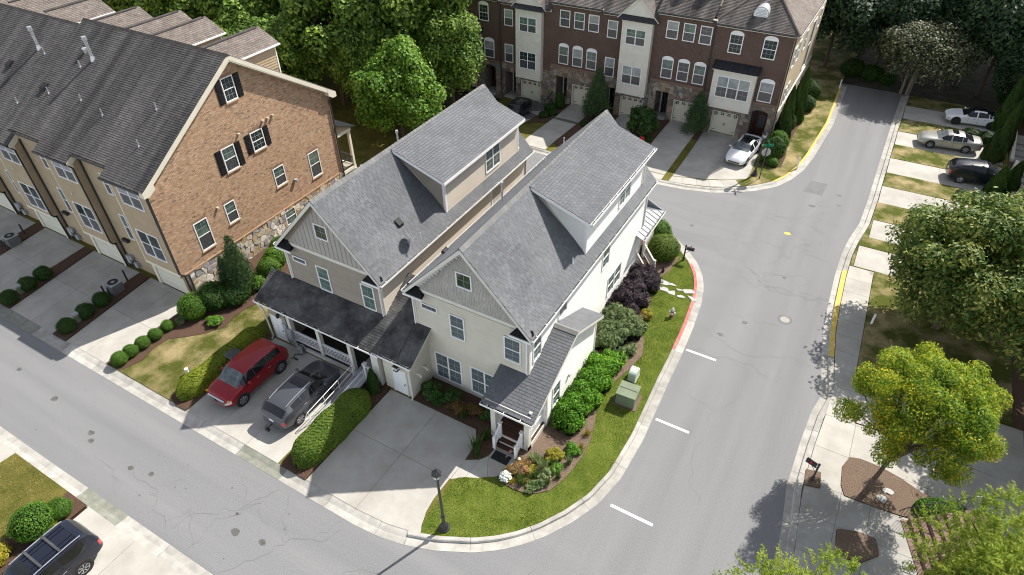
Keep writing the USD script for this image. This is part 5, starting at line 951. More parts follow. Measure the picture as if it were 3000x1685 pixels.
    if k == 0:
        ax, av = -9.85, 4.0; P = Polygon([(xl-.3, 0), (xr+.36, 0), (ax+.25, av*lR), (ax-.25, av*lR)])
        rfR = roof_face(R_, 'roof', Fo, (1, 0, 0), np.array([0, 1, sR])/lR, P, 'roof_brown', h=.15, w=.33, seed=34, under='ridge_dark')
        s2 = sR*av/(xr+.36-ax-.25); l2 = math.hypot(1, s2)
        roof_face(R_, 'roof', (xr+.36, YR-.36, zz), (0, 1, 0), np.array([-1, 0, s2])/l2, Polygon([(0, 0), (17, 0), (17, 3.0*l2), (av, 3.0*l2)]), 'roof_tan', h=.15, w=.33, seed=35, under='ridge_dark')
        put('hip_cap', MB().tube([(xr+.36, YR-.36, zz+.03), (ax+.2, YR-.36+av, zz+sR*av+.04)], .1, 6).tube([(xl-.3, YR-.36, zz+.03), (ax-.2, YR-.36+av, zz+sR*av+.04)], .1, 6), M['roof_tan'], rfR)
        gutter(R_, (xr+.36, YR-.36, zz), (xr+.36, YR+16, zz), 'white', out=(1, 0, 0), hang=False); put('fascia', B(xr, xr+.34, YR, YR+16, zz-.2, zz-.02), M['trim'], R_)
        roof_face(R_, 'roof', (0, YR+.02, zz-.1), (1, 0, 0), np.array([0, 1, sR])/lR, sbox(xl-.3, .6, ax+1, 9), 'roof_brown', h=.15, w=.33, seed=39, under='ridge_dark')
    else: roof_face(R_, 'roof', Fo, (1, 0, 0), np.array([0, 1, sR])/lR, sbox(xl-.02, 0, xr+.02 if k > 1 else xr-.3, 10), 'roof_brown', h=.15, w=.33, seed=34+k, under='ridge_dark')
def barrel(x, y, w, z0, L=1.6):
    a = np.linspace(0, np.pi, 13); P = Polygon(list(np.c_[x + w*np.cos(a), z0 + w*np.sin(a)]) + [(x-w, z0-.4), (x+w, z0-.4)]); Q = Polygon(list(np.c_[x + (w+.06)*np.cos(a), z0 + (w+.06)*np.sin(a)]) + [(x-w-.06, z0-.3), (x+w+.06, z0-.3)])
    d = put('dormer', MB().prism(Q, -y-L-.9, -y-.05, FZ), M['grey_box'], R_); put('dormer_face', MB().prism(P, -y-.06, -y+.0, FZ), M['white'], d)
    for v in np.arange(z0-.3, z0+w*.8, .11):
        hw = math.sqrt(max(0, w*w*.8 - max(0, v-z0)**2)); put('louvre', B(x-hw*.9, x+hw*.9, v, v+.03, y-.03, y-.001, F=Fr((0, 0, 0), (1, 0, 0), (0, 0, 1), (0, 1, 0))), M['grey_box'], d)
barrel(-9.9, 57.75, .55, 10.75); barrel(-16.7, 58.6, .55, 11.55); barrel(-14.75, 58.6, .55, 11.55)
# its lit end wall
RE = right(-6.66); E_ = Polygon([(57.01, 0), (73, 0), (73, 9.6), (57.01, 9.6)])
put('end_wall', MB().prism(E_, -.055, 0, RE), M['stucco_tan'], R_); stones(R_, 'stone', RE, sbox(57.05, 0, 72.9, 2.9), .42, ST, 40, 60, depth=(.02, .07)); put('stone_cap', B(57, 73, 2.9, 3.05, 0, .1, F=RE), M['trim'], R_)
for y in (58.6, 60.4, 63.5): window(R_, RE, y, y+.8, 6.6, 8.2, up='glass_grey', low='glass_grey', mun=(1, 1), w=0)
for y in (59.0, 60.2): window(R_, RE, y, y+.6, 3.3, 4.6, up='glass_grey', low='glass_grey', mun=(1, 1), w=0)
window(R_, RE, 67, 68.6, 3.6, 8.0, up='glass_grey', low='glass_grey', mun=(1, 1), w=0); window(R_, RE, 70.5, 71.3, 6.6, 8.2, up='glass_grey', low='glass_grey', mun=(1, 1), w=0)
downpipe(R_, [(-6.6, 56.9, 9.6), (-6.62, 56.92, .1)], 'black_metal', .06); downpipe(R_, [(-34.4, 56.9, 8.6), (-34.4, 56.92, -.9)], 'black_metal', .06); downpipe(R_, [(-13.15, 56.9, 9.7), (-13.15, 56.92, 3.8)], 'black_metal', .05)
# ------------------------------------------------------------------ the houses at the right edge of the picture
Q_ = thing('townhouse_row', 'light grey townhouse front half hidden at the right edge of the view', 'townhouses')
QF = left(14.2)
put('wall', B(14.25, 18, 55, 82, 0, 9), M['stucco_tan' if False else 'trim'], Q_); siding(Q_, QF, sbox(55, 2.6, 82, 8.8), 'trim', h=.2)
for y in (57, 62.5, 68, 74.5): window(Q_, QF, y, y+1.9, 3.2, 4.9, cols=2, up='glass', low='glass', w=.02)
stones(Q_, 'stone', QF, sbox(55, 0, 82, 2.5), .6, ST, 60, 70)
for k, (y0, y1) in enumerate(((64.0, 68.5), (57.8, 62.0))):
    t = thing('entrance_step', ('long white concrete entry step wall beside the junipers', 'second white entry step wall nearer the brown tree')[k], 'steps')
    put('side_wall', MB().prism(Polygon([(y0, 0), (y1, 0), (y1, 1.2), (y0, .35)]), 12.1, 12.35, FX), M['trim'], t)
    for j in range(4): put('step', B(12.35, 13.9, y0+j*.9, y1, .15*j+.1, .15*j+.25), M['concrete_old'], t)
P_ = thing('porch_roof', 'brown metal seamed porch roof on a slanted beam above the brick steps', 'porch roof')
zp = 2.6
put('roof_panel', MB().prism(Polygon([(11.62, 24.55), (13.6, 25.1), (13.9, 19.5), (11.35, 20.1)]), zp, zp+.06), M['roof_tan'], P_)
for j in range(8): y = 24.35 - j*.56; put('seam', B(11.6-.03*j, 13.7, y-.025, y+.025, zp+.06, zp+.12), M['ridge_dark'], P_)
put('fascia', MB().tube([(11.6, 24.6, zp), (11.3, 20.0, zp)], .07, 4), M['trim'], P_); put('beam', MB().tube([(11.55, 23.6, zp-.1), (10.2, 24.0, .3)], .13, 8), M['trim'], P_); put('post', MB().tube([(11.5, 20.6, 0), (11.5, 20.6, zp)], .1, 8), M['trim'], P_)

# ------------------------------------------------------------------ plants
def leafmesh(C, N, ln, wd, r, droop=0.):
    C = np.asarray(C, float); N = np.asarray(N, float); N = N/(np.linalg.norm(N, axis=1)[:, None]+1e-9); n = len(C)
    a = np.cross(N, r.normal(size=(n, 3))); a /= np.linalg.norm(a, axis=1)[:, None]+1e-9
    if droop: a[:, 2] -= droop; a /= np.linalg.norm(a, axis=1)[:, None]
    b = np.cross(N, a); k = (.65 + .7*r.random(n))[:, None]
    V = np.stack([C + a*ln*k, C + b*wd*k + N*wd*.25, C - a*ln*k, C - b*wd*k + N*wd*.25], 1).reshape(-1, 3)
    f = (np.array([[0, 1, 2], [0, 2, 3]])[None] + 4*np.arange(n)[:, None, None]).reshape(-1, 3); return V, f
def dirs(n, r, zmin=-1.):
    out = np.zeros((0, 3))
    while len(out) < n:
        d = r.normal(size=(2*n, 3)); d /= np.linalg.norm(d, axis=1)[:, None]; out = np.vstack([out, d[d[:, 2] > zmin]])
    return out[:n]
def crown(n_blob, n_leaf, R, r, ln=.15, wd=.08, zmin=-.55, blob=(.22, .36), squash=(1, 1, 1), fill=(.5, .92), up=.35):
    """clumps of leaves over an ellipsoid of radii R: leaf mesh and clump centres"""
    R = np.array(R, float); d = dirs(n_blob, r, zmin); B0 = d*R*r.uniform(*fill, n_blob)[:, None]; rb = r.uniform(*blob, n_blob)*R.mean()
    w = rb**2; idx = r.choice(n_blob, n_leaf, p=w/w.sum()); e = dirs(n_leaf, r); e[:, 2] = np.where((e[:, 2] < -.3) & (r.random(n_leaf) < .6), -e[:, 2], e[:, 2])
    rad = rb[idx]*(.55 + .55*r.random(n_leaf)**.6)*(1 + .35*(r.random(n_leaf) < .08))
    C = B0[idx] + e*rad[:, None]*np.array(squash); N = e + r.normal(0, .45, (n_leaf, 3)) + [0, 0, up]
    return C, N, B0, rb
def make_tree(name, H, R, zc, mat, seed, n_blob=60, n_leaf=30000, ln=.16, wd=.09, trunk=.22, bark='bark', zmin=-.6, stems=((0, 0),), droop=0., **kw):
    r = np.random.default_rng(seed); p = proto(name); C, N, B0, rb = crown(n_blob, n_leaf, R, r, zmin=zmin, **kw); c0 = np.array([0, 0, zc])
    mb = MB()
    for sx, sy in stems:
        top = c0 + [sx*1.8, sy*1.8, R[2]*.2]; q = [np.array([sx, sy, -1.2]), np.array([sx*1.1, sy*1.1, zc*.35]), np.array([sx*1.5+.06, sy*1.5-.05, zc*.75]), top]; mb.tube(q, [trunk*1.25, trunk, trunk*.75, trunk*.3], 8)
        for i in r.choice(n_blob, min(n_blob, 16)//len(stems)+2, replace=False):
            s = q[1]*.4 + q[2]*.6 if r.random() < .5 else q[2]; e = c0 + B0[i]*.9; m = (s+e)/2 + [0, 0, .12*np.linalg.norm(e-s)]; mb.tube([s, m, e], [trunk*.42, trunk*.26, trunk*.08], 5)
    put('trunk', mb, M[bark], p); put('crown', leafmesh(C + c0, N, ln, wd, r, droop), LF[mat], p, per=4); return p
FO = [make_tree('broad_tree', 13, (4.6, 4.6, 5.2), 8.0, 'forest', 101+k, n_blob=80, n_leaf=34000, ln=.2, wd=.12, zmin=-.75, blob=(.2, .33)) for k in range(3)]
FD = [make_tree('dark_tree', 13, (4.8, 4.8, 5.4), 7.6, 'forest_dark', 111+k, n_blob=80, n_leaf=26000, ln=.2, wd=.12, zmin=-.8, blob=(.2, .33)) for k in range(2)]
spots = [(-39.8, 50.2, 1.12, 'nearest the left end of the dark brick row'), (-46.0, 45.2, 1.0, 'just left of and behind the bright maple'), (-51.5, 50.5, 1.1, 'left of the maple, one row farther back'), (-45.5, 56, 1.15, 'rising behind the maple at the top edge'), (-58.0, 46.0, 1.0, 'behind the gap between the rear gables'), (-64.5, 43.5, .95, 'behind the farther rear gables'), (-58, 55, 1.15, 'at the top edge above the nearest rear gable'),
 (-66, 51.5, 1.1, 'at the top edge above the middle rear gables'), (-72, 44.5, 1.0, 'just beyond the farthest rear gable'), (-41.9, 44.6, .62, 'smaller, tucked close behind the maple'), (-54.5, 41.2, .7, 'smaller, nearest behind the nearest rear gable'), (-52, 60, 1.2, 'farthest back above the maple'), (-75, 53, 1.1, 'towards the top left corner'), (-36.2, 50.5, .72, 'squeezed between the wood and the dark brick row'), (-80, 41, 1.0, 'in the top left corner'), (-43, 51.5, .9, 'directly above the maple'), (-49, 41.5, .75, 'low, between the maple and the nearest rear gable')]
for k, (x, y, s, w) in enumerate(spots):
    copy(FO[k % 3], 'broadleaf_tree', 'dense green woodland tree ' + w, 'tree', (x, y, tz(x, y)-.2), rng.uniform(0, 6.3), (s, s, s*rng.uniform(.92, 1.1)), 'trees of the wood behind the left townhouses')
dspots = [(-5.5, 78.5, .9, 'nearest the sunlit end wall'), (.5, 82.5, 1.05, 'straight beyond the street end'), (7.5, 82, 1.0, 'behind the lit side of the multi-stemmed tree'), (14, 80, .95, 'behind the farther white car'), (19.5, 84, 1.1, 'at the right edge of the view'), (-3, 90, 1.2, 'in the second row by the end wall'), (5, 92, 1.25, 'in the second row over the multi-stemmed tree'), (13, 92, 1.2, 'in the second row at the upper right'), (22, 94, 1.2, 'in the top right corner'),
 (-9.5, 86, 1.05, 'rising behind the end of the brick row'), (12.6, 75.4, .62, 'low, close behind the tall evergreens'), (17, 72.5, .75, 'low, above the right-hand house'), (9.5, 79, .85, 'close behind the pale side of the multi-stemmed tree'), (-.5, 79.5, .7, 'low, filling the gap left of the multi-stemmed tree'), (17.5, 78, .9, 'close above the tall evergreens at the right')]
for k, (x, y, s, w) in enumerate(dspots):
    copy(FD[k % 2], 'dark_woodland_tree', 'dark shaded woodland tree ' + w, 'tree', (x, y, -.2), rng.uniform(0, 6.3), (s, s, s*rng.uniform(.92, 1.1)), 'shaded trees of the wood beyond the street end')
copy(make_tree('maple', 9, (4.1, 4.1, 4.1), 4.7, 'maple', 121, n_blob=95, n_leaf=42000, ln=.13, wd=.1, trunk=.16, blob=(.17, .29), zmin=-.8), 'maple_tree', 'bright yellow-green maple in front of the darker wood', 'tree', (-36.6, 42.6, -.2))
copy(make_tree('crepe_tree', 5, (4.7, 4.7, 2.3), 4.2, 'pale', 131, n_blob=80, n_leaf=22000, ln=.13, wd=.08, trunk=.12, bark='bark_pale', stems=((-.4, 0), (.3, .2), (.1, -.3)), zmin=-.5), 'spreading_tree', 'wide low multi-stemmed tree with sunlit pale right side', 'tree', (3.0, 75.6, -.1))
copy(make_tree('oak', 8.5, (4.7, 4.7, 3.8), 5.1, 'oak', 141, n_blob=120, n_leaf=52000, ln=.13, wd=.06, trunk=.2, blob=(.15, .27), zmin=-.75), 'oak_tree', 'large dense dark green and yellow tree right of the pavement', 'tree', (8.0, 38.0, 0))
copy(make_tree('oak', 8.5, (4.2, 4.2, 3.4), 5.3, 'oak', 142, n_blob=90, n_leaf=34000, ln=.13, wd=.06, trunk=.2, blob=(.17, .27), zmin=-.75), 'oak_tree', 'yellowish tree at the right edge behind the large dense one', 'tree', (12.4, 42.2, 0))
OK_ = make_tree('oak', 9, (4.4, 4.4, 3.6), 5.6, 'oak', 143, n_blob=90, n_leaf=26000, ln=.15, wd=.07, trunk=.2, blob=(.17, .27), zmin=-.75)
copy(OK_, 'oak_tree', 'dark tree at the right edge shading the wide concrete', 'tree', (13.4, 33.2, 0)); copy(OK_, 'oak_tree', 'farther tree at the right edge behind the large dense one', 'tree', (14.2, 47.5, 0), 2.0, .85); copy(OK_, 'oak_tree', 'tree just beyond the brown porch roof', 'tree', (15.6, 29.0, 0), 4.0, .95)
# the vase-shaped autumn tree: open top with the limbs showing
def vase(name, seed):
    r = np.random.default_rng(seed); p = proto(name); nb = 150; a = r.uniform(0, 2*np.pi, nb); q = r.random(nb)**.55; rad = 3.35*q; z = 5.75 + 1.55*np.sqrt(np.clip(1-q*q, 0, 1)) - 2.5*q**2*r.random(nb) + r.normal(0, .22, nb)
    keep = ~((q < .42) & (r.random(nb) < .4)); B0 = np.c_[rad*np.cos(a) + .75, rad*np.sin(a) + 1.5, z][keep]; nb = len(B0); rb = r.uniform(.4, .75, nb); n = 95000; i = r.choice(nb, n, p=rb**2/(rb**2).sum()); e = dirs(n, r); e[:, 2] *= .75
    C = B0[i] + e*(rb[i]*(.4 + .7*r.random(n)**.6))[:, None]; mb = MB().tube([(0, 0, -.8), (.14, .26, .9), (.4, .75, 2.3)], [.19, .15, .13], 9)
    for k in range(0, nb, 2): b = B0[k]; mb.tube([(.4, .75, 2.2), (.45+b[0]*.25, .8+b[1]*.25, 3.6), b*[.75, .75, 1]-[0, 0, .35], b], [.07, .05, .03, .012], 5)
    put('trunk', mb, M['bark'], p); put('crown', leafmesh(C, e + r.normal(0, .5, (n, 3)) + [0, 0, .4], .066, .028, r), LF['autumn'], p, per=4); return p
copy(vase('vase_tree', 151), 'autumn_tree', 'vase-shaped tree turning orange and yellow in the mulch island', 'tree', (5.72, 23.35, .1), 0, (.84, .84, 1.0))
def spray_tree(name, seed, n_tw=5200):
    r = np.random.default_rng(seed); p = proto(name); R = np.array([5.2, 4.2, 3.3]); nb = 110; d = dirs(nb, r, -.3); B0 = d*R*r.uniform(.45, .95, nb)[:, None]; rb = r.uniform(.6, 1.15, nb); i = r.choice(nb, n_tw, p=rb**2/(rb**2).sum()); e = dirs(n_tw, r, -.25)
    s = B0[i] + e*(rb[i]*.75)[:, None]; dr = e + [0, 0, .5] + r.normal(0, .3, (n_tw, 3)); dr /= np.linalg.norm(dr, axis=1)[:, None]; L = r.uniform(.35, .75, n_tw); C = []; N = []
    for t in np.linspace(.1, 1, 15):
        for sd in (0, 1): off = r.normal(0, .035, (n_tw, 3)); C.append(s + dr*(L*t)[:, None] - np.array([0, 0, .16])*(t*t*L)[:, None] + off); N.append(r.normal(0, .7, (n_tw, 3)) + [0, 0, .8])
    C = np.vstack(C) + [0, 0, 7.6]; N = np.vstack(N); mb = MB().tube([(0, 0, -.5), (.1, 0, 4), (0, .1, 8.5)], [.25, .2, .08], 8)
    for k in range(0, nb, 3): mb.tube([(.05, .05, 4.5+.02*k), B0[k]*.5 + [0, 0, 7.4], B0[k] + [0, 0, 7.6]], [.08, .05, .02], 5)
    put('trunk', mb, M['bark'], p); put('crown', leafmesh(C, N, .075, .015, r), LF['willow'], p, per=4); return p
copy(spray_tree('willow_oak', 161, 4400), 'willow_oak', 'bright yellow-green narrow-leaved tree at the bottom right corner', 'tree', (4.1, 10.6, -.9), 0, (.72, .76, .98))
copy(spray_tree('willow_oak', 162, 6500), 'willow_oak', 'sunlit tree top reaching in over the brick steps', 'tree', (9.4, 15.2, -.3), 1.0, (.84, .84, .98))
def ball(name, mat, seed, n=2600, ln=.075, wd=.05, lumpy=.08, core=.9, sq=1., jit=.03):
    r = np.random.default_rng(seed); p = proto(name); d = dirs(n, r); k = 1 + lumpy*(meshkit.noise(d*2.4 + seed) if lumpy else 0) - np.abs(r.normal(0, jit, n))*2.2 + .03
    ic = trimesh.creation.icosphere(subdivisions=3); kv = core*(1 + lumpy*meshkit.noise(ic.vertices*2.4 + seed)); v = ic.vertices*kv[:, None]*[1, 1, sq] + [0, 0, .95*sq]
    put('stem', MB().tube([(0, 0, -.2), (0, 0, .6)], .06, 5), M['bark'], p); put('shrub_core', (v, ic.faces), M['core'], p)
    C = d*k[:, None]*[1, 1, sq] + [0, 0, .95*sq]; C = C[C[:, 2] > .02]; put('crown', leafmesh(C, d[:len(C)]*0 + (C - [0, 0, .95*sq]) + r.normal(0, .4, (len(C), 3)), ln, wd, r), LF[mat], p, per=4); return p
def loose(name, mat, seed, n=3200, ln=.1, wd=.05, nb=20, sq=.75):
    r = np.random.default_rng(seed); p = proto(name); C, N, B0, rb = crown(nb, n, (1, 1, sq), r, zmin=-.2, blob=(.2, .42), fill=(.3, .85)); C = C + [0, 0, .75*sq]; k = C[:, 2] > .02; mb = MB()
    for b in B0: mb.tube([(0, 0, -.1), b*[.5, .5, .4] + [0, 0, .3*sq], b + [0, 0, .75*sq]], [.03, .02, .008], 4)
    put('stem', mb, M['bark'], p); put('crown', leafmesh(C[k], N[k], ln, wd, r), LF[mat], p, per=4); return p
BX = ball('round_bush', 'box', 201, 9000, .046, .03, .24, jit=.07); BD = ball('round_bush', 'box_dark', 202, 8500, .046, .031, .26, jit=.08); BH = ball('round_bush', 'hedge', 208, 9000, .042, .026, .14, jit=.05)
BY = loose('round_bush', 'gold', 203); BL = loose('loose_bush', 'box', 204, 4200); BS = loose('pale_bush', 'sage', 205, 3400, .1, .04); BR_ = loose('rust_bush', 'rust', 206, 3200, .1, .04); BG = loose('bright_bush', 'bright', 207, 3600, .12, .065); BM = loose('loose_bush', 'box_dark', 209, 4200)
def bush(pro, label, x, y, rad, h=None, z=.08, name='round_bush', group=None, cat='bush'): return copy(pro, name, label, cat, (x, y, z), rng.uniform(0, 6.3), (rad, rad, (h or 1.7*rad)/1.9), group)
for k, (x, y, rd) in enumerate(((-33.55, 11.2, .43), (-33.55, 11.95, .4), (-33.55, 12.75, .4), (-33.5, 13.6, .38), (-33.55, 14.5, .36))):
    bush(BX, ('first', 'second', 'third', 'fourth', 'last')[k] + ' clipped bush from the kerb along the sunlit driveway edge', x, y, rd, group='clipped bushes along the driveways')
for k, (x, y, w) in enumerate(((-38.95, 11.35, 'nearest the kerb in the bed between the first and second driveways'), (-39.2, 12.75, 'beside the meter pedestal in the same first bed'), (-39.35, 14.0, 'next to the air conditioner in the first bed'), (-44.9, 11.1, 'nearest the kerb in the bed between the second and third driveways'), (-45.2, 12.5, 'beside the green pedestal in the second bed'), (-45.4, 13.7, 'farthest from the kerb in the second bed'))):
    bush(BD, 'shaded round bush ' + w, x, y, .5, .85, group='clipped bushes along the driveways')
bush(BX, 'large round bush at the stone corner of the brick gable', -33.1, 16.2, .8, 1.5); bush(BD, 'large dark rounded shrub against the stone wall', -32.7, 17.6, .95, 1.6); bush(BD, 'wide dark shrub right of the corner pier', -31.9, 18.4, .8, 1.3)
bush(BL, 'low loose shrub on the lawn side of the mulch', -31.35, 16.3, .6, .75, name='loose_bush'); bush(BS, 'small pale grey-green plant by the driveway end', -33.4, 15.3, .42, .4, name='pale_bush')
bush(BL, 'shrub at the right foot of the conifer', -31.6, 20.0, .65, 1.5, name='loose_bush'); bush(BX, 'small shrub in front of the conifer', -31.75, 19.0, .5, 1.3)
for k, (x, y) in enumerate(((-32.0, 21.6), (-32.5, 22.7), (-33.1, 23.8))): bush(BX, ('nearest', 'middle', 'farthest')[k] + ' of three green shrubs under the stone wall', x, y, .72, 1.2, group='shrubs in a row under the stone wall')
def conifer(name, seed, mat='conifer', n=9000, spiky=True):
    r = np.random.default_rng(seed); p = proto(name); nb = 150; t = r.random(nb)**.8; a = r.uniform(0, 6.283, nb); rad = (.95*(1-t)**.75+.06)*r.uniform(.5, 1, nb); B0 = np.c_[rad*np.cos(a), rad*np.sin(a), .25 + t*4.0]; rb = .34*(1-t)**.6 + .12
    i = r.choice(nb, n, p=rb**2/(rb**2).sum()); e = dirs(n, r); e[:, 2] = e[:, 2]*1.6 + .3; C = B0[i] + e*(rb[i]*(.4+.7*r.random(n)))[:, None]
    put('trunk', MB().tube([(0, 0, -.3), (0, 0, 2.5), (0, 0, 4)], [.12, .07, .02], 7), M['bark'], p); put('crown', leafmesh(C, e*[1, 1, .2] + r.normal(0, .4, (n, 3)), .09, .022, r, droop=-1.0), LF[mat], p, per=4); return p
def thuja(name, seed, mat='thuja', n=9000):
    r = np.random.default_rng(seed); p = proto(name); t = r.random(n)**.85; a = r.uniform(0, 6.283, n); rad = (1-t)**.62*np.minimum(1, (t+.03)*9)**.5*(1+.1*np.sin(a*5+t*14) + r.normal(0, .05, n)); C = np.c_[rad*np.cos(a), rad*np.sin(a), t]
    m = MB().lathe([(.5, 0), (.88, .08), (.78, .3), (.55, .6), (.3, .85), (.001, .97)], n=14); put('trunk', MB().tube([(0, 0, -.05), (0, 0, .3)], .08, 5), M['bark'], p); put('shrub_core', m, M['core'], p); put('crown', leafmesh(C, np.c_[np.cos(a), np.sin(a), 0*a+.3] + r.normal(0, .35, (n, 3)), .07, .03, r), LF[mat], p, per=4); return p
CF = conifer('conifer', 211); TH = thuja('columnar_evergreen', 213); TH2 = thuja('columnar_evergreen', 214, 'box')
copy(CF, 'conifer', 'tall ragged conifer against the stone base of the brick gable', 'tree', (-31.9, 19.35, .05), .4, (1.0, 1.0, 1.08)); copy(CF, 'conifer', 'thin side leader conifer just left of the tall ragged one', 'tree', (-32.75, 18.9, .05), 2.4, (.6, .6, .72))
copy(TH, 'columnar_evergreen', 'small columnar evergreen beside the ramp landing', 'shrub', (-19.05, 16.95, .08), 0, (.42, .42, 1.75))
copy(CF, 'conifer', 'tall dark ragged evergreen before the garage with the wreath door', 'tree', (-22.55, 55.0, -.4), 1.0, (1.3, 1.3, 1.2)); copy(CF, 'conifer', 'ragged spreading evergreen between the two right-hand garages', 'tree', (-13.05, 55.8, .2), 2.0, (1.15, 1.15, .92))
for x, y, w, h, lb in ((-5.9, 58.6, .75, 5.0, 'tall clipped evergreen at the sunlit end wall'), (-5.6, 63.0, .8, 5.2, 'second tall evergreen farther along the sunlit end wall'),
    (10.7, 63.6, .85, 4.6, 'front tall evergreen beside the silver sedan'), (11.3, 66.0, .8, 5.0, 'second tall evergreen right of the silver sedan'), (11.2, 70.3, .85, 5.2, 'tall evergreen at the nose wall beside the farther white car'), (12.0, 72.6, .8, 5.6, 'last tall evergreen towards the wood on the right'), (10.9, 57.3, .75, 2.6, 'short evergreen in front of the black vehicle on the right'), (11.9, 58.6, .7, 2.6, 'short evergreen right of the black vehicle nose')):
    copy(TH, 'columnar_evergreen', lb, 'shrub', (x, y, float(tz(x, y))), rng.uniform(0, 6), (w, w, h))
bush(BM, 'big silvery evergreen shrub in front of the trash bins', -17.4, 53.2, 1.55, 3.6, z=.2, name='loose_bush'); bush(BL, 'greener shrub right of the silvery evergreen', -16.6, 54.6, .7, 1.5, z=.2, name='loose_bush')
for x, y, rd, h, lb in ((-5.75, 54.6, .85, 1.9, 'round dark shrub behind the street sign'), (-5.75, 56.3, .8, 1.7, 'sunlit rounded shrub behind the first at the end wall'), (-5.5, 53.5, .5, .7, 'small bright shrub at the mulch point by the sign'), (-6.2, 53.9, .45, 1.3, 'thin shrub behind the lamp post'), (-5.9, 60.6, .7, 1.6, 'shrub between the two tall evergreens'), (-5.5, 69.0, 1.0, 1.8, 'dark round shrub far along the end wall'), (-5.2, 66.2, .8, 1.3, 'low shrub far along the end wall'), (-2.6, 77.4, 1.1, 1.7, 'dark round shrub left of the street end'), (-.6, 77.0, 1.1, 1.5, 'dark round shrub at the middle of the street end'), (1.0, 76.6, .8, 1.2, 'dark shrub right of the street end'), (12.4, 76.8, 1.5, 2.2, 'dark dome shrub behind the farther white car')):
    bush(BD if y > 58 or 'dark' in lb else BX, lb, x, y, rd, h, group='shrubs round the street end' if y > 75 else None)
for x, y, rd, h, lb in ((9.0, 67.3, .7, .8, 'spreading juniper left part between the white and silver cars'), (10.1, 66.9, .7, .9, 'spreading juniper right part between the white and silver cars'), (9.6, 60.9, .55, .8, 'small round shrub behind the black vehicle'), (10.6, 60.6, .5, .7, 'second small round shrub behind the black vehicle'), (8.8, 55.6, .5, .6, 'low shrub at the grass end by the black vehicle'), (9.9, 55.4, .6, .8, 'rounded low shrub before the black vehicle'), (11.0, 55.0, .6, .9, 'rightmost low shrub before the black vehicle')):
    bush(BD, lb, x, y, rd, h)
for x, y, rd, h, lb in ((-27.3, 53.2, .5, .7, 'clipped ball near the white garden light behind'), (-26.7, 54.0, .4, .6, 'yellowish ball shrub by the pale driveway behind'), (-27.6, 55.2, .6, .9, 'dark loose shrub under the iron stair rail'), (-26.9, 55.8, .45, 1.7, 'small conical shrub by the wreath door'), (-22.9, 53.2, .4, .5, 'small shrub left of the columnar holly'), (-16.3, 52.4, .35, .5, 'small ball shrub next to the red flag')): bush(BD, lb, x, y, rd, h, z=float(tz(x, y)))
bush(BX, 'large clipped bush on the near mulch at the lower left', -27.3, 2.5, .82, 1.35); bush(BX, 'smaller clipped bush near the near kerb', -27.15, 3.55, .5, .8); bush(BY, 'golden bush touching the large clipped one', -26.75, 2.75, .42, .7, name='golden_bush'); bush(BY, 'golden bush at the left picture edge', -27.4, .85, .7, .9, name='golden_bush'); bush(BG, 'light green bush at the bottom left corner', -27.2, .1, .55, .7, name='bright_bush')
for g_ in GRASS_LATER: blades(*g_)
# clipped hedges
def hedge(label, pts, w, h, mat, n, seed, ends=1.0):
    r = np.random.default_rng(seed); t = thing('hedge', label, 'hedge'); L = LineString(pts); ln = L.length; m = MB(); k = 26; ring = 14
    a = np.linspace(0, np.pi, ring); V = []
    for s in np.linspace(0, 1, k):
        c = np.array(L.interpolate(s, normalized=True).coords[0]); d = np.array(L.interpolate(min(1, s+.02), normalized=True).coords[0]) - np.array(L.interpolate(max(0, s-.02), normalized=True).coords[0]); d /= np.linalg.norm(d); nn = np.array([-d[1], d[0]])
        e = min(s, 1-s)*ln/ (w*.9); f = math.sqrt(max(.02, 1-max(0, 1-e)**2)) if e < 1 else 1; f *= 1 + .05*math.sin(s*17+seed)
        cs, sn = np.sign(np.cos(a))*np.abs(np.cos(a))**.55, np.abs(np.sin(a))**.55
        V.append(np.c_[c[0] + nn[0]*cs*w/2*f, c[1] + nn[1]*cs*w/2*f, .06 + h*sn*(.35+.65*f)])
    V = np.array(V); f_ = [[i*ring+j, i*ring+j+1, (i+1)*ring+j+1, (i+1)*ring+j] for i in range(k-1) for j in range(ring-1)]; V2 = V.reshape(-1, 3)
    tmm = trimesh.Trimesh(V2, np.vstack([np.array(f_)[:, [0, 1, 2]], np.array(f_)[:, [0, 2, 3]]]), process=False); put('hedge_core', (V2, np.vstack([tmm.faces, tmm.faces[:, ::-1]])), M['core'], t)
    pt, fi = trimesh.sample.sample_surface(tmm, n, seed=seed); N = tmm.face_normals[fi]; cen = V2.mean(0); sg = np.sign(((pt - np.c_[pt[:, 0]*0+cen[0], pt[:, 1], pt[:, 0]*0+.3])*N).sum(1)); N = N*np.where(sg == 0, 1, sg)[:, None]
    put('foliage', leafmesh(pt + N*r.uniform(0, .07, n)[:, None], N + r.normal(0, .45, (n, 3)), .038, .025, r), LF[mat], t, kind='stuff', per=4); return t
hedge('long rounded hedge left of the red car, half yellow-green', [(-28.05, 10.95), (-27.95, 14), (-28.0, 17.1)], 1.25, .95, 'hedge_y', 26000, 5)
hedge('thick clipped hedge between the two front driveways', [(-19.15, 10.95), (-19.1, 13.5), (-19.05, 16.3)], 1.55, 1.25, 'hedge', 38000, 6)
hedge('wedge of bright clipped hedge above the mulch by the brick steps', [(7.9, 23.75), (9.0, 24.0), (10.1, 24.35)], 1.0, .75, 'box', 8000, 7)
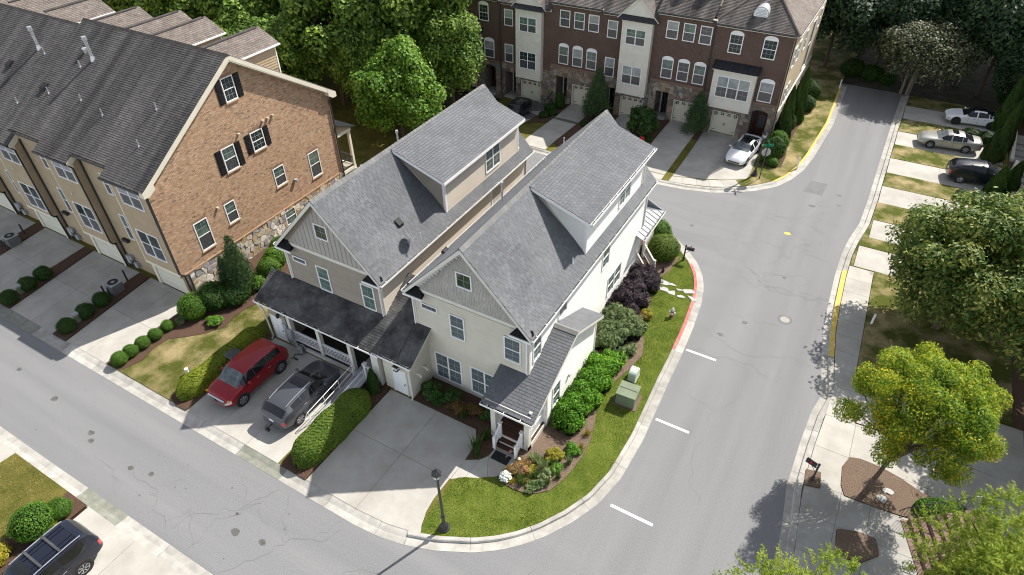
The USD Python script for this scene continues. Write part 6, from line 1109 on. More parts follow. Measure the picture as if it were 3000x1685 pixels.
def mass(label, poly, h, mat, n, seed, ln=.07, wd=.045, cat='shrubs', lump=.35, name='shrub_mass', nb=60):
    """a planted block of shrubs: clumps packed into poly"""
    r = np.random.default_rng(seed); a, b, c, d = poly.bounds; t = thing(name, label, cat); B0 = []
    while len(B0) < nb:
        x, y = r.uniform(a, c), r.uniform(b, d); inn = poly.exterior.distance(Point(x, y))
        if poly.contains(Point(x, y)): B0.append((x, y, h*r.uniform(.55, .85)*min(1, .55+inn*.9)))
    B0 = np.array(B0); rb = r.uniform(.26, .52, nb)*(.6 + .4*r.random(nb)); core = MB()
    for p, q in zip(B0, rb): core.ell((p[0], p[1], p[2]*.55), (q*.8, q*.8, p[2]*.6), 1)
    put('shrub_core', core, M['core'], t, kind='stuff'); i = r.integers(0, nb, n); e = dirs(n, r, -.35); C = B0[i] + e*(rb[i]*(.7+.45*r.random(n)))[:, None]*[1, 1, .9]
    put('foliage', leafmesh(C, e + r.normal(0, .5, (n, 3)) + [0, 0, .2], ln, wd, r), LF[mat], t, kind='stuff', per=4); return t
mass('dense bright green shrub block beside the white bay', Polygon([(-9.3, 19.9), (-8.0, 19.5), (-7.65, 22), (-7.75, 25.6), (-9.2, 25.8)]), 1.35, 'bright', 34000, 301, .06, .036, nb=120)
mass('dark purple shrub block below the back porch steps', Polygon([(-10.2, 29.8), (-8.5, 29.4), (-8.3, 33.2), (-9.0, 34.3), (-10.2, 34.0)]), 1.35, 'purple', 30000, 302, .055, .032, nb=110)
mass('loose grey-green shrubs between the purple and bright blocks', Polygon([(-9.6, 25.9), (-7.6, 26.0), (-7.4, 28.6), (-8.3, 29.5), (-10.2, 29.6)]), 1.25, 'sage', 22000, 303, .075, .035, nb=70)
bush(BY, 'yellow-green shrub at the lawn edge of the purple block', -7.85, 30.2, .5, .8, name='golden_bush'); bush(BR_, 'rusty shrub beside the yellow-green one', -8.2, 29.5, .55, .8, name='rust_bush')
bush(BH, 'big round grey-green shrub by the porch steps', -9.2, 36.7, 1.05, 1.6); bush(BX, 'bright shrub behind the back porch post', -10.2, 38.4, .85, 1.5)
for x, y, rd, h, p_, lb in ((-16.0, 18.3, .7, 1.3, BM, 'dark shrub in the corner under the dryer vents'), (-14.9, 18.5, .6, 1.0, BM, 'dark shrub under the left ground-floor window'), (-14.2, 18.1, .55, .9, BR_, 'reddish shrub in the shaded window bed'), (-13.2, 18.4, .5, .8, BR_, 'second reddish shrub under the right ground-floor window'), (-12.4, 18.5, .5, .9, BM, 'dark shrub left of the front porch post'), (-15.4, 17.9, .35, .5, BM, 'small shrub at the bed front beside the driveway')): bush(p_, lb, x, y, rd, h, name='loose_bush' if p_ is BM else 'rust_bush')
def tuft(name, mat, seed, n=90, L=(.5, 1.0), spread=.5, wd=.022):
    r = np.random.default_rng(seed); p = proto(name); mb = MB()
    for k in range(n):
        a = r.uniform(0, 6.283); l = r.uniform(*L); o = r.normal(0, .08, 2); s = r.uniform(.2, 1)*spread; d = np.array([math.cos(a), math.sin(a)]); nn = np.array([-d[1], d[0]])*wd
        q = [np.array([*(o + d*s*t*l), l*(t - .45*s*t*t)]) for t in (0, .4, .75, 1)]; V = []
        for j, u in enumerate(q): V += [u + np.append(nn*(1-.9*j/3), 0), u - np.append(nn*(1-.9*j/3), 0)]
        mb.add(np.array(V), np.array([[0, 1, 3, 2], [2, 3, 5, 4], [4, 5, 7, 6]]))
    put('blade', mb, LF[mat], p, kind='stuff', per=8); return p
TG = tuft('grass_tuft', 'grassy', 221); TS = tuft('strap_tuft', 'sage', 222, 46, (.6, 1.1), .45, .035); TR = tuft('straw_tuft', 'gold', 223, 90, (.4, .8), .7, .02)
for x, y, s, p_, lb in ((-11.95, 16.45, 1.1, TG, 'spiky dark grass clump at the driveway corner'), (-11.65, 16.05, .8, TG, 'smaller spiky clump nearer the footpath'), (-11.85, 17.2, .9, TG, 'spiky clump beside the porch downpipe'), (-8.75, 17.1, 1.0, TS, 'blue-green strap-leaved clump right of the porch corner'), (-8.3, 17.0, .9, TS, 'second strap-leaved clump deeper in the flower bed'), (-7.35, 18.0, .7, TS, 'striped clump at the right bed edge'), (-7.3, 20.0, .7, TR, 'straw-coloured clump below the bright shrub block'), (-8.85, 15.75, .8, TG, 'green grass clump at the front of the flower bed'), (-9.3, 15.6, .6, TR, 'golden grass clump by the white flowers'), (-8.15, 15.9, .7, TG, 'grass clump at the lower bed tip'), (-7.75, 16.35, .65, TG, 'reddish-green grass clump at the right bed curve'), (-8.5, 16.4, .85, TG, 'tall green grass clump in the middle of the bed'), (-7.45, 16.95, .6, TG, 'low grass clump at the outer bed edge'), (-13.6, 17.75, .8, TG, 'grassy clump in the shaded window bed')):
    copy(p_, 'grass_clump', lb, 'plant', (x, y, .1), rng.uniform(0, 6), s)
for x, y, s, p_, lb in ((-9.05, 16.0, .7, TG, 'fan of green blades between the white flowers and the rusty shrub'), (-8.6, 15.95, .6, TR, 'golden blades between the round mound and the grass clump'), (-8.0, 17.4, .8, TG, 'upright green blades below the golden shrub'), (-9.15, 17.2, .6, TG, 'short blades at the porch corner light'), (-7.2, 19.0, .7, TR, 'dry blades at the outer edge under the bright block')): copy(p_, 'grass_clump', lb, 'plant', (x, y, .1), rng.uniform(0, 6), s)
for x, y, rd, h, p_, lb in ((-9.35, 16.45, .6, .75, BR_, 'rust-tipped shrub next to the footpath edge'), (-8.9, 16.6, .45, .6, BY, 'yellow-green leafy plant with pink flowers'), (-8.35, 15.75, .42, .5, BS, 'round grey-green mound near the bed tip'), (-8.0, 16.1, .34, .5, BS, 'smaller green mound beside the round one'), (-8.0, 16.75, .4, .6, BS, 'feathery green plant in the bed middle'), (-7.75, 17.3, .4, .55, BL, 'leafy green plant in the right half of the bed'), (-8.2, 17.9, .55, .8, BY, 'golden shrub behind the strap leaves'), (-7.5, 18.7, .4, .7, BG, 'bright leafy shrub under the green shrub block'), (-9.75, 16.0, .3, .4, BR_, 'small rusty plant at the inner bed corner')): bush(p_, lb, x, y, rd, h, name='flower_bed_plant', cat='plant')
t = thing('white_flowers', 'mound of white flowers at the footpath side of the bed', 'flowers', (-9.7, 15.62, .1)); put('foliage', MB().ell((0, 0, .2), (.26, .26, .24), 2), M['pale_green_box'], t); fm = MB()
for k in range(130): d_ = dirs(1, rng, -.3)[0]*rng.uniform(.9, 1.1); fm.ell(d_*[.29, .29, .27] + [0, 0, .2], (.036, .036, .025), 1)
put('blossom', fm, M['flower_white'], t, kind='stuff')
t = thing('pink_flowers', 'cluster of small magenta flowers in the bed', 'flowers', (-8.95, 16.35, .55)); fm = MB()
for k in range(12): fm.ell(rng.normal(0, [.14, .14, .06]), (.03, .03, .02), 1)
put('blossom', fm, M['flower_pink'], t, kind='stuff')

# ------------------------------------------------------------------ cars
def pch(xs, pts):
    from scipy.interpolate import PchipInterpolator
    p = np.array(pts, float); return PchipInterpolator(p[:, 0], p[:, 1])(xs)
def make_car(name, label, cat, loc, rz, L, W, top, belt, width, zc, wb, fo, wr, color, wind, rear, sides, roofw=.6, glassroof=False, sunroof=None, rails=False, grille='plastic', kind='suv', lit=False, rim='alloy', tail='lamp_red', group=None, plate=True):
    t = thing(name, label, cat, loc, rz, group); ts = sorted(set(np.round(np.concatenate([np.linspace(0, 1, 34), wind, rear] + [np.array(s) for s in sides]), 4)))
    x = np.array(ts); zt, zb, hw = pch(x, top), pch(x, belt), pch(x, width)*W/2; zt = np.maximum(zt, zb+.03)
    c = np.clip((zt-zb)/.34, 0, 1); y6 = (1-c)*hw*.84 + c*W*roofw/2*1.05; z6 = (1-c)*(zb+.7*(zt-zb)) + c*(zt-.095); X = L/2 - x*L; zcc = zc + .12*np.clip((np.abs(x-.5)-.36)/.14, 0, 1)
    rows = [(0*hw, zcc), (hw*.86, zcc), (hw*.98, zcc+.13), (hw, zcc+.5*(zb-zcc)), (hw*.985, zb-.07), (hw*.945, zb), (y6, z6), (y6*.72, zt-.02), (0*hw, zt)]
    G_ = np.stack([np.c_[X, r[0], r[1]] for r in rows], 1); n = len(x); nr = len(rows); parts = {}
    def addq(key, q): parts.setdefault(key, MB()).add(np.array(q), np.array([[0, 1, 2, 3]]))
    for j in range(n-1):
        m = (x[j]+x[j+1])/2
        for i in range(nr-1):
            key = 'body'
            if i == 5 and any(a <= m <= b for a, b in sides): key = 'side_window'
            elif i >= 6 and wind[0] <= m <= wind[1]: key = 'windscreen'
            elif i >= 6 and rear[0] <= m <= rear[1]: key = 'rear_window'
            elif i >= 7 and glassroof and wind[1] < m < rear[0]: key = 'glass_roof'
            elif (i == 3 and m < .065): key = 'headlight'
            elif i == 3 and m > .955: key = 'tail_light'
            elif i <= 1: key = 'sill'
            for sg in (1, -1):
                q = G_[[j, j, j+1, j+1], [i, i+1, i+1, i]]*[1, sg, 1]; addq(key + ('' if key not in ('side_window', 'headlight', 'tail_light') else ('l' if sg > 0 else 'r')), q[::-1] if sg < 0 else q)
    for j, key in ((0, 'body'), (n-1, 'body')):
        ring = np.vstack([G_[j], G_[j][::-1][1:-1]*[1, -1, 1]]); k = len(ring); ce = ring.mean(0)[None]; f = [[k, (a+1) % k, a] if j == 0 else [k, a, (a+1) % k] for a in range(k)]; parts[key].add(np.vstack([ring, ce]), np.array(f))
    mats = {'body': color, 'sill': 'plastic' if kind == 'suv' else color, 'windscreen': 'car_glass_lit' if lit else 'car_glass', 'rear_window': 'car_glass', 'glass_roof': 'car_glass', 'side_window': 'car_glass', 'headlight': 'lamp_clear', 'tail_light': tail}
    for key, mb in parts.items():
        b = key[:-1] if key[:-1] in ('side_window', 'headlight', 'tail_light') else key
        v, f = mb.arr(); tm = trimesh.Trimesh(v, f, process=False); tm.merge_vertices(); put(b, (tm.vertices, tm.faces), M[mats[b]], t, smooth=40)
    xa = L/2 - fo; yw = W/2 - .115
    for xx in (xa, xa - wb):
        for sg in (1, -1):
            put('wheel_arch', MB().lathe([(.001, 0), (wr+.07, 0), (wr+.055, .03), (.001, .03)], (xx, sg*(W/2-.012) - (.015 if sg > 0 else -.015), wr+.03), 20, 'y'), M['plastic'], t)
            wl_ = put('wheel', MB().lathe([(wr*.66, -.11), (wr*.94, -.11), (wr, -.07), (wr, .07), (wr*.94, .11), (wr*.66, .11)], (xx, sg*(yw+.015), wr), 24, 'y'), M['rubber'], t)
            rm = MB().lathe([(.001, .06), (wr*.2, .06), (wr*.2, .09), (.001, .095)] if sg < 0 else [(.001, -.095), (wr*.2, -.09), (wr*.2, -.06), (.001, -.06)], (xx, sg*(yw+.015), wr), 12, 'y')
            for s in range(7): a = s*2*np.pi/7; d = np.array([math.cos(a), 0, math.sin(a)]); rm.tube([np.array([xx, sg*(yw+.095), wr]) + d*wr*.12, np.array([xx, sg*(yw+.105), wr]) + d*wr*.62], [.035, .028], 5)
            rm.tube([(xx+wr*.63*math.cos(a), sg*(yw+.105), wr+wr*.63*math.sin(a)) for a in np.linspace(0, 2*np.pi, 21)], .02, 5); put('rim', rm, M[rim], wl_)
            put('brake_disc', MB().lathe([(.001, 0), (wr*.6, 0), (wr*.6, .02), (.001, .02)], (xx, sg*(yw+.05), wr), 14, 'y'), M['plastic'], wl_)
    zm = float(np.interp(.36, x, zb)); hm = float(np.interp(.34, x, hw))
    for sg in (1, -1):
        mi = put('mirror', MB().ell((L/2 - L*.335, sg*(hm+.09), zm+.08), (.09, .11, .075), 2), M[color], t)
        for q in (.47, .65): put('door_handle', B(L/2-L*q-.1, L/2-L*q+.08, sg*float(np.interp(q, x, hw))*.99-.015, sg*float(np.interp(q, x, hw))*.99+.015, zm-.13, zm-.1), M['chrome' if color != 'car_black' else 'chrome'], t)
        for q in (.37, .54, .71): put('door_gap', MB().tube([(L/2-L*q, sg*(float(np.interp(q, x, hw))*.988), zm-.06), (L/2-L*q, sg*(float(np.interp(q, x, hw))*1.001), zc+.32), (L/2-L*q, sg*(float(np.interp(q, x, hw))*.985), zc+.16)], .008, 4), M['plastic'], t)
        if rails:
            zr_ = [(L/2-L*q, sg*W*roofw/2*.93, float(np.interp(q, x, zt))+.02) for q in np.linspace(wind[1]+.06, rear[0]-.03, 6)]; put('roof_rail', MB().tube(zr_, .022, 6), M['steel'], t)
    if plate: put('number_plate', B(-L/2-.03, -L/2-.012, -.16, .16, .78 if kind == 'suv' else .72, .92 if kind == 'suv' else .85), M['white'], t)
    fx = L/2
    if grille == 'chrome':
        for k in range(3): put('grille_bar', B(fx-.05, fx+.03, -.62, .62, .58+k*.12, .67+k*.12), M['chrome'], t)
        put('emblem', MB().lathe([(.001, -.02), (.12, -.02), (.12, .02), (.001, .02)], (0, 0, 0), 14), M['dark_box'], t); e = stage.GetPrimAtPath(str(t.GetPath()) + '/emblem'); UsdGeom.Xformable(e).AddTransformOp().Set(Gf.Matrix4d(0, 0, 1, 0, 0, 1, 0, 0, -.5, 0, 0, 0, fx+.02, 0, .76, 1))
    elif grille: put('grille', B(fx-.04, fx+.012, -.5, .5, .36 if kind != 'suv' else .5, .48 if kind != 'suv' else .78), M[grille], t)
    if sunroof:
        a, b = sunroof; z = float(np.interp((a+b)/2, x, zt)); za, zb2 = float(np.interp(a, x, zt)), float(np.interp(b, x, zt)); yy = W*roofw/2*.68
        put('sunroof', MB().add(np.array([[L/2-a*L, -yy, za+.0], [L/2-a*L, yy, za+.0], [L/2-b*L, yy, zb2+.0], [L/2-b*L, -yy, zb2+.0], [L/2-(a+b)/2*L, -yy, z+.012], [L/2-(a+b)/2*L, yy, z+.012]]), np.array([[0, 4, 5, 1], [4, 3, 2, 5]])[:, ::-1]), M['car_glass'], t)
    return t, x, zt
SUVT = [(0, .78), (.012, .90), (.035, .99), (.09, 1.1), (.165, 1.19), (.195, 1.23), (.325, 1.66), (.41, 1.77), (.6, 1.8), (.8, 1.76), (.9, 1.66), (.96, 1.34), (.985, 1.2), (1, 1.05)]
SUVB = [(0, .76), (.04, .94), (.2, 1.1), (.5, 1.22), (.9, 1.33), (.97, 1.12), (1, 1.0)]; SUVW = [(0, .60), (.015, .74), (.045, .88), (.10, .97), (.16, 1), (.3, 1), (.8, 1), (.92, .96), (.975, .89), (1, .76)]
car_kw = dict(kind='suv')
t, _, _ = make_car('red_car', 'dark red crossover parked nose-out beside the yellow-green hedge', 'car', (-25.62, 14.0, .1), -math.pi/2, 4.62, 1.97, SUVT, SUVB, SUVW, .3, 2.8, .9, .385, 'car_red', (.195, .345), (.90, .965), [(.255, .46), (.463, .66), (.663, .875)], roofw=.70, grille='chrome', lit=True)
put('indicator', MB().box(2.1, 2.2, -.9, -.8, .86, .95), M['lamp_amber'], t); put('indicator', MB().box(2.1, 2.2, .8, .9, .86, .95), M['lamp_amber'], t)
NXT = [(0, .82), (.02, .95), (.05, 1.03), (.12, 1.09), (.21, 1.15), (.235, 1.2), (.38, 1.6), (.47, 1.69), (.65, 1.66), (.82, 1.58), (.9, 1.48), (.965, 1.24), (.985, 1.16), (1, 1.0)]
t, _, _ = make_car('grey_car', 'metallic grey crossover with panoramic sunroof backed to the porch ramp', 'car', (-21.9, 14.45, .1), math.pi/2, 4.6, 1.9, NXT, SUVB, SUVW, .28, 2.66, .92, .385, 'car_grey', (.235, .40), (.89, .972), [(.31, .50), (.505, .67), (.675, .82)], roofw=.68, sunroof=(.46, .58), rails=True, grille='plastic')
put('tow_hitch', MB().tube([(-2.3, .1, .45), (-2.62, .1, .45), (-2.62, .1, .7)], .04, 6).box(-2.72, -2.55, -.02, .22, .3, .42), M['black_metal'], t)
SEDT = [(0, .62), (.03, .76), (.12, .88), (.26, .97), (.29, 1.0), (.42, 1.36), (.52, 1.44), (.62, 1.43), (.74, 1.33), (.88, 1.12), (.97, 1.06), (1, .95)]
SEDB = [(0, .60), (.05, .70), (.25, .88), (.5, .93), (.85, 1.0), (1, .92)]; SEDW = [(0, .74), (.05, .9), (.15, .98), (.35, 1), (.8, 1), (.93, .94), (1, .82)]
make_car('white_sedan', 'white electric sedan with black glass roof on the corner driveway', 'car', (-8.1, 54.0, .12), -math.pi/2 - .1, 4.69, 1.86, SEDT, SEDB, SEDW, .2, 2.87, .84, .34, 'car_white', (.27, .44), (.66, .885), [(.335, .50), (.52, .70), (.715, .76)], roofw=.62, glassroof=True, grille='plastic', kind='sedan', lit=True)
make_car('white_sedan', 'white electric sedan in the farthest right-hand driveway by the wood', 'car', (9.05, 70.6, .13), math.pi + .12, 4.69, 1.86, SEDT, SEDB, SEDW, .2, 2.87, .84, .34, 'car_white', (.27, .44), (.66, .885), [(.335, .50), (.52, .70), (.715, .76)], roofw=.62, glassroof=True, grille='plastic', kind='sedan', rim='plastic')
CAMT = [(0, .66), (.03, .8), (.12, .92), (.27, 1.0), (.3, 1.03), (.42, 1.38), (.52, 1.46), (.64, 1.45), (.72, 1.37), (.84, 1.13), (.97, 1.1), (1, .98)]
make_car('silver_sedan', 'champagne silver sedan with sunroof in the second right-hand driveway', 'car', (7.25, 64.35, .13), math.pi + .15, 4.85, 1.84, CAMT, SEDB, SEDW, .2, 2.775, .93, .335, 'car_silver', (.28, .43), (.70, .85), [(.335, .49), (.51, .66), (.675, .74)], roofw=.64, sunroof=(.5, .6), kind='sedan', lit=True)
make_car('black_hatchback', 'black compact vehicle parked nose-in on the third right-hand driveway', 'car', (9.6, 58.9, .13), .14, 4.45, 1.82, NXT, SUVB, SUVW, .22, 2.65, .88, .345, 'car_black', (.27, .44), (.89, .972), [(.335, .51), (.53, .68), (.70, .83)], roofw=.66, rim='alloy')
make_car('black_sedan', 'black sedan half hidden behind the taupe house roof', 'car', (-30.2, 52.6, float(tz(-30.2, 52.6))+.1), -math.pi/2+.1, 4.8, 1.85, CAMT, SEDB, SEDW, .2, 2.8, .92, .335, 'car_black', (.28, .43), (.70, .85), [(.335, .49), (.51, .66), (.675, .74)], roofw=.64, kind='sedan')
LXT = [(0, .9), (.03, 1.08), (.12, 1.17), (.25, 1.24), (.28, 1.28), (.36, 1.68), (.42, 1.82), (.6, 1.87), (.85, 1.86), (.94, 1.78), (.985, 1.35), (1, 1.1)]; LXB = [(0, .84), (.05, .95), (.25, 1.12), (.5, 1.15), (.9, 1.2), (1, 1.05)]
t, x_, z_ = make_car('black_suv', 'large navy black vehicle with roof rack in the near left driveway', 'car', (-24.35, 1.05, .1), -math.pi/2, 4.95, 1.97, LXT, LXB, SUVW, .3, 2.85, .95, .4, 'car_navy', (.26, .385), (.935, .985), [(.33, .47), (.49, .65), (.67, .88)], roofw=.74, rails=True, sunroof=(.43, .52))
for xx in (-.35, -1.15): put('roof_bar', B(xx-.05, xx+.05, -.68, .68, 1.9, 1.94), M['dark_box'], t)
for yy in (-.5, -.3, .3, .5): put('roof_rib', B(-1.9, -.1, yy-.02, yy+.02, 1.865, 1.885), M['car_navy'], t)

# ------------------------------------------------------------------ street furniture and small things
def street_lamp(label, x, y, H, s=1.0):
    t = thing('street_lamp', label, 'street lamp', (x, y, .1))
    put('base', MB().lathe([(.27, 0), (.27, .1), (.2, .16), (.19, .3), (.13, .42), (.1, .5), (.001, .5)], n=16), M['black_metal'], t); put('pole', MB().lathe([(.085, .4), (.075, .9), (.11, .95), (.11, 1.05), (.068, 1.1), (.055, H-.75), (.1, H-.72), (.1, H-.66), (.001, H-.65)], n=12), M['black_metal'], t)
    lt = put('lantern', MB().lathe([(.1, H-.66), (.12, H-.6), (.2, H-.3), (.24, H-.29), (.24, H-.25), (.08, H-.06), (.04, H-.02), (.05, H+.05), (.001, H+.1)], n=6), M['black_metal'], t)
    for k in range(6):
        a = (k+.5)*np.pi/3; d = np.array([math.cos(a), math.sin(a)]); nn = np.array([-d[1], d[0]]); b0, b1 = d*.115, d*.178
        put('lantern_pane', MB().add(np.array([[*(b0-nn*.05), H-.585], [*(b0+nn*.05), H-.585], [*(b1+nn*.08), H-.32], [*(b1-nn*.08), H-.32]]), np.array([[0, 1, 2, 3]])), M['lamp_clear'], lt)
    return t
street_lamp('black street lamp on the corner lawn in the foreground', -10.84, 11.95, 4.65); street_lamp('black street lamp beside the stop sign and white sedan', -6.35, 51.1, 4.05)
t = thing('stop_sign', 'grey back of a stop sign with green street name blades', 'sign', (-5.85, 50.7, .1)); put('post', MB().tube([(0, 0, 0), (0, 0, 3.45)], .04, 8), M['black_metal'], t)
a = np.arange(8)*np.pi/4 + np.pi/8; put('sign_plate', MB().prism(Polygon(np.c_[.38*np.cos(a), 2.45+.38*np.sin(a)]), -.06, -.05, Fr((0, 0, 0), (.93, .36, 0), (0, 0, 1), (.36, -.93, 0))), M['sign_back'], t)
F1 = Fr((0, 0, 0), (.93, .36, 0), (0, 0, 1), (.36, -.93, 0)); bl = put('name_blade', B(-.42, .42, 2.98, 3.17, -.01, .01, F=F1), M['sign_green'], t); put('name_blade', B(-.42, .42, 3.2, 3.38, -.01, .01, F=Fr((0, 0, 0), (.36, -.93, 0), (0, 0, 1), (.93, .36, 0))), M['sign_green'], t); put('blade_end', B(-.44, -.38, 2.99, 3.16, -.02, .02, F=F1), M['yellow_paint'], bl)
def mailbox(label, x, y, dx, dy, mat='black_metal', z=.1):
    t = thing('mailbox', label, 'mailbox', (x, y, z), math.atan2(dy, dx)); put('post', MB().lathe([(.09, 0), (.09, .25), (.05, .3), (.05, 1.25), (.07, 1.28), (.001, 1.36)], n=8), M[mat], t); put('arm', MB().tube([(0, 0, .95), (.45, 0, .95)], .025, 6).tube([(0, 0, .6), (.3, 0, .93)], .015, 5), M[mat], t)
    q = np.linspace(0, np.pi, 9); bx = put('box', MB().prism(Polygon([(-.1, 1.0), (.1, 1.0)] + [(.1*math.cos(u), 1.12+.1*math.sin(u)) for u in q]), .08, .6, Fr((0, 0, 0), (0, 1, 0), (0, 0, 1), (1, 0, 0))), M[mat], t); put('flag', B(.3, .36, .1, .115, 1.05, 1.3), M['red_flag'], bx); return t
mailbox('black mailbox on the lawn by the red kerb', -7.76, 37.0, .9, .1); mailbox('black mailbox in its square of mulch by the pavement', 3.45, 23.0, -.9, .3, z=.13)
t = thing('fire_hydrant', 'dark maroon fire hydrant with silver cap on the lawn', 'fire hydrant', (-6.52, 31.0, .1)); put('barrel', MB().lathe([(.13, 0), (.13, .05), (.09, .08), (.09, .45), (.13, .46), (.13, .5), (.1, .52), (.001, .52)], n=14), M['hydrant'], t); put('bonnet', MB().lathe([(.11, .52), (.1, .62), (.05, .7), (.03, .71), (.03, .76), (.001, .76)], n=12), M['hydrant_cap'], t)
for ax, nm in (((.2, 0), 'nozzle'), ((-.2, 0), 'nozzle'), ((.03, -.22), 'nozzle')): put(nm, MB().tube([(0, 0, .36), (*ax, .36)], .055, 8), M['hydrant_cap'], t)
t = thing('transformer_box', 'dark green electrical transformer cabinet on the corner lawn', 'utility box', (-6.38, 23.25, .1), .05); put('pad', B(-.68, .68, -.6, .62, -.02, .06), M['mulch_pale'], t); put('cabinet', MB().prism(Polygon([(-.5, .06), (.5, .06), (.5, .78), (.38, .84), (-.5, .84)]), -.52, .52, Fr((0, 0, 0), (0, 1, 0), (0, 0, 1), (-1, 0, 0))), M['green_box'], t); put('lid', MB().prism(Polygon([(-.54, .84), (.54, .84), (.54, .87), (-.54, .9)]), -.55, .55, Fr((0, 0, 0), (0, 1, 0), (0, 0, 1), (-1, 0, 0))), M['green_box'], t); put('hinge_strip', B(-.5, .5, .02, .06, .89, .9), M['dark_box'], t)
t = thing('utility_pedestal', 'pale green rounded utility pedestal behind the transformer', 'utility box', (-6.7, 25.0, .1)); put('body', MB().prism(Polygon([(-.36, 0), (.36, 0), (.36, .5)] + [(.36*math.cos(u), .5+.2*math.sin(u)) for u in np.linspace(.1, 3.04, 9)] + [(-.36, .5)]), -.22, .22, Fr((0, 0, 0), (0, 1, 0), (0, 0, 1), (-1, 0, 0))), M['pale_green_box'], t); put('foot', B(-.25, .25, -.4, .4, -.02, .05), M['concrete_old'], t)
for k, (x, y, rd, sd, lb) in enumerate(((-8.15, 34.0, .42, 1, 'long flat stepping stone nearest the purple shrubs'), (-8.4, 33.3, .32, 2, 'stepping stone half under the purple shrubs'), (-7.85, 33.3, .34, 3, 'rounded stepping stone left of the path middle'), (-7.47, 33.95, .27, 4, 'square stepping stone in the far line'), (-7.28, 33.2, .31, 5, 'pointed stepping stone in the near line'), (-6.96, 33.75, .23, 6, 'narrow stepping stone in the far line middle'), (-6.62, 33.1, .24, 7, 'small triangular stepping stone in the near line'), (-6.3, 33.85, .38, 8, 'long stepping stone at the red kerb'), (-6.05, 33.2, .33, 9, 'broad beige stepping stone at the red kerb'))):
    r = np.random.default_rng(400+sd); tt = np.sort(r.uniform(0, 6.283, 7)); P = Polygon(np.c_[x + rd*1.1*np.cos(tt)*r.uniform(.8, 1.1, 7), y + rd*.8*np.sin(tt)*r.uniform(.8, 1.1, 7)]).convex_hull
    put('stepping_stone', MB().prism(P, .06, .155), M['stone_step'], None, label=lb, cat='stepping stone', group='stepping stones across the corner lawn')
for x, y, sd, lb in ((6.75, 24.1, 1, 'upper flat white stone in the mulch island'), (6.55, 23.55, 2, 'lower flat white stone in the mulch island')): put('stepping_stone', MB().prism(blot(x, y, .24, np.random.default_rng(sd)), .12, .2), M['stone_step'], None, label=lb, cat='stepping stone')
for x, y, h, lb in ((-3.09, 73.2, .9, 'white marker post at the far end of the yellow kerb'), (-3.5, 54.0, .95, 'white marker post on the grass near the stop sign'), (4.5, 36.4, .8, 'white marker post in the shaded grass right')):
    t = thing('marker_post', lb, 'post', (x, y, .1)); put('post', B(-.06, .06, -.03, .03, 0, h), M['white'], t); put('cap', B(-.065, .065, -.035, .035, h, h+.06), M['trim'], t)
def bin_(label, x, y, rz=0, z=.1, mat='dark_box'):
    t = thing('wheeled_bin', label, 'bin', (x, y, z), rz); put('body', MB().add(np.array([[-.24, -.26, .05], [.24, -.26, .05], [.24, .26, .05], [-.24, .26, .05], [-.31, -.34, .95], [.31, -.34, .95], [.31, .36, .95], [-.31, .36, .95]]), BOXF), M[mat], t); put('lid', MB().prism(Polygon([(-.37, .95), (.4, .95), (.38, 1.02), (-.3, 1.06)]), -.33, .33, FX), M[mat], t)
    for sg in (-1, 1): put('wheel', MB().lathe([(.001, -.03), (.11, -.03), (.11, .03), (.001, .03)], (sg*.24, .26, .11), 12, 'y'), M['rubber'], t)
bin_('dark grey wheeled bin between the red car and hedge', -27.35, 14.45); bin_('black wheeled bin by the dark brick row entrance', -17.75, 57.6, .2, .35, 'plastic')
def ac(label, x, y):
    t = thing('air_conditioner', label, 'air conditioner', (x, y, .1)); put('casing', MB().box(-.38, .38, -.38, .38, .02, .72), M['ac_grey'], t); put('top', MB().box(-.41, .41, -.41, .41, .72, .78), M['grey_box'], t); put('fan_ring', MB().lathe([(.14, .785), (.33, .785), (.33, .8), (.14, .8)], n=18), M['plastic'], t); put('fan_hub', MB().lathe([(.001, .82), (.09, .81), (.09, .785)], n=10), M['grey_box'], t)
    for k in range(6): put('louvre', B(-.385, .385, -.385, .385, .1+k*.1, .115+k*.1), M['dark_box'], t)
ac('grey air conditioner unit in the bed between the first two driveways', -39.75, 15.25); ac('grey air conditioner unit in the farther shaded bed at the left', -51.3, 14.9)
for x, y, lb in ((-39.9, 14.55, 'black bollard left of the first air conditioner'), (-39.35, 14.6, 'black bollard in front of the first air conditioner'), (-40.15, 16.3, 'black bollard by the garage wall behind the first air conditioner'), (-51.7, 14.3, 'black bollard left of the farther air conditioner'), (-51.0, 14.2, 'black bollard in front of the farther air conditioner'), (-51.9, 16.0, 'black bollard by the wall behind the farther air conditioner')):
    put('bollard', MB().lathe([(.06, .05), (.06, .95), (.04, 1.0), (.001, 1.01)], (x, y, 0), 10), M['black_metal'], None, label=lb, cat='bollard', group='black bollards guarding the air conditioners')
for x, y, lb in ((-39.15, 12.15, 'grey-green utility pedestal with yellow tag in the first bed'), (-45.15, 11.95, 'grey-green utility pedestal in the second bed')):
    t = thing('utility_pedestal', lb, 'utility box', (x, y, .1)); put('body', MB().box(-.13, .13, -.13, .13, 0, .62), M['green_box'], t); put('cap', MB().box(-.15, .15, -.15, .15, .6, .72), M['grey_box'], t); put('tag', B(-.1, .0, -.155, -.15, .62, .7), M['yellow_paint'], t)
t = thing('garden_pipe', 'white capped standpipe on the dry lawn beside the hedge', 'pipe', (-29.3, 12.55, .1)); put('pipe', MB().tube([(0, 0, 0), (0, 0, .4)], .09, 10), M['white'], t); put('cap', MB().lathe([(.11, .38), (.11, .46), (.001, .5)], n=10), M['white'], t)
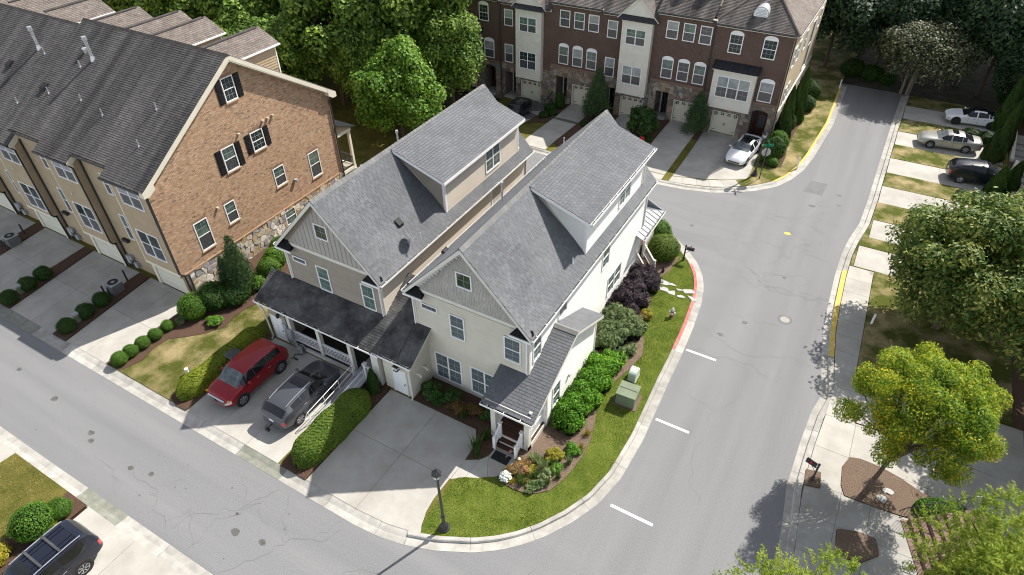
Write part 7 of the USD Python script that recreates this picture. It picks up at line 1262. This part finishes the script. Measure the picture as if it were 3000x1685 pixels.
t = thing('hose_reel', 'black hose reel with coiled hose under the porch rail', 'hose reel', (-24.75, 17.15, .1)); put('frame', MB().tube([(-.2, 0, 0), (-.2, 0, .6), (.2, 0, .6), (.2, 0, 0)], .025, 6), M['plastic'], t); put('reel', MB().lathe([(.05, -.16), (.24, -.16), (.24, -.13), (.12, -.12), (.12, .12), (.24, .13), (.24, .16), (.05, .16)], (0, -.02, .32), 14, 'y'), M['grey_box'], t)
put('hose', MB().tube([(.2*math.cos(a)*(1+.03*a), -.25-.06*a+.12*math.sin(a), .03) for a in np.linspace(0, 9, 34)], .02, 5), M['rubber'], t)
t = thing('red_flag', 'small red garden flag in the mulch behind the cream house', 'flag', (-16.6, 51.2, .3)); put('staff', MB().tube([(0, 0, 0), (0, 0, .9)], .012, 5), M['black_metal'], t); put('cloth', MB().add(np.array([[0, 0, .88], [.38, -.1, .84], [.38, -.06, .4], [0, 0, .45]]), np.array([[0, 1, 2, 3], [3, 2, 1, 0]])), M['red_flag'], t)
for x, y, lb in ((-27.75, 53.4, 'white garden light in the mulch behind the black sedan'), (-9.55, 16.75, 'white garden light at the corner of the front steps')): t = thing('garden_light', lb, 'light', (x, y, .1 + float(tz(x, y)))); put('stake', MB().tube([(0, 0, 0), (0, 0, .3)], .02, 6), M['white'], t); put('shade', MB().lathe([(.07, .28), (.07, .4), (.001, .44)], n=10), M['white'], t)
t = thing('garden_figure', 'small dark blue garden ornament beside the round shrub', 'ornament', (-8.55, 35.0, .1)); put('body', MB().lathe([(.1, 0), (.11, .2), (.06, .4), (.07, .48), (.001, .56)], n=10), M['car_navy'], t)
t = thing('stair_railing', 'black iron railing beside the driveway with the wreath door', 'railing'); balustrade(t, (-28.35, 55.2, -.7), (-28.35, 57.2, -.2), .1, 1.0, 'black_metal', th=.015, step=.16)
# brick steps with iron rails at the lower right
t = thing('brick_steps', 'flight of brick steps with black iron handrails under the bright tree', 'steps')
for k in range(8):
    F = Fr((7.42 + k*.305, 22.8 + k*.143, 0), (.905, .425, 0), (.35, -.94, 0), (0, 0, 1))
    put('step', B(0, 3.0-k*.3, 0, 3.6, .02, .12+.16*k, F=F), M['brick_step'], t)
    for j in range(16): put('brick', B(.02, .34, .0+j*.22, .0+j*.22+.208, .12+.16*k, .16+.16*k, F=F), M['brick_step'], t)
for k, o in enumerate((-.05, 1.9)):
    d_ = np.array([.35*o, -.94*o, 0]); A = [np.array([7.2, 22.7, .75]) + d_, np.array([7.35, 22.75, 1.05]) + d_, np.array([9.7, 23.9, 2.25]) + d_, np.array([11.2, 24.6, 2.3]) + d_]
    put('handrail', MB().tube(A, .024, 6), M['black_metal'], t); put('handrail', MB().tube([a_ - [0, 0, .8] for a_ in A[1:3]], .018, 5), M['black_metal'], t)
    for u in np.linspace(0, 1, 18): q = A[1]*(1-u) + A[2]*u; put('baluster', MB().tube([q - [0, 0, .8], q], .011, 4), M['black_metal'], t)
